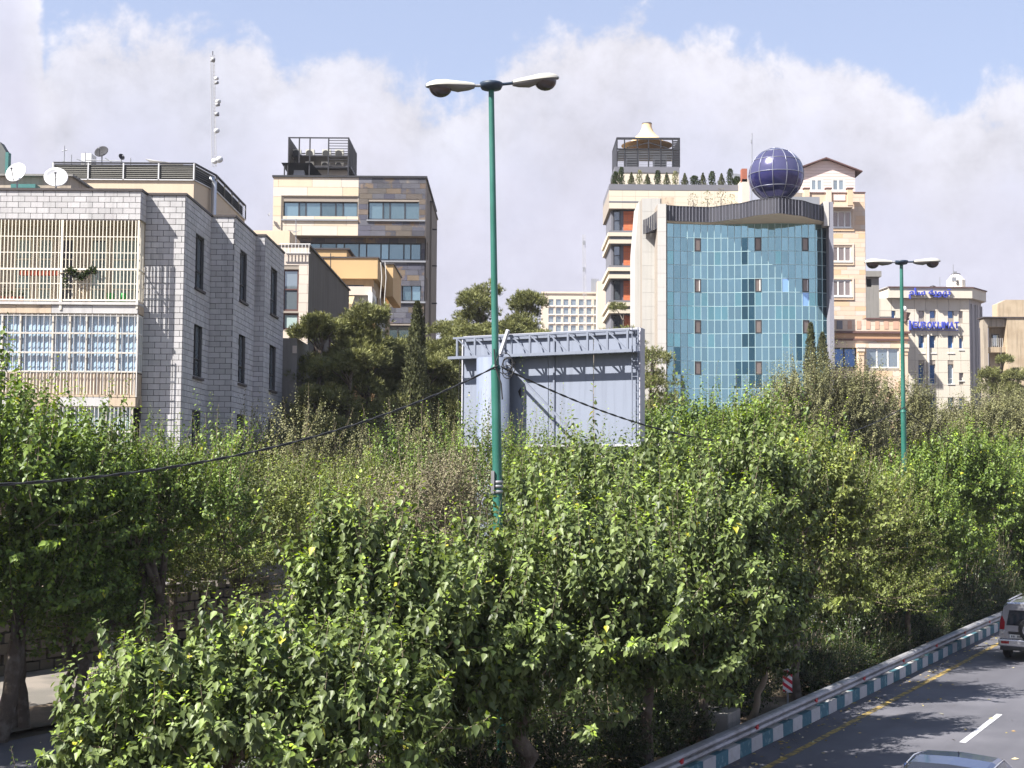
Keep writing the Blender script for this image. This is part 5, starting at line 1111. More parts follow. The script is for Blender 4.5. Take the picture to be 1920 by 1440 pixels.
X0, X1, Z0, Z1 = rect(1624, 509, 1651, 540, 140); t = thing('roof_shed', 'grey concrete stair hut beside the peach tower', 'roof hut', (X0, 140, 20)); m = MB(); hh = rect(1625, 523, 1634, 538, 140); wall(m, 'y', 140, X0-1, at(1648, 530, 140).x, 15, Z1-.6, [hh], .3); m.build('wall', MT['concrete'], t); MB().box(X0-1, X1, 139.6, 143, Z1-.6, Z1).build('roof_slab', MT['concrete'], t); pbox('opening', MT['dark_room'], hh[0], hh[1], 140.2, 140.25, hh[2], hh[3], t)
# ================================================================== cream office with blue lettering
mat('office_cream', (.58, .53, .445), .82, 0, .05, .8, rnd=.03, streak=.08); mat('office_grey', (.40, .38, .38), .8, 0, .08, streak=.2); mat('sign_blue', (.05, .07, .40), .4); mat('sign_side', (.20, .22, .50), .5)
def office():
    Y = 145.0; root = thing('cream_office', 'cream stone office with blue windows and blue rooftop lettering', 'building', (44, 150, 0)); g = lambda *a: rect(*a, Y)
    x0, x1 = at(1663, 600, Y).x, at(1817, 600, Y).x; zt = at(1740, 541, Y).z; zp = at(1740, 560, Y).z
    wins = []; 
    for y0, y1 in ((575, 597), ): wins += [(1671, y0, 1679, y1, 0), (1690, y0, 1697, y1, 1), (1722, y0, 1733, y1, 1), (1743, y0, 1754, y1, 0), (1777, y0, 1788, y1, 0), (1797, y0, 1805, y1, 1)]
    for y0, y1 in ((626, 662), (683, 720), (740, 776)): wins += [(1722, y0, 1733, y1, 0), (1743, y0, 1754, y1, 0), (1777, y0, 1788, y1, 2 if y0 == 683 else 0), (1798, y0+7, 1806, y1-6, 1 if y0 == 683 else 0)]
    hs = [g(*w[:4]) for w in wins]; m = MB(); wall(m, 'y', Y, x0-6, x1, 0, zp, hs, .35)
    m.build('wall', MT['soft_mortar'], root)
    lay(courses('y', Y, x0-2, x1, 6, zp-.01, 1.35, 1.25, .03, hs, 0, False), 'stone_panel', MT['office_cream'], root, .05, 160, stuff='panel_facing')
    for w, h in zip(wins, hs): window(root, *h, Y, 1, MT['white_frame'], MT[('blue_glass', 'beige_glass', 'grey_glass')[w[4]]], .07, (.27,) if w[1] > 600 and w[0] < 1790 else (), .22, .12 if w[1] > 600 else 0)
    # chamfered right flank with ribs
    xs = at(1845, 600, Y+3).x; m = MB(); m.add([(x1, Y, 0), (xs-.3, Y+3, 0), (xs-.3, Y+3, zp), (x1, Y, zp)], [(0, 1, 2, 3)]); m.add([(xs-.3, Y+3, 0), (xs-.3, Y+14, 0), (xs-.3, Y+14, zp), (xs-.3, Y+3, zp)], [(0, 1, 2, 3)]); m.build('flank_wall', MT['office_grey'], root)
    for f in (.18, .5, .62, .95): xx = x1+(xs-.3-x1)*f; yy = Y+3*f; piece('flank_rib', MT['office_grey'], (xx, yy-.1, zp/2), (.16, .3, zp-1), root, math.atan2(3, xs-.3-x1))
    # parapet ring
    pts = [(at(1634, 550, 149).x, 149.5), (at(1660, 550, 145.5).x, 144.4), (at(1823, 550, 144.4).x, 144.4), (xs+.1, 147.5), (xs+.1, 160), (at(1634, 550, 149).x, 160)]
    for i in range(4):
        a, b = pts[i], pts[i+1]; MB().add([(a[0], a[1], zp), (b[0], b[1], zp), (b[0], b[1], zt), (a[0], a[1], zt)], [(0, 1, 2, 3)]).build('parapet', MT['office_cream'], root)
        MB().bar((a[0], a[1], zt+.06), (b[0], b[1], zt+.06), .3, .1).build('coping', MT['roof_brown'] if i else MT['office_grey'], root)
    MB().add([(p[0], p[1], zp) for p in pts], [(5, 4, 3, 2, 1, 0)]).build('parapet_soffit', MT['office_cream'], root)
    # recessed wing at the left
    a = rect(1625, 545, 1663, 600, 149); MB().box(a[0]-2, a[1], 149, 152, 0, zp-.01).build('left_wing', MT['office_cream'], root)
    for px in (1633, 1645, 1655): q = rect(px-3, 562, px+3, 600, 147); MB().box(q[0], q[1], 147, 148.9, 0, zp-.012).build('fin', MT['white_frame'], root)
    # lettering
    Z = lambda y: at(1750, y, 144.4).z
    letters('\ufee1\ufe8e\ufeb3 \ufeea\ufbfe\ufeee\ufeec\ufe97', root, MT['sign_blue'], at(1703, 550, 144.4).x, at(1781, 550, 144.4).x, 144.3, Z(561.5), Z(540.5), .25, 'persian_lettering', .018)
    s = 'EUROKLIMAT'; wd = [.95, 1, 1, 1.05, 1, .85, .38, 1.15, 1.1, .9]; tot = sum(wd); xa, xb = at(1709, 610, Y).x, at(1796, 610, Y).x; x = xa
    zz = at(1750, 616.5, Y).z, at(1750, 604, Y).z
    for ch, w in zip(s, wd): L_ = (xb-xa)*w/tot; letters(ch, root, MT['sign_blue'], x+L_*.07, x+L_*.90, Y-.25, zz[0], zz[1], .25, off=.022); x += L_
    MB().prism([(at(1703.5, 610, Y).x, zz[0]-.15), (at(1706.5, 610, Y).x, zz[0]-.15), (at(1706.5, 610, Y).x, zz[1]+.05), (at(1703.5, 610, Y).x, zz[1]+.15)], Y-.4, Y-.15).build('logo_mark', MT['sign_blue'], root)
    MB().box(xa-.3, xb, Y-.2, Y-.055, zz[0]-.2, zz[0]-.08).build('sign_rail', MT['sign_side'], root)
    # drain pipe
    p = at(1740.5, 700, Y).x; MB().tube([(p, Y-.2, 4), (p, Y-.2, at(1740, 628, Y).z)], .10, 8).build('drain_pipe', MT['white_frame'], root)
    return zt
ZO = office()
def turret():
    Y = 147; c = at(1804, 545, Y); r = 15.8/F*Y; zt = at(1804, 510, Y).z; t = thing('white_turret', 'octagonal white rooftop turret marked S and P', 'turret', (c.x, Y+2, ZO)); o = (c.x, Y+2, 0)
    zs = at(1804, 521, Y).z; n = 8
    ang = [math.pi/8+2*math.pi*i/n for i in range(n)]; rr = r/math.cos(math.pi/8)*1.0
    for i in range(n):
        a, b = ang[i], ang[(i+1)%n]; P = lambda q, R_, z: (o[0]+R_*math.cos(q), o[1]+R_*math.sin(q), z)
        MB().add([P(a, rr, ZO-.3), P(b, rr, ZO-.3), P(b, rr, zs), P(a, rr, zs)], [(0, 1, 2, 3)]).build('wall_panel', MT['white_render'], t)
        MB().add([P(a, rr, zs), P(b, rr, zs), P(b, rr*.45, zt), P(a, rr*.45, zt)], [(0, 1, 2, 3)]).build('roof_panel', MT['white_render'], t)
    MB().lathe([(rr*.5, zt-.02), (rr*.5, zt+.08), (0, zt+.08)], o, 8, sm=False).build('cap', MT['metal_trim'], t)
    k = MB().box(o[0]-.25, o[0]+.1, o[1]-.1, o[1]+.2, zt+.08, zt+.35).build('cap_box', MT['grey_metal'], t)
    yy = Y+2-r-.03; f = mat('letter_black', (.02, .02, .025), .5); z0, z1 = at(1800, 531, Y).z, at(1800, 523, Y).z
    letters('S', t, f, at(1798.5, 526, Y).x, at(1803.5, 526, Y).x, yy, z0, z1, .05); letters('P', t, f, at(1810, 526, Y).x, at(1814, 526, Y).x, yy+.42, z0, z1, .05)
turret()
t = thing('roof_antenna', 'thin rod antenna with a small box left of the white turret', 'aerial', (at(1787, 540, 146).x, 146, ZO)); p = at(1787, 496, 146); MB().tube([(p.x, 146, ZO), p], .04, 5).build('rod', MT['grey_metal'], t); q = at(1788, 524, 146); MB().box(q.x-.2, q.x+.25, 145.8, 146.2, q.z-.25, q.z+.25).build('box', MT['grey_metal'], t)
t = thing('roof_rod', 'short thin rod on the cream office roof above the Persian lettering', 'aerial', (at(1762, 540, 146).x, 146, ZO)); p = at(1762, 520, 146); MB().tube([(p.x, 146, ZO), p], .035, 5).build('rod', MT['grey_metal'], t); MB().box(p.x-.1, p.x+.1, 145.9, 146.1, ZO, ZO+.12).build('foot', MT['grey_metal'], t)
t = thing('roof_fan', 'small roof vent with a dark cowl on the cream office', 'roof vent', (at(1749, 538, 146).x, 146, ZO)); p = at(1749, 538, 146); MB().lathe([(.15, ZO), (.15, ZO+.35)], (p.x, 146, 0), 10).build('pipe', MT['white_frame'], t); MB().lathe([(.3, ZO+.3), (.32, ZO+.4), (0, ZO+.5)], (p.x, 146, 0), 10).build('cowl', MT['dark_metal'], t)
# planter-shaped lantern on the podium corner
p = at(1701, 590, 105.4); t = thing('corner_lantern', 'dark flared lantern bowl on the podium corner beside the lamp pole', 'lantern', (p.x, 105.6, at(1701, 597, 105.4).z)); z = at(1701, 597, 105.4).z
MB().lathe([(.18, z-.2), (.2, z), (.42, z+.48), (.45, z+.52), (0, z+.52)], (p.x, 105.9, 0), 4, sm=False).build('bowl', mat('lantern_brown', (.16, .10, .09), .6), t); MB().lathe([(.0, z+.52), (.2, z+.62), (.24, z+.8), (.15, z+1.0), (0, z+1.05)], (p.x-.1, 105.9, 0), 12).build('globe', MT['white_frame'], t)
def far_right():
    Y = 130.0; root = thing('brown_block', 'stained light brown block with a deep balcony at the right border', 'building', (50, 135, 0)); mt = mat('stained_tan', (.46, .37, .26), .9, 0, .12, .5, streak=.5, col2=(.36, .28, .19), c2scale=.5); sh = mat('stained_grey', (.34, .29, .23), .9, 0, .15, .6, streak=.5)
    zt = at(1880, 596, Y).z; a = rect(1889, 596, 1960, 760, Y); MB().box(a[0], a[1], Y, Y+1.6, 0, zt).build('wall', mt, root)
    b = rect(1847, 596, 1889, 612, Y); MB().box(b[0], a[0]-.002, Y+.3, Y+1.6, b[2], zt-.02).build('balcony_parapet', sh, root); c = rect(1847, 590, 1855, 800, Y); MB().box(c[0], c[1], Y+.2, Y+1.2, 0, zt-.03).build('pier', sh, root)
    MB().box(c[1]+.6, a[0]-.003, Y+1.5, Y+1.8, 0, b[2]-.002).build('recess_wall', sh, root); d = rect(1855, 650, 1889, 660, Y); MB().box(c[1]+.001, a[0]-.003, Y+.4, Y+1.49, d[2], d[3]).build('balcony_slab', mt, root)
    window(root, *rect(1860, 627, 1873, 650, Y+1.4), Y+1.38, 1, MT['dark_frame'], MT['grey_glass'], .08, (), .0); r = MB()
    for k in range(8): x = c[1]+.1+k*.2; r.box(x-.012, x+.012, Y+.5, Y+.53, d[3], d[3]+.9)
    r.build('railing', MT['white_bar'], root); MB().box(c[0]-.1, a[1], Y-.1, Y+1.7, zt+.001, zt+.1).build('coping', MT['metal_trim'], root)
    e0, e1 = at(1871, 569, Y+1.8), at(1886, 562, Y+1.8); MB().prism([(e0.x, zt), (at(1960, 562, Y+1.8).x, zt), (at(1960, 562, Y+1.8).x, e1.z), (e1.x, e1.z), (e0.x, e0.z)], Y+1.8, Y+3.4).build('upper_block', mt, root)
far_right()
# ================================================================== retaining walls on the left and a stone garden wall
mat('rubble', (.13, .115, .10), .9, 0, .2, 1.5, rnd=.2, bump=.4)
def stone_wall():
    root = thing('stone_wall', 'rough stone garden wall in the shade behind the left pavement', 'wall', rp(6, -21.4)); a, b = rp(-6, -21.4), rp(10.5, -21.4)
    n = int((b-a).length/.50); 
    for r in range(7):
        for k in range(n):
            f = (k+(.5 if r%2 else 0)+random.uniform(-.1, .1))/n
            if f > .985: continue
            p = a.lerp(b, f); piece('stone', MT['rubble'], (p.x, p.y, .14+.15+r*.30), (.48*random.uniform(.75, 1.0), .5+random.uniform(0, .14), .285*random.uniform(.8, 1.0)), root, math.pi/2-HEAD)
    for o in root.children: o.rotation_euler.z = math.pi/2-HEAD
    m = MB(); c, d = a, b; nrm = -V; m.add([a+nrm*.0, b+nrm*.0, b+Vector((0, 0, 2.2)), a+Vector((0, 0, 2.2))], [(0, 1, 2, 3)]); m.build('core', MT['dark_room'], root)
    root2 = thing('boundary_wall', 'long plain grey rendered wall behind the left pavement', 'wall', rp(20, -22.6)); a, b = rp(9.0, -22.6), rp(70, -22.6)
    m = MB(); m.add([a, b, b-V*.4, a-V*.4, a+Vector((0, 0, 3.6)), b+Vector((0, 0, 3.6)), b-V*.4+Vector((0, 0, 3.6)), a-V*.4+Vector((0, 0, 3.6))], [(0, 1, 5, 4), (4, 5, 6, 7), (1, 2, 6, 5), (0, 4, 7, 3)]); m.build('wall_face', MT['concrete'], root2)
    m = MB(); q = Vector((0, 0, 3.6)); m.add([a+V*.06+q, b+V*.06+q, b-V*.46+q, a-V*.46+q, a+V*.06+q*1.03, b+V*.06+q*1.03, b-V*.46+q*1.03, a-V*.46+q*1.03], [(0, 1, 5, 4), (4, 5, 6, 7), (3, 2, 1, 0)]); m.build('coping', MT['pale_concrete'], root2)
stone_wall()
# ================================================================== vehicles
def paint(name, col, metal=.5, rough=.28):
    m = mat(name, col, rough, metal, .04, 1.5); b = m.node_tree.nodes['Principled BSDF']; b.inputs['Coat Weight'].default_value = .6; b.inputs['Coat Roughness'].default_value = .06; return m
mat('car_glass', (.02, .022, .028), .04, 0, .05, spec=1.0); mat('rubber', (.018, .018, .02), .8); mat('rim', (.40, .40, .42), .3, .8); mat('tail_red', (.26, .008, .015), .15); mat('plate_white', (.75, .75, .72), .5); mat('plate_mark', (.03, .03, .04), .6); mat('plastic_black', (.03, .03, .033), .6); mat('chrome', (.75, .75, .78), .15, .9)
def car(name, label, cat, loc, yaw_, st, pm, wheels, wr, hw, win):
    """st: stations (y, [(half width, z)] x6) from tail to nose; local +Y forward"""
    t = thing(name, label, cat, loc, yaw_); n = len(st[0][1]); body, gl = MB(), MB()
    def row(s): y, P = s; return [Vector((w, y, z)) for w, z in P]
    rows = [row(s) for s in st]
    def emit(B, sx, i, j, off=0):
        a, b, c, d = rows[i][j], rows[i+1][j], rows[i+1][j+1], rows[i][j+1]; q = [Vector((sx*v.x, v.y, v.z)) for v in (a, b, c, d)]
        B.add(q, [(0, 1, 2, 3) if sx < 0 else (3, 2, 1, 0)], 0, False)
    parts = {}
    for i in range(len(rows)-1):
        for j in range(n-1):
            for sx in (-1, 1):
                k = win(i, j); B = parts.setdefault((k, sx if k == 'side_window' else 0), MB()) if k else body; emit(B, sx, i, j)
    for e in (0, -1):
        r = rows[e]; body.add([(-v.x, v.y, v.z) for v in r]+[(v.x, v.y, v.z) for v in r[::-1]], [tuple(range(2*n))])
    r0, r1 = rows[0], rows[-1]
    for i in range(len(rows)-1): a, b = rows[i][0], rows[i+1][0]; body.add([(-a.x, a.y, a.z), (a.x, a.y, a.z), (b.x, b.y, b.z), (-b.x, b.y, b.z)], [(0, 1, 2, 3)])
    o = body.build('body', pm, t)
    for v in o.data.polygons: v.use_smooth = True
    o.data.set_sharp_from_angle(angle=R(32))
    for (k, s_), B in parts.items():
        g = B.build(k, MT['car_glass'], t)
    for y in wheels:
        for sx in (-1, 1):
            w = MB().lathe([(wr*.6, -.11), (wr*.93, -.11), (wr, -.07), (wr, .07), (wr*.93, .11), (wr*.6, .11)], (0, 0, 0), 24, axis='x').build('wheel', MT['rubber'], t, loc=(0, 0, 0)); w.location = (sx*(hw-.10), y, wr)
            q = MB().lathe([(0, .07*sx), (wr*.25, .08*sx), (wr*.6, .06*sx), (wr*.64, .10*sx)], (0, 0, 0), 16, axis='x').build('rim', MT['rim'], w); q.location = (0, 0, 0)
    return t
# silver 4x4 seen from behind at the right border
sv = paint('silver_paint', (.46, .46, .50), .7, .22)
c0 = ground(1874, 1237); ctr = c0+V*.95; 
hw = .94
stv = [(0, [(.80, .48), (.93, .55), (.94, .82), (.93, 1.12), (.80, 1.66), (.66, 1.80), (.0, 1.83)]),
       (.10, [(.84, .40), (.94, .48), (.945, .82), (.94, 1.12), (.83, 1.70), (.72, 1.84), (.0, 1.87)]),
       (1.1, [(.84, .36), (.94, .46), (.95, .82), (.94, 1.12), (.82, 1.72), (.71, 1.87), (.0, 1.90)]),
       (2.1, [(.84, .36), (.94, .46), (.95, .82), (.94, 1.12), (.82, 1.72), (.71, 1.87), (.0, 1.90)]),
       (2.7, [(.84, .36), (.94, .46), (.95, .82), (.94, 1.12), (.81, 1.70), (.70, 1.84), (.0, 1.87)]),
       (3.45, [(.84, .36), (.94, .46), (.95, .82), (.93, 1.10), (.86, 1.14), (.75, 1.17), (.0, 1.19)]),
       (4.6, [(.80, .40), (.90, .50), (.91, .80), (.86, 1.02), (.78, 1.05), (.60, 1.07), (.0, 1.08)]),
       (4.75, [(.70, .46), (.78, .52), (.80, .76), (.74, .92), (.66, .96), (.5, .98), (.0, .99)])]
suv = car('suv', 'silver four-wheel-drive car with a spare wheel on its tail at the right border', 'car', ctr, -HEAD, stv, sv, (.85, 3.65), .38, hw,
          lambda i, j: 'side_window' if (j == 3 and i in (1, 2, 3)) else ('windscreen' if i == 4 and j >= 4 else None))
def sb(name, m, x0, x1, y0, y1, z0, z1, p=suv, **k): return MB().box(x0, x1, y0, y1, z0, z1).build(name, MT[m] if isinstance(m, str) else m, p, **k)
MB().prism([(-.72, 1.12), (.72, 1.12), (.62, 1.60), (-.62, 1.60)], -.02, -.002, 'y').build('rear_window', MT['car_glass'], suv)
MB().prism([(-.70, 1.62), (.70, 1.62), (.64, 1.70), (-.64, 1.70)], -.13, .06, 'y').build('spoiler', sv, suv)
sb('wiper', 'plastic_black', .1, .5, -.05, -.03, 1.15, 1.17)
sb('bumper', sv, -.95, .95, -.16, .12, .46, .68, bevel=.03); sb('lower_bumper', 'plastic_black', -.90, .90, -.13, .15, .34, .459)
for s in (-1, 1):
    MB().prism([(s*.93, .98), (s*.78, .98), (s*.76, 1.22), (s*.84, 1.42), (s*.90, 1.30)], -.03, .10, 'y').build('tail_light', MT['tail_red'], suv)
    sb('fog_light', 'tail_red', s*.74-.12, s*.74+.12, -.172, -.161, .55, .63)
    sb('reversing_light', 'chrome', s*.84-.06, s*.84+.06, -.035, -.0, .84, .97)
    MB().bar((s*.70, .25, 1.90), (s*.70, 2.5, 1.93), .04, .04).build('roof_rail', MT['chrome'], suv)
    mb = MB().box(s*.95, s*1.12, 2.75, 2.9, 1.12, 1.30).build('wing_mirror', sv, suv, bevel=.03)
sb('number_plate', 'plate_white', -.62, -.12, -.03, -.012, .72, .83)
for k in range(7):
    if k != 2: sb('plate_mark', 'plate_mark', -.57+k*.062, -.57+k*.062+.035, -.034, -.031, .745, .805)
sb('plate_recess', 'plastic_black', -.66, -.08, -.011, .0, .84, .92)
sp = MB().lathe([(0, .0), (.18, -.01), (.20, -.03), (.34, -.02), (.37, .04), (.38, .1), (.36, .2), (0, .2)], (.05, -.26, 1.02), 28, axis='y').build('spare_wheel_cover', MT['rubber'], suv)
MB().lathe([(.20, -.035), (.22, -.04), (.24, -.03)], (.05, -.26, 1.02), 24, axis='y').build('cover_ring', MT['chrome'], sp)
MB().add([(-.06, -.30, 1.01), (.17, -.30, 1.01), (.17, -.30, 1.035), (-.06, -.30, 1.035)], [(0, 1, 2, 3)]).build('cover_badge', MT['chrome'], sp)
# dark blue saloon of which the roof shows at the bottom
bl = paint('blue_paint', (.035, .055, .13), .55, .22)
q = ground(1802, 1412, 1.43); ctr = q-U*2.15; ctr.z = 0
sts = [(0, [(.70, .35), (.82, .45), (.84, .70), (.78, .98), (.70, 1.02), (.55, 1.04), (.0, 1.06)]),
       (.55, [(.76, .28), (.85, .42), (.87, .72), (.82, 1.00), (.74, 1.04), (.62, 1.06), (.0, 1.08)]),
       (1.25, [(.76, .28), (.85, .42), (.87, .74), (.83, .99), (.66, 1.34), (.56, 1.395), (.0, 1.415)]),
       (1.75, [(.76, .28), (.85, .42), (.87, .74), (.83, .99), (.66, 1.37), (.56, 1.42), (.0, 1.445)]),
       (2.25, [(.76, .28), (.85, .42), (.87, .74), (.83, .99), (.66, 1.35), (.56, 1.40), (.0, 1.43)]),
       (3.05, [(.76, .28), (.85, .42), (.87, .72), (.82, .94), (.74, .965), (.62, .98), (.0, 1.0)]),
       (4.1, [(.74, .30), (.82, .42), (.83, .66), (.74, .80), (.62, .83), (.5, .85), (.0, .87)]),
       (4.3, [(.62, .36), (.70, .44), (.72, .60), (.60, .68), (.5, .70), (.4, .72), (.0, .73)])]
sed = car('saloon_car', 'dark blue saloon car of which only the roof shows at the lower border', 'car', ctr, -HEAD, sts, bl, (.8, 3.4), .31, .86,
          lambda i, j: 'side_window' if (j == 3 and i in (2, 3)) else ('rear_window' if i == 1 and j >= 4 else ('windscreen' if i == 4 and j >= 4 else None)))
for s in (-1, 1):
    MB().tube([(s*.64, 1.25, 1.375), (s*.66, 1.75, 1.40), (s*.64, 2.25, 1.38), (s*.76, 3.0, 1.0)], .014, 6).build('door_trim', MT['chrome'], sed)
    MB().box(s*.86, s*1.02, 2.45, 2.58, .98, 1.10).build('wing_mirror', bl, sed, bevel=.03); MB().box(s*.5, s*.83, -.02, .05, .72, .86).build('tail_light', MT['tail_red'], sed)
MB().tube([(0, 2.0, 1.44), (0, 1.96, 1.49)], .012, 6).build('aerial', MT['plastic_black'], sed)
# cars on the far carriageway glimpsed through the trees
wp = paint('white_paint', (.62, .61, .66), .1, .3)
for i, (u_, v_, lb) in enumerate(((24.0, -9.2, 'white saloon car glimpsed through the gap in the median trees'), (46, -9.4, 'white car half hidden behind the far end of the median hedge'))):
    k = copy_tree(sed, rp(u_, v_), -HEAD+math.pi, (1, 1, 1), lb); k.name = 'white_car'; k['group'] = 'white cars on the side road'
    for ch in k.children:
        if ch.name.startswith('body') or ch.name.startswith('wing_mirror'):
            ch.data = ch.data.copy() if i == 0 else WB[ch.name.split('.')[0]]
            if i == 0: globals().setdefault('WB', {})[ch.name.split('.')[0]] = ch.data; ch.data.materials.clear(); ch.data.materials.append(wp)
# ================================================================== foliage
def leaf_mat(name, dark, mid, bright, yellow=(.42, .40, .05), rough=.45, trans=.28, spec=.35):
    m = bpy.data.materials.new(name); m.use_nodes = True; MT[name] = m; N = m.node_tree.nodes; L = m.node_tree.links; bs = N['Principled BSDF']; out = N['Material Output']
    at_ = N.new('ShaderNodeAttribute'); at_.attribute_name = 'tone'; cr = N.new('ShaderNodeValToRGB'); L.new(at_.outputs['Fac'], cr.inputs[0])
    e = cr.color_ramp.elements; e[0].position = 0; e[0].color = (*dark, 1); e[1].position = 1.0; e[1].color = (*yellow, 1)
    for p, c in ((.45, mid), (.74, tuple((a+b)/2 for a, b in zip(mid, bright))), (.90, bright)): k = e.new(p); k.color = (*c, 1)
    geo = N.new('ShaderNodeNewGeometry'); n = N.new('ShaderNodeTexNoise'); n.inputs['Scale'].default_value = 1.1; L.new(geo.outputs['Position'], n.inputs[0])
    hs = N.new('ShaderNodeHueSaturation'); L.new(cr.outputs[0], hs.inputs['Color']); mr = N.new('ShaderNodeMapRange'); mr.inputs[1].default_value = .3; mr.inputs[2].default_value = .7; mr.inputs[3].default_value = .72; mr.inputs[4].default_value = 1.3
    L.new(n.outputs['Fac'], mr.inputs[0]); L.new(mr.outputs[0], hs.inputs['Value']); L.new(hs.outputs[0], bs.inputs['Base Color'])
    bs.inputs['Roughness'].default_value = rough; bs.inputs['Specular IOR Level'].default_value = spec
    tr = N.new('ShaderNodeBsdfTranslucent'); h2 = N.new('ShaderNodeHueSaturation'); h2.inputs['Hue'].default_value = .49; h2.inputs['Value'].default_value = 1.25; h2.inputs['Saturation'].default_value = 1.15; L.new(hs.outputs[0], h2.inputs['Color']); L.new(h2.outputs[0], tr.inputs[0])
    mx = N.new('ShaderNodeMixShader'); mx.inputs[0].default_value = trans; L.new(bs.outputs[0], mx.inputs[1]); L.new(tr.outputs[0], mx.inputs[2]); L.new(mx.outputs[0], out.inputs[0]); return m
leaf_mat('mulberry_leaf', (.040, .064, .018), (.162, .205, .072), (.29, .43, .05))
leaf_mat('fine_leaf', (.07, .090, .024), (.20, .235, .066), (.34, .43, .06), rough=.5)
leaf_mat('fresh_leaf', (.045, .080, .016), (.155, .222, .046), (.33, .47, .045))
leaf_mat('olive_leaf', (.10, .10, .050), (.21, .21, .095), (.32, .33, .12), (.26, .22, .08), rough=.6, trans=.2)
leaf_mat('dry_twig_leaf', (.11, .095, .06), (.21, .19, .11), (.28, .28, .12), (.28, .2, .1), rough=.7, trans=.15)
leaf_mat('pine_needle', (.08, .090, .034), (.19, .20, .07), (.32, .31, .10), (.2, .18, .07), rough=.6, trans=.1)
leaf_mat('cypress_leaf', (.04, .048, .022), (.085, .092, .036), (.15, .15, .055), (.15, .13, .05), rough=.7, trans=.08)
leaf_mat('shrub_leaf', (.014, .022, .007), (.034, .052, .014), (.15, .24, .04), rough=.4)  # tones darkened to carry the full shade under the median trees
mat('bark', (.085, .065, .05), .95, 0, .3, 6, bump=.8, bscale=18, col2=(.14, .12, .10), c2scale=3); mat('twig', (.24, .19, .14), .9, 0, .15, 3); mat('pale_bark', (.26, .22, .17), .9, 0, .2, 5)
BIG = (np.array([(0,0,0),(.08,.26,.06),(.36,.40,.05),(.74,.19,-.05),(1.08,0,-.24),(.74,-.19,-.05),(.36,-.40,.05),(.08,-.26,.06),(.42,0,-.09)], float),
       [(0,8,2,1),(8,4,3,2),(0,7,6,8),(8,6,5,4)])
MID = (np.array([(0,0,0),(.35,.34,.05),(1.0,0,-.08),(.35,-.34,.05),(.45,0,-.04)], float), [(0,4,1),(4,2,1),(0,3,4),(4,3,2)])
DIA = (np.array([(0,0,0),(.45,.30,.04),(1.0,0,0),(.45,-.30,.04)], float), [(0,2,1),(0,3,2)])
THIN = (np.array([(0,0,0),(.5,.13,.02),(1.0,0,0),(.5,-.13,.02)], float), [(0,2,1),(0,3,2)])
def norm(a): return a/np.maximum(np.linalg.norm(a, axis=-1, keepdims=True), 1e-9)
def leaf_mesh(name, P, A, N_, L, tone, tpl, m, jit=.0, rg=None):
    T, FC = tpl; n = len(P); A = norm(A); B = norm(np.cross(N_, A)); C = np.cross(A, B); k = len(T)
    co = P[:, None, :]+L[:, None, None]*(T[None, :, 0:1]*A[:, None, :]+T[None, :, 1:2]*B[:, None, :]+T[None, :, 2:3]*C[:, None, :])
    co = co.reshape(-1, 3).astype(np.float32); idx = []; st = []; tot = []; base = np.arange(n)*k; s = 0
    lens = [len(f) for f in FC]; flat = np.concatenate([np.array(f) for f in FC]); loops = (base[:, None]+flat[None, :]).ravel().astype(np.int32)
    starts1 = np.cumsum([0]+lens[:-1]); per = sum(lens); starts = (np.arange(n)[:, None]*per+starts1[None, :]).ravel().astype(np.int32)
    me = bpy.data.meshes.new(name); me.vertices.add(len(co)); me.vertices.foreach_set('co', co.ravel()); me.loops.add(len(loops)); me.loops.foreach_set('vertex_index', loops)
    me.polygons.add(len(starts)); me.polygons.foreach_set('loop_start', starts)
    try: me.polygons.foreach_set('loop_total', np.tile(np.array(lens, np.int32), n))
    except Exception: pass
    at_ = me.attributes.new('tone', 'FLOAT', 'POINT'); at_.data.foreach_set('value', np.repeat(tone, k).astype(np.float32))
    me.materials.append(m); me.update(calc_edges=True); me.validate(); return me
def sphere_dirs(rg, n, zmin=-1.0, zmax=1.0):
    z = rg.uniform(zmin, zmax, n); a = rg.uniform(0, 2*np.pi, n); r = np.sqrt(np.maximum(0, 1-z*z)); return np.stack([r*np.cos(a), r*np.sin(a), z], 1)
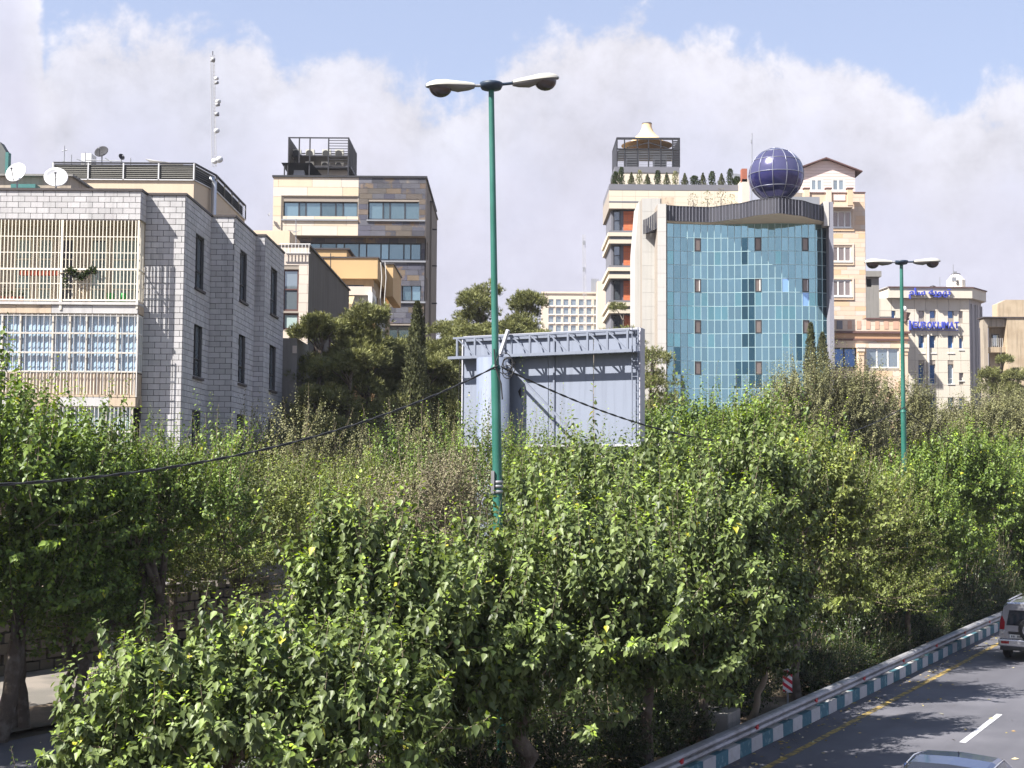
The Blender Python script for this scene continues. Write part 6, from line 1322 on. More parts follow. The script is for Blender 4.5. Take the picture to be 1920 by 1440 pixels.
def shoots(rg, C, Rr, n, per, leaf, up=.55, whip=.25, inner=.35, zmin=-.55, spread=.12, stiff=1.0, tipb=.80, wa=1.5, vert=0.0, plen=1.2):
    """n leafy shoots rising through an ellipsoid crown; returns leaves and stem polylines"""
    C = np.array(C, float); Rr = np.array(Rr, float); d = sphere_dirs(rg, n, zmin, 1.0); lump = 1+.16*np.sin(d[:, 0]*5+rg.uniform(0, 6))*np.cos(d[:, 1]*6+rg.uniform(0, 6))+rg.uniform(-.12, .12, n)
    E = C+d*Rr*lump[:, None]; S_ = C+d*Rr*inner*rg.uniform(.5, 1.6, n)[:, None]-np.array([0, 0, 1])*Rr[2]*.25
    w = rg.random(n) < whip*np.clip(d[:, 2]+.6, 0, 1); E[:, 2] += np.where(w, rg.uniform(.1, .62, n)**1.5*Rr[2]*wa, 0)+up*rg.uniform(0, .3, n)*Rr[2]*np.clip(d[:, 2]+.4, 0, 1)
    if vert:
        k = rg.random(n) < vert; o = d*np.array([1, 1, .0]); B = C+d*Rr*rg.uniform(.25, .80, (n, 1)); Lp_ = plen*rg.uniform(.65, 1.35, (n, 1)); lowd = (d[:, 2] < -.25)[:, None]
        E2 = B+np.where(lowd, o*.9+np.array([0, 0, .05]), o*.38+np.array([0, 0, .95])+rg.normal(0, .12, (n, 3)))*Lp_; S2 = B-(o*.1+np.array([0, 0, .25]))*Lp_*.6
        S_ = np.where(k[:, None], S2, S_); E = np.where(k[:, None], E2, E)
    Mi = (S_+E)/2+d*np.array([1, 1, 0])*.16*Rr*stiff+rg.normal(0, spread, (n, 3)); Mi[:, 2] -= .05
    t = (np.arange(per)+rg.random((n, per))*.5)/per; t = .16+.84*t; t3 = t[:, :, None]
    Pp = (1-t3)**2*S_[:, None]+2*t3*(1-t3)*Mi[:, None]+t3**2*E[:, None]; Tn = norm(2*(1-t3)*(Mi-S_)[:, None]+2*t3*(E-Mi)[:, None])
    ph = np.arange(per)[None, :]*2.4+rg.uniform(0, 6.28, n)[:, None]; up_ = np.array([0, 0, 1.0])
    u = norm(np.cross(Tn, up_+.01*rg.normal(size=3))); v = np.cross(Tn, u); Rk = u*np.cos(ph)[..., None]+v*np.sin(ph)[..., None]
    tip = np.clip((t-tipb)/(1-tipb), 0, 1)[..., None]
    A = Rk*.8+Tn*(.15+.55*tip)+up_*(-.75*(1-tip)+.25*tip)+rg.normal(0, .34, Pp.shape)
    outw = norm((Pp-C)/Rr); Nn = up_*.9+outw*.55+rg.normal(0, .28, Pp.shape)
    Ln = leaf*(.45+.70*rg.random((n, per)))*(1-.5*tip[..., 0])*(.75+.25*np.sin(np.pi*np.clip(t, 0, 1)))
    tone = rg.beta(1.5, 1.9, (n, per))*.66+rg.uniform(-.08, .1, n)[:, None]; tone = tone+tip[..., 0]*rg.uniform(.25, .9, n)[:, None]*(rg.random(n) < .75)[:, None]
    tone = np.where(rg.random((n, per)) < .006, 1.0, np.minimum(tone, .92)); Pp = Pp+Rk*leaf*.22
    f = lambda a: a.reshape(-1, *a.shape[2:])
    return [f(Pp), f(A), f(Nn), f(Ln), f(tone)], (S_, Mi, E, w)
def cat_(Ls): return [np.concatenate([l[i] for l in Ls]) for i in range(5)]
def stems(mb, st, rg, r=.012, frac=1.0, n=5, sides=3):
    S_, Mi, E, w = st
    for i in range(len(S_)):
        if rg.random() > frac: continue
        pts = []
        for k in range(n): t = k/(n-1); pts.append((1-t)**2*S_[i]+2*t*(1-t)*Mi[i]+t*t*E[i])
        mb.tube(pts, [r*(1-.75*k/(n-1)) for k in range(n)], sides, caps=False)
def trunk_mesh(rg, h, r, C, Rr, lean=(0, 0), limbs=6, kink=.12, multi=False, sides=9):
    mb = MB(); C = np.array(C, float); top = np.array([lean[0], lean[1], h]); pts = []; n = 6
    for k in range(n+1): t = k/n; pts.append(np.array([lean[0]*t, lean[1]*t, h*t])+np.array([rg.normal(0, kink*r*3), rg.normal(0, kink*r*3), 0])*math.sin(math.pi*t))
    mb.tube(pts, [r*(1.25 if k == 0 else 1)*(1-.3*k/n) for k in range(n+1)], sides)
    for k in range(limbs):
        a = 2*math.pi*k/limbs+rg.uniform(-.4, .4); el = rg.uniform(.25, .9); e = C+np.array([math.cos(a)*Rr[0]*.6, math.sin(a)*Rr[1]*.6, Rr[2]*(el-.45)]); m1 = top*.5+e*.5+np.array([math.cos(a)*.1, math.sin(a)*.1, -.15])
        P = []
        for q in range(6): t = q/5; P.append((1-t)**2*top+2*t*(1-t)*m1+t*t*e+rg.normal(0, .03, 3)*(0 < q < 5))
        mb.tube(P, [r*.62*(1-.75*q/5) for q in range(6)], 6)
    return mb
TREES = {}
LEAFPROTO = {}
def single_leaves(root, arr, tpl, mkey, count, score):
    """the leaves that show largest become parts of their own, sharing a few meshes"""
    P, A, N_, L, tone = arr; idx = np.argsort(-score)[:count]; keep = np.ones(len(P), bool); keep[idx] = False
    for i in idx:
        a = norm(A[i]); b = norm(np.cross(N_[i], a)); c = np.cross(a, b); tb = int(np.clip(round(tone[i]*8), 0, 8)); key = (mkey, tb)
        if key not in LEAFPROTO:
            LEAFPROTO[key] = leaf_mesh('leaf', np.zeros((1, 3)), np.array([[1., 0, 0]]), np.array([[0, 0, 1.]]), np.ones(1), np.array([tb/8]), tpl, MT[mkey])
        o = bpy.data.objects.new('leaf', LEAFPROTO[key]); COL.objects.link(o); o.parent = root; l = L[i]
        o.matrix_local = Matrix(((a[0]*l, b[0]*l, c[0]*l, P[i][0]), (a[1]*l, b[1]*l, c[1]*l, P[i][1]), (a[2]*l, b[2]*l, c[2]*l, P[i][2]), (0, 0, 0, 1)))
    return [x[keep] for x in arr]
def make_tree(name, label, seed, loc, h, r, lobes, leaf, tpl, mkey, per, dens, group=None, bark='bark', singles=0, stemfrac=.5, lean=(0, 0), limbs=6, inner_fill=0.25, kink=.12, stem_r=.011, cat='tree', rotz=0, shade=True, clump=4, **kw):
    """lobes: [((cx,cy,cz),(rx,ry,rz),n_shoots)] in the tree's own frame"""
    rg = np.random.default_rng(seed); root = thing(name, label, cat, loc, rotz, group); local(root); Ls = []; mb = MB()
    big = lobes
    if clump:
        lobes = []
        for C, Rr, n in big:
            lobes.append((C, Rr, max(4, int(n*.4)))); dd = norm(sphere_dirs(rg, clump, -.3, .9)+rg.normal(0, .2, (clump, 3)))
            for q in dd: s_ = rg.uniform(.42, .62); lobes.append((tuple(np.array(C)+q*np.array(Rr)*.62), tuple(np.array(Rr)*s_), max(4, int(n*.6/clump*1.15))))
    for C, Rr, n in lobes:
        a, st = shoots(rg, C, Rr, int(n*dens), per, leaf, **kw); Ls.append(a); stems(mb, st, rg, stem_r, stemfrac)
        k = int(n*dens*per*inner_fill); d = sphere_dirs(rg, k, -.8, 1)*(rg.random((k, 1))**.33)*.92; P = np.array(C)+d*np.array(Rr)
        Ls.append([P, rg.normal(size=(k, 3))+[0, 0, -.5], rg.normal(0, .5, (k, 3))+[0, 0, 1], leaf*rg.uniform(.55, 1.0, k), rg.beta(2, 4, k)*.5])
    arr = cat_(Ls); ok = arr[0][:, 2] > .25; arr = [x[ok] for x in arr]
    if singles:
        Wp = arr[0]+np.array(loc)[None]; dist = np.linalg.norm(Wp-np.array([0, 0, CAMZ]), axis=1); cz = np.mean([l[0] for l in lobes], 0); depth = (arr[0]-cz)@norm(-(np.array(loc)+cz-np.array([0, 0, CAMZ])))
        arr = single_leaves(root, arr, tpl, mkey, singles, arr[3]/dist*100+depth*.55+rg.uniform(0, .5, len(dist)))
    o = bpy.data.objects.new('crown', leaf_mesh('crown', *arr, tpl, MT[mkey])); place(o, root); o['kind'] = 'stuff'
    if mb.v: mb.build('twigs', MT['twig'], root, kind='stuff')
    Cm = np.mean([l[0] for l in lobes], 0); Rm = np.mean([l[1] for l in lobes], 0)
    trunk_mesh(rg, h, r, Cm, Rm, lean, limbs, kink).build('trunk', MT[bark], root)
    return root
def gxy(px, Y): p = at(px, 880, Y); return (p.x, Y, 0.1)
# ------------------------------------------------------------------ mulberry trees of the median, nearest first
MG = 'mulberry trees along the median'
M_ = dict(leaf=.15, tpl=BIG, mkey='mulberry_leaf', per=42, group=MG, inner_fill=.2, vert=.5)
make_tree('mulberry_tree', 'low spreading mulberry nearest the camera reaching down to the lower left corner', 1, gxy(440, 18.4), 1.9, .12,
          [((0, 0, 2.55), (2.0, 1.5, 1.05), 165), ((-1.15, -.3, 2.1), (1.15, 1.0, .65), 75), ((1.2, .2, 2.8), (1.3, 1.2, 1.1), 85), ((.2, -.4, 2.2), (2.3, 1.1, .9), 90), ((1.9, -.3, 2.3), (1.2, 1.0, 1.1), 60)], dens=1.0, singles=300, whip=.6, wa=.9, plen=.8, clump=9, **{**M_, 'vert': .35, 'inner_fill': .14})
make_tree('mulberry_tree', 'tall leafy mulberry standing right in front of the green lamp pole', 2, gxy(985, 23.2), 2.0, .20,
          [((-.3, -.2, 3.3), (1.9, 1.6, 1.55), 165), ((-1.4, -.4, 3.0), (1.3, 1.2, 1.3), 90), ((1.2, -.2, 3.7), (1.5, 1.3, 1.6), 105), ((.1, -.9, 2.3), (1.9, 1.0, 1.1), 110), ((-1.2, -1.2, 2.0), (1.4, .9, .9), 60)], dens=1.2, singles=300, whip=.7, wa=1.0, **M_)
make_tree('mulberry_tree', 'mulberry with large drooping leaves right of the near lamp pole', 3, gxy(1215, 26.2), 2.0, .13,
          [((-.2, 0, 4.0), (1.9, 1.6, 1.8), 165), ((1.3, -.3, 3.8), (1.3, 1.2, 1.65), 95), ((.2, -1.0, 2.3), (1.8, .9, 1.2), 120)], dens=1.2, singles=300, whip=.6, wa=1.0, **M_)
make_tree('mulberry_tree', 'small mulberry with pale tips leaning over the guardrail above the hazard board', 4, gxy(1400, 31.0), 1.3, .09,
          [((.1, -1.3, 2.9), (1.3, 1.1, 1.25), 140), ((-.5, -1.2, 3.1), (1.0, .9, 1.0), 60), ((-.2, -1.2, 1.9), (1.3, .8, .8), 60), ((-.3, -.4, 2.3), (1.1, .8, .7), 30)], dens=1.2, singles=240, whip=.5, bark='pale_bark', lean=(.3, -.6), **M_)
make_tree('mulberry_tree', 'slender mulberry with upright shoots between the two low trees at bottom left', 5, gxy(690, 21.5), 1.9, .10,
          [((0, 0, 3.6), (1.25, 1.1, 1.4), 100), ((.7, -.3, 3.0), (1.2, 1.0, 1.2), 60), ((-.5, .2, 2.6), (1.1, .9, .9), 50)], dens=1.2, singles=200, whip=.7, **M_)
make_tree('mulberry_tree', 'broad mulberry filling the middle of the median behind the first lamp', 6, gxy(1120, 31.5), 2.1, .15,
          [((0, 0, 4.6), (2.3, 1.9, 2.2), 170), ((1.8, .2, 4.4), (1.7, 1.5, 2.1), 90), ((-1.5, 0, 4.2), (1.3, 1.3, 1.8), 60)], dens=1.2, whip=.45, **{**M_, 'leaf': .16})
make_tree('mulberry_tree', 'mulberry overhanging the guardrail between the large-leaved tree and the hazard board', 12, gxy(1318, 29.4), 2.0, .12,
          [((.2, 0, 4.5), (1.8, 1.6, 1.8), 160), ((1.5, .1, 4.9), (1.3, 1.2, 1.4), 85), ((0, -.8, 2.5), (1.6, 1.1, 1.2), 90)], dens=1.1, whip=.5, wa=1.0, **M_)
make_tree('mulberry_tree', 'mulberry leaning out over the kerb in front of the small-leaved tree', 13, gxy(1490, 34.6), 2.1, .12,
          [((0, 0, 4.6), (1.9, 1.7, 1.9), 190), ((1.3, -.1, 4.9), (1.5, 1.3, 1.5), 100), ((.2, -.2, 2.9), (1.7, 1.2, 1.1), 80)], dens=1.1, whip=.5, wa=1.0, **{**M_, 'leaf': .13, 'mkey': 'fine_leaf'})
# finer leaved tree farther along the median
make_tree('fine_leaved_tree', 'olive green small-leaved tree over the dark hedge in the median', 7, gxy(1590, 41.5), 2.2, .14,
          [((0, 0, 4.3), (3.0, 2.3, 2.2), 330), ((-2.0, -.4, 4.0), (1.7, 1.6, 2.0), 150), ((1.8, .2, 4.0), (1.8, 1.6, 1.9), 150), ((0, -.8, 2.5), (2.8, 1.5, 1.3), 170)], leaf=.09, tpl=MID, mkey='fine_leaf', per=44, dens=1.1, whip=.35, wa=.6, clump=7, group='small-leaved trees in the median', inner_fill=.3)
make_tree('mulberry_tree', 'bright leaved mulberry in front of the glass building above the small-leaved tree', 8, gxy(1440, 47), 2.3, .15,
          [((0, 0, 5.6), (2.3, 1.9, 2.6), 170), ((-2.3, .2, 5.4), (1.7, 1.6, 2.3), 110), ((2.2, 0, 5.2), (1.6, 1.5, 2.0), 90)], dens=1.2, whip=.6, **{**M_, 'mkey': 'fresh_leaf', 'leaf': .16})
T9 = make_tree('mulberry_tree', 'dark green mulberry with upright shoots just right of the farther lamp', 9, gxy(1765, 53), 2.2, .15,
          [((0, 0, 5.1), (2.3, 1.9, 2.4), 170), ((-1.5, -.2, 4.6), (1.5, 1.4, 1.9), 70), ((1.6, -.2, 4.8), (1.5, 1.4, 2.1), 80), ((0, -.6, 2.6), (2.1, 1.3, 1.4), 110)], dens=1.2, whip=.75, **{**M_, 'mkey': 'fresh_leaf'})
copy_tree(T9, gxy(1875, 60), 2.1, (1.0, 1.0, .95), 'mulberry at the right border behind the silver car').name = 'mulberry_tree'
copy_tree(T9, gxy(1690, 48.5), 4.0, (.8, .8, .78), 'lower mulberry around the foot of the farther lamp pole').name = 'mulberry_tree'
copy_tree(T9, gxy(1930, 70), 3.2, (1.1, 1.1, 1.0), 'farthest mulberry of the median cut by the right border').name = 'mulberry_tree'
copy_tree(T9, gxy(1825, 66), 5.1, (1.0, 1.0, .95), 'mulberry in the second rank between the farther lamp and the right border').name = 'mulberry_tree'
copy_tree(T9, gxy(1700, 42.6), 5.5, (.72, .72, .80), 'low bushy mulberry hiding the foot of the farther lamp').name = 'mulberry_tree'
# ------------------------------------------------------------------ trees of the left verge
VG = 'trees along the left pavement'
V1 = make_tree('verge_tree', 'dense bright green street tree at the left border under the glazed balcony', 21, gxy(40, 30.6), 2.6, .17,
          [((0, 0, 5.0), (2.5, 2.0, 2.6), 190), ((-2.0, 0, 4.6), (1.6, 1.5, 2.1), 80), ((1.6, -.3, 4.9), (1.7, 1.5, 2.2), 110), ((.2, -.6, 2.9), (2.7, 1.6, 1.5), 170)], leaf=.13, tpl=BIG, mkey='fresh_leaf', per=38, dens=1.25, whip=.6, wa=.6, vert=.6, group=VG, inner_fill=.35)
V2 = make_tree('verge_tree', 'street tree with a twisted trunk in front of the grey boundary wall', 22, gxy(235, 32.5), 2.7, .15,
          [((.2, 0, 5.2), (2.3, 1.9, 1.9), 200), ((-1.2, .2, 5.0), (1.5, 1.4, 1.8), 100), ((1.9, 0, 4.7), (1.7, 1.5, 1.9), 130)], leaf=.11, tpl=MID, mkey='fresh_leaf', per=36, dens=1.3, whip=.6, wa=.6, vert=.6, group=VG, inner_fill=.3, kink=.6, lean=(.9, .1))
V3 = make_tree('verge_tree', 'rounded small-leaved street tree below the stepped brick wall', 23, gxy(450, 36.5), 2.6, .14,
          [((0, 0, 4.6), (2.8, 2.1, 2.1), 260), ((-2.2, 0, 4.5), (1.8, 1.6, 1.9), 130), ((2.1, 0, 4.3), (1.8, 1.6, 2.0), 130), ((0, -.7, 3.2), (2.8, 1.4, 1.2), 120)], leaf=.105, tpl=MID, mkey='fine_leaf', per=40, dens=1.15, whip=.4, wa=.5, group=VG, inner_fill=.3)
make_tree('dry_shrubby_tree', 'half dry brownish bushy tree with bare twigs below the thin cable', 24, gxy(790, 38), 1.4, .12,
          [((0, 0, 4.3), (2.3, 1.9, 2.6), 300), ((-1.6, 0, 3.4), (1.6, 1.5, 2.2), 130), ((1.2, 0, 4.4), (1.5, 1.4, 2.3), 130)], leaf=.09, tpl=DIA, mkey='dry_twig_leaf', per=36, dens=1.2, whip=.3, wa=.5, clump=7, stemfrac=.5, group=VG, stem_r=.009, inner_fill=.15)
V5 = make_tree('wispy_tree', 'loose olive tree with pale bare twigs beside the stepped brick wall', 25, gxy(555, 47), 2.4, .15,
          [((0, 0, 5.6), (2.6, 2.0, 2.9), 240), ((-1.6, 0, 6.2), (1.6, 1.4, 2.0), 110), ((1.8, 0, 5.4), (1.7, 1.5, 2.4), 130)], leaf=.11, tpl=DIA, mkey='olive_leaf', per=44, dens=1.2, whip=.4, wa=.5, clump=7, stemfrac=.3, group=VG, stem_r=.012, bark='pale_bark', inner_fill=.1)
make_tree('shrubby_tree', 'bushy green tree with bright tips in front of the billboard foot', 26, gxy(870, 43.5), 2.2, .13,
          [((0, 0, 4.7), (2.6, 2.0, 2.5), 230), ((-2.0, 0, 4.8), (1.7, 1.5, 2.3), 120), ((2.3, 0, 4.5), (1.7, 1.5, 2.3), 120)], leaf=.12, tpl=MID, mkey='fresh_leaf', per=34, dens=1.2, whip=.7, vert=.4, plen=1.4, group=VG, inner_fill=.3)
make_tree('shrubby_tree', 'tree with thin upright leafy shoots standing before the billboard panel', 27, gxy(1030, 44.5), 2.4, .13,
          [((0, 0, 5.1), (1.9, 1.7, 2.4), 150), ((-1.6, 0, 5.2), (1.2, 1.2, 2.4), 70), ((1.5, 0, 5.0), (1.2, 1.2, 2.2), 70)], leaf=.12, tpl=MID, mkey='fresh_leaf', per=40, dens=1.15, whip=1.0, vert=.4, plen=1.5, group=VG, inner_fill=.3)
V8 = make_tree('verge_tree', 'bright yellow-green street tree below the right end of the billboard', 28, gxy(1265, 56), 2.6, .16,
          [((0, 0, 6.3), (3.0, 2.2, 2.9), 230), ((-2.6, 0, 5.8), (1.8, 1.6, 2.3), 110), ((2.4, 0, 6.0), (1.9, 1.7, 2.5), 120)], leaf=.16, tpl=BIG, mkey='fresh_leaf', per=32, dens=1.15, whip=.6, group=VG, inner_fill=.35)
copy_tree(V8, gxy(1400, 62), 2.4, (1.05, 1.05, .98), 'bright street tree in front of the glass building foot').name = 'verge_tree'
copy_tree(V3, gxy(1530, 60), 1.4, (1.1, 1.1, 1.05), 'dull green street tree between the glass building and the median').name = 'verge_tree'
copy_tree(V3, gxy(650, 41), 2.6, (1.0, 1.0, .95), 'small-leaved street tree left of the dry brown bush').name = 'verge_tree'
copy_tree(V3, gxy(330, 39), 4.4, (1, 1, 1.0), 'small-leaved street tree behind the twisted trunk').name = 'verge_tree'
for k, u in enumerate((-3.5, -8.5, -13.5)):
    copy_tree(V1, rp(u, -15.4, .1), 1.1+k*2, ((.9, .9, .76), (1.2, 1.2, 1.15), (1.2, 1.2, 1.15))[k], ('street tree at the far left whose lower branches hang into the frame', 'street tree beyond the left border of the view', 'street tree beyond the left border, nearest the bridge')[k]).name = 'verge_tree'
# ------------------------------------------------------------------ willowy grey-green trees in front of the right-hand buildings
WG = 'grey-green feathery trees'
W1 = make_tree('feathery_tree', 'large grey-green feathery tree hiding the foot of the glass building', 31, gxy(1530, 70), 3.0, .2,
          [((0, 0, 8.4), (3.0, 2.3, 3.9), 480), ((-2.1, 0, 7.8), (1.8, 1.5, 3.6), 230), ((2.2, 0, 8.0), (1.9, 1.6, 3.6), 240)], leaf=.15, tpl=DIA, mkey='olive_leaf', per=56, dens=1.25, whip=.5, wa=.35, clump=8, stemfrac=.12, group=WG, inner_fill=.2, stem_r=.016)
W2 = make_tree('feathery_tree', 'grey-green feathery tree in front of the peach podium', 32, gxy(1650, 74), 3.0, .2,
          [((0, 0, 7.9), (3.1, 2.3, 3.7), 440), ((2.3, 0, 7.4), (1.8, 1.5, 3.6), 220), ((-2.1, .2, 7.6), (1.8, 1.5, 3.5), 200)], leaf=.15, tpl=DIA, mkey='olive_leaf', per=56, dens=1.25, whip=.4, wa=.35, clump=8, stemfrac=.12, group=WG, inner_fill=.2, stem_r=.016)
copy_tree(W2, gxy(1850, 86), 2.0, (1.15, 1.15, .98), 'wide pale olive feathery tree under the brown block').name = 'feathery_tree'
copy_tree(W1, gxy(1925, 90), 1.0, (1.1, 1.1, .98), 'feathery tree cut by the right border').name = 'feathery_tree'
copy_tree(W2, gxy(1765, 84), 4.0, (.9, .9, .80), 'lower feathery tree in front of the cream office').name = 'feathery_tree'
copy_tree(V5, gxy(700, 56), 2.0, (1.3, 1.3, 1.0), 'olive bushy tree under the pines left of the billboard').name = 'wispy_tree'
copy_tree(V5, gxy(840, 58), 3.0, (1.2, 1.2, 1.0), 'brownish olive tree just left of the billboard edge').name = 'wispy_tree'
# ------------------------------------------------------------------ pines and cypresses
def make_pine(label, seed, loc, h, clumps, group='pines on the slope behind the billboard', needle=.26, nt=230, name='pine_tree', box=(2.0, 1.8, 3.2), trunk=True, shape=None):
    rg = np.random.default_rng(seed); root = thing(name, label, 'tree', loc, 0, group); local(root); Pn, An, Nn, Ln, Tn = [], [], [], [], []; mb = MB(); br = MB()
    mb.tube([(0, 0, 0), (.15, 0, h*.4), (-.1, .1, h*.7), (.05, 0, h*.97)], [.22, .17, .11, .04], 8)
    for k in range(clumps):
        f = rg.uniform(0, 1); z = h*(.42+.58*f) if shape is None else h*(shape+(1-shape)*f); a = rg.uniform(0, 6.28); rmax = box[0]*(1-.72*f**1.6); rr = rmax*math.sqrt(rg.uniform(.0, .85)); c = np.array([rr*math.cos(a), rr*math.sin(a), z]); cr = rg.uniform(.75, 1.35)*(1-.4*f)
        br.tube([(0, 0, z-.7-rr*.3), (c[0]*.5, c[1]*.5, z-.45), (c[0], c[1], z-.1)], [.06, .04, .02], 5)
        d = sphere_dirs(rg, nt, -.45, 1.0); lob = 1+.28*np.sin(d[:, 0]*7+k)*np.sin(d[:, 1]*6+k*2); P = c+d*np.array([cr*1.15, cr*1.15, cr*.72])*lob[:, None]*rg.uniform(.62, 1.05, (nt, 1))
        q = 9; b = norm(d*.7+np.array([0, 0, .8])+rg.normal(0, .25, (nt, 3))); A = norm(b[:, None]+rg.normal(0, .55, (nt, q, 3))); PP = np.repeat(P[:, None], q, 1)
        tn = rg.beta(2.5, 3, (nt, 1))*.7+.12*np.clip(d[:, 2:3], 0, 1)+rg.uniform(-.06, .06, (nt, q))
        Pn.append(PP.reshape(-1, 3)); An.append(A.reshape(-1, 3)); Nn.append(rg.normal(size=(nt*q, 3))); Ln.append(needle*rg.uniform(.6, 1.1, nt*q)); Tn.append(np.clip(tn, 0, .9).reshape(-1))
    arr = [np.concatenate(x) for x in (Pn, An, Nn, Ln, Tn)]; T = (THIN[0]*np.array([1, .55, 1]), THIN[1][:])
    o = bpy.data.objects.new('crown', leaf_mesh('crown', *arr, T, MT['pine_needle'])); place(o, root); o['kind'] = 'stuff'
    mb.build('trunk', MT['bark'], root); br.build('branches', MT['bark'], root); return root
P1 = make_pine('bushy dark pine in front of the ochre house', 41, gxy(690, 60.5), 13.0, 30, box=(2.6, 2, 3), shape=.5)
P2 = make_pine('tall pine just left of the green lamp pole above the billboard', 42, gxy(905, 84), 17.8, 30, box=(2.4, 2, 3))
P3 = make_pine('tall irregular pine right of the green lamp pole above the billboard', 43, gxy(985, 86), 17.9, 34, box=(2.6, 2, 3))
P4 = make_pine('low dense pine beside the garden terrace of the pale house', 44, gxy(598, 59), 12.4, 34, box=(2.6, 2.2, 3), shape=.35)
for sx, Y, rz, sc, lb in ((655, 57, 1.0, (1.1, 1.1, .86), 'dark pine low on the slope behind the loose olive tree'), (735, 63, 2.4, (1.0, 1.0, .90), 'olive green pine behind the narrow cypress'),
                          (840, 70, 3.6, (1.2, 1.2, .96), 'broad pine between the cypress and the lamp pole'), (800, 62, 5.0, (1.1, 1.1, .88), 'lower pine just right of the narrow cypress'), (860, 65, .4, (1.2, 1.2, .88), 'pine behind the upper left corner of the billboard'), (590, 56, 4.0, (.85, .85, .74), 'short dark pine at the corner of the stepped brick wall')):
    copy_tree(P4 if Y < 62.5 else P1, gxy(sx, Y), rz, sc, lb).name = 'pine_tree'
for sx, Y, rz, sc, lb in ((850, 80, 1.5, (1.1, 1.1, .84), 'rounded pine left of the tall pine by the lamp pole'), (1005, 83, 3.0, (1.1, 1.1, .84), 'lower pine at the right foot of the tall irregular pine'), (880, 77, 4.4, (1.2, 1.2, .80), 'broad low pine just above the billboard top left corner'), (960, 88, 5.2, (1.1, 1.1, .90), 'middle pine filling between the two tall skyline pines')):
    copy_tree(P2 if sx < 900 else P3, gxy(sx, Y), rz, sc, lb).name = 'pine_tree'
copy_tree(P3, gxy(935, 80), 2.0, (1.1, 1.1, .85), 'lower pine between the two tall pines behind the billboard').name = 'pine_tree'
p = make_pine('small rounded pine above the right end of the billboard', 45, gxy(1168, 92), 17.2, 16, box=(2.0, 1.6, 3), shape=.68, group='pines near the glass building', nt=120)
make_pine('dark sparse pine against the concrete pier of the glass building', 46, gxy(1222, 70), 12.6, 18, box=(1.5, 1.2, 3), shape=.35, group='pines near the glass building', nt=110)
make_pine('green pine in front of the brown block at the right', 47, gxy(1880, 108), 16.6, 22, box=(2.4, 2.2, 3), shape=.6, group='pines near the right border')
def make_column(label, seed, loc, h, r, name='cypress_tree', group=None, n=9000, mk='cypress_leaf', l=.16, cat='tree', tp=.55, base=.0, bulge=.0):
    rg = np.random.default_rng(seed); root = thing(name, label, cat, loc, 0, group); local(root); z = rg.random(n)**.9; a = rg.uniform(0, 6.28, n)
    prof = np.minimum(1, (1-z)**tp*1.25)*np.minimum(1, .45+z*6)+bulge*np.sin(z*9+a); rr = r*prof*(1+.22*np.sin(a*3+z*14)+.12*np.sin(a*7-z*30))*rg.uniform(.55, 1.05, n); P = np.stack([rr*np.cos(a), rr*np.sin(a), base+z*(h-base)], 1)
    A = np.stack([np.cos(a)*.4, np.sin(a)*.4, np.ones(n)], 1)+rg.normal(0, .3, (n, 3)); N_ = np.stack([np.cos(a), np.sin(a), np.full(n, .2)], 1)+rg.normal(0, .4, (n, 3))
    o = bpy.data.objects.new('crown', leaf_mesh('crown', P, A, N_, l*rg.uniform(.6, 1.1, n), rg.beta(2.5, 3, n)*.8, DIA, MT[mk])); place(o, root); o['kind'] = 'stuff'
    MB().tube([(0, 0, 0), (0, 0, h*.8)], [r*.18+.02, .02], 6).build('trunk', MT['bark'], root); return root
make_column('tall narrow dark cypress between the pines below the stone tower', 51, gxy(779, 59), at(779, 572, 59).z, .85, n=16000, group='narrow cypresses')
make_column('slim dark cypress tip in front of the glass building', 52, gxy(1522, 82), at(1522, 610, 82).z, .75, n=9000, group='narrow cypresses')
make_column('dark cypress shape against the right edge of the glass building', 53, gxy(1544, 86), at(1544, 628, 86).z, 1.0, n=9000, group='narrow cypresses')
# ------------------------------------------------------------------ planted roof of the terraced block
RG_ = 'clipped shrubs in a row on the terraced block roof'; zf = ZF[0]
row = [(1154, 12, 24, 'c'), (1165, 9, 33, 'b'), (1184, 12, 23, 'a'), (1199, 10, 27, 'd'), (1214, 12, 20, 'a'), (1233, 10, 27, 'b'), (1250, 12, 23, 'a'), (1266, 10, 26, 'd'), (1284, 13, 22, 'a'), (1302, 14, 17, 'c'), (1318, 13, 23, 'a'), (1335, 10, 26, 'b'), (1353, 13, 22, 'a'), (1369, 10, 31, 'b'), (1381, 12, 16, 'c')]
od = ['first', 'second', 'third', 'fourth', 'fifth', 'sixth', 'seventh', 'eighth', 'ninth', 'tenth', 'eleventh', 'twelfth', 'thirteenth', 'fourteenth', 'last']
kd = {'a': 'dark green cone-shaped shrub', 'b': 'upright leafy green shrub', 'c': 'rounded bushy roof shrub', 'd': 'sparse yellowish upright shrub'}
for i, (px, w, h, k) in enumerate(row):
    Y = 130.8; X = at(px, 345, Y).x; r = w/2/F*Y; hh = h/F*Y+.1
    make_column('%s, %s from the left in the roof row' % (kd[k], od[i]), 60+i, (X, Y, zf), hh, r*1.15, 'roof_shrub', RG_, 900 if k != 'd' else 450, 'cypress_leaf' if k == 'a' else ('shrub_leaf' if k != 'd' else 'olive_leaf'), .14, 'shrub', 1.0 if k == 'a' else .25, 0, 0 if k == 'a' else .12)
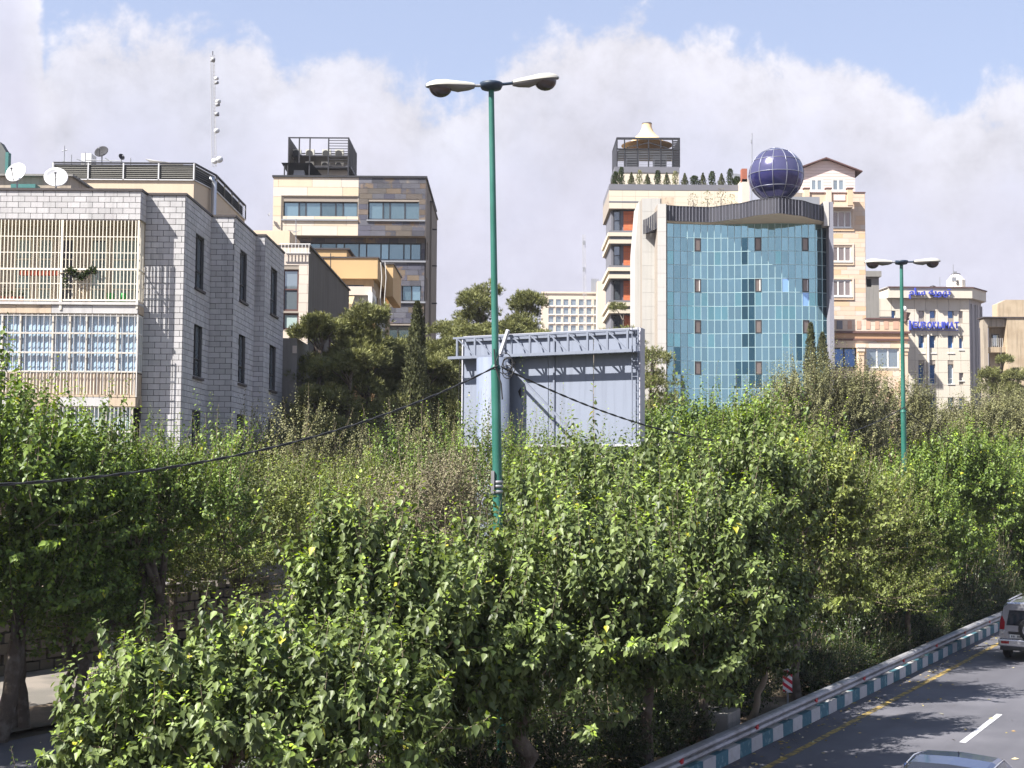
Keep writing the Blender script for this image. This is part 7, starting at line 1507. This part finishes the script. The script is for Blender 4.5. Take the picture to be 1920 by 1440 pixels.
for i, (px, c) in enumerate(((1300, 'bare reddish-brown sapling'), (1327, 'yellow thin sapling'), (1352, 'taller yellow-brown sapling'), (1372, 'faded brown sapling'))):
    X = at(px, 380, 112).x; rt = make_column('%s on the glass building roof, %s from the left' % (c, od[i]), 80+i, (X, 112, ZP-.6), (60 if i == 2 else 48)*.0+at(px, (362, 358, 354, 364)[i], 112).z-ZP+.6, .55, 'roof_sapling', 'saplings on the glass building roof', 260, 'dry_twig_leaf' if i != 1 else 'olive_leaf', .14, 'plant', .3)
# ------------------------------------------------------------------ balcony plants
def balcony_plants():
    rg = np.random.default_rng(99); z = zb_; t = thing('climbing_plant', 'dark ivy-like plant trailing along the balcony rail', 'plant', (at(145, 515, 43.9).x, 43.9, z)); local(t); n = 420
    u = rg.random(n); px = 118+u*62; py = 512-6*np.sin(u*9)+rg.normal(0, 3.5, n)+np.where(u < .12, rg.uniform(0, 30, n), 0); P = np.array([tuple(at(a, b, 43.88+rg.uniform(-.08, .1))-Vector((at(145, 515, 43.9).x, 43.9, z))) for a, b in zip(px, py)])
    o = bpy.data.objects.new('foliage', leaf_mesh('foliage', P, rg.normal(size=(n, 3)), rg.normal(size=(n, 3))+[0, -1, .5], rg.uniform(.07, .13, n), rg.beta(2, 3, n)*.8, MID, MT['shrub_leaf'])); place(o, t); o['kind'] = 'stuff'
    c = at(112, 512, 43.9)-Vector((at(145, 515, 43.9).x, 43.9, z)); d = at(182, 512, 43.9)-Vector((at(145, 515, 43.9).x, 43.9, z)); MB().tube([c, (c+d)/2+Vector((0, 0, .05)), d], .015, 5).build('stem', MT['twig'], t)
    Y = 44.35
    for i, (px, w, h, m, nm, lb) in enumerate(((207, 7, 17, 'bucket_green', 'plastic_crate', 'bright green bucket on the upper balcony floor'), (230, 7, 17, 'bucket_green', 'plastic_crate', 'second green bucket beside the glazed end of the upper balcony'), (155, 11, 30, 'sack', 'sack', 'pale brown sack standing on the upper balcony floor'))):
        X = at(px, 560, Y).x; r = w/F*Y; hh = h/F*Y; q = MB().lathe([(0, 0), (r*.85, 0), (r, hh*.7), (r*(.95 if m != 'sack' else .35), hh), (0, hh*.95)], (X, Y, z_ if False else zb_), 12).build('bucket' if m != 'sack' else 'sack', MT[m]); tag(q, lb, 'bucket' if m != 'sack' else 'sack')
    for i, px in enumerate((8, 24, 40)):
        X = at(px, 560, Y).x; q = thing('flower_pot', 'terracotta pot with a small plant on the upper balcony floor, %s of three' % ('leftmost', 'middle', 'rightmost')[i], 'flower pot', (X, Y, zb_), 0, 'flower pots on the balcony'); local(q)
        MB().lathe([(0, 0), (.08, 0), (.12, .16), (.10, .16), (0, .14)], (0, 0, 0), 12).build('pot', MT['pot_red'], q); n = 40; P = rg.normal(0, .07, (n, 3))+[0, 0, .26]
        o = bpy.data.objects.new('foliage', leaf_mesh('foliage', P, rg.normal(size=(n, 3)), rg.normal(size=(n, 3)), rg.uniform(.06, .1, n), rg.random(n)*.6, MID, MT['shrub_leaf'])); place(o, q); o['kind'] = 'stuff'
    a, b = at(38, 520, 44.2), at(113, 508, 44.2); q = thing('planter_box', 'long red-brown planter box hanging behind the balcony rail', 'planter', ((a.x+b.x)/2, 44.2, b.z-.15)); MB().box(a.x, b.x, 44.1, 44.3, b.z-.16, b.z-.01).build('trough', MT['pot_red'], q); MB().box(a.x, b.x, 44.12, 44.28, b.z-.009, b.z+.005).build('soil', MT['dry_soil'], q)
balcony_plants()
# ------------------------------------------------------------------ shrubs and hedges near the ground
def make_shrub(label, seed, loc, r, h, mk='shrub_leaf', n=170, leaf=.06, group='dark shrubs under the median trees'):
    rg = np.random.default_rng(seed); root = thing('shrub', label, 'shrub', loc, 0, group); local(root); a, st = shoots(rg, (0, 0, h*.5), (r, r, h*.5), n, 26, leaf, zmin=-.7, inner=.3, whip=.2)
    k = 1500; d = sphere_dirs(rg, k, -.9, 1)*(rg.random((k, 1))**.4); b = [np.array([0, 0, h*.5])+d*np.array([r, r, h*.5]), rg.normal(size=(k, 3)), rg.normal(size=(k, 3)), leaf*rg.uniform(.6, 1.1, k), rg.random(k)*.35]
    o = bpy.data.objects.new('foliage', leaf_mesh('foliage', *cat_([a, b]), MID, MT[mk])); place(o, root); o['kind'] = 'stuff'; m = MB(); stems(m, st, rg, .01, .3); m.build('stems', MT['twig'], root, kind='stuff'); return root
SL = 'dark green shrub under the median trees behind the guardrail'
sh = [make_shrub(SL, 90+i, rp(-2+i*1.6, -1.5), .75, 1.2) for i in range(3)]
rs = random.Random(8)
for k in range(44):
    u = 4.5+k*1.35+rs.uniform(-.3, .3); v = rs.uniform(-2.2, -1.1) if k % 2 else rs.uniform(-5.4, -3.2)
    if (rp(u, v)-Vector((hp.x, hp.y, 0))).length < 1.4: v -= 1.3
    s = rs.uniform(1.0, 1.5); o = copy_tree(sh[k % 3], rp(u, v, .1), rs.random()*6.28, (s, s, s*(1.0 if u < 12 else (1.45 if u < 28 else 2.0))))
for k in range(34):
    u = 6.5+k*1.25+rs.uniform(-.2, .2); v = rs.uniform(-1.25, -.95)
    if (rp(u, v)-Vector((hp.x, hp.y, 0))).length < 1.2: continue
    s = rs.uniform(.75, 1.0); copy_tree(sh[k % 3], rp(u, v, .1), rs.random()*6.28, (s, s, s*1.1))['label'] = 'low dark shrub in the front rank just behind the guardrail'
for k in range(8):
    u = -2+k*2.6; copy_tree(sh[k % 3], rp(u, -15.6, .1), rs.random()*6.28, (1, 1, .75), 'low dark shrub at the foot of the verge trees by the side road kerb')['group'] = 'low shrubs on the left verge'
tag(sh[0], 'small clump of shrub beside the thick near trunk in the median'); tag(sh[1], 'rounded shrub between the near trunks of the median'); tag(sh[2], 'leafy shrub just left of the concrete block')
for k in range(34):
    u = -15+k*.75; v = (-5.2, -3.0, -1.7)[k % 3]; copy_tree(sh[k % 3], (lambda q: q if (q-Vector((hp.x, hp.y, 0))).length > 2.2 else q-V*2.2)(rp(u, v+rs.uniform(-.5, .5), .1)), rs.random()*6.28, (1.2, 1.2, 1.25), 'dark undergrowth shrub below the nearest mulberry crowns')['group'] = 'undergrowth shrubs near the camera'
# trunks seen between the crowns and the ground at the lower edge
def bare_trunk(label, pts, r, bark='bark'):
    t = thing('tree_trunk', label, 'tree trunk', pts[0], 0, 'bare trunks below the crowns'); m = MB(); m.tube(pts, [r*(1-.12*i) for i in range(len(pts))], 10); m.build('trunk', MT[bark], t); return t
g = lambda px, py, Y: at(px, py, Y)
def trunk_tree(label, pts, r, twigs, bark='bark', seed=0):
    t = thing('street_tree_trunk', label, 'tree trunk', (pts[0].x, pts[0].y, .1), 0, 'trunks standing on the verge'); WL[t.name] = Vector((pts[0].x, pts[0].y, .1)); rsd = random.Random(seed)
    m = MB(); m.tube(pts, [r*(1-.10*i) for i in range(len(pts))], 10); m.build('trunk', MT[bark], t)
    for tw in twigs: MB().tube(tw, [r*.6, r*.5, r*.3], 8).build('limb', MT[bark], t)
trunk_tree('twisted dark trunk with a forked limb left of the pale post', [Vector((*gxy(152, 31.5)[:2], .1)), g(160, 1240, 31.5), g(158, 1215, 31.6), g(185, 1200, 31.8), g(207, 1182, 32), g(212, 1090, 32.4), g(208, 1000, 32.8)], .13, [[g(207, 1182, 32), g(240, 1155, 32), g(268, 1120, 32.2)], [g(268, 1120, 32.2), g(268, 1085, 32.4), g(262, 1040, 32.6)]])
trunk_tree('thick dark trunk at the lower left border', [Vector((*gxy(14, 29.2)[:2], .1)), g(20, 1300, 29.2), g(26, 1230, 29.4), g(30, 1120, 29.8)], .20, [[g(22, 1290, 29.3), g(36, 1250, 29.5), g(44, 1180, 29.8)]])
trunk_tree('leaning dark trunk just right of the thick lower left one', [Vector((*gxy(60, 30.5)[:2], .1)), g(42, 1300, 30.6), g(34, 1260, 30.6), g(40, 1180, 30.7)], .14, [[g(34, 1262, 30.6), g(30, 1200, 30.7), g(20, 1120, 31)]])
# pale post beside the twisted trunk
b = gxy(198, 32.6); t = thing('pale_post', 'pale round post standing by the twisted trunk', 'post', b); tp = at(203, 1060, 32.6); MB().tube([b, (tp.x, tp.y, tp.z)], .09, 12).build('shaft', MT['pale_concrete'], t); MB().lathe([(.14, 0), (.14, .12), (.09, .16)], b, 12).build('base', MT['pale_concrete'], t)
for px in (216,): b = gxy(px, 33.2); tp = at(px+1, 1060, 33.2); o = MB().tube([b, tp], .035, 8).build('thin_pole', MT['pale_metal']); tag(o, 'thin pale pole just right of the twisted trunk', 'pole')

# ================================================================== air
if HAZE:
    hb = MB().box(-700, 700, -60, 800, -1.5, 46).build('haze', bpy.data.materials.new('haze_air')); hb['kind'] = 'stuff'; hb['label'] = 'thin pale city haze'
    m = hb.data.materials[0]; m.use_nodes = True; N = m.node_tree.nodes; N.clear(); o = N.new('ShaderNodeOutputMaterial'); v = N.new('ShaderNodeVolumePrincipled')
    v.inputs['Color'].default_value = (.86, .88, .95, 1); v.inputs['Density'].default_value = HAZE; v.inputs['Anisotropy'].default_value = .25; m.node_tree.links.new(v.outputs[0], o.inputs['Volume'])
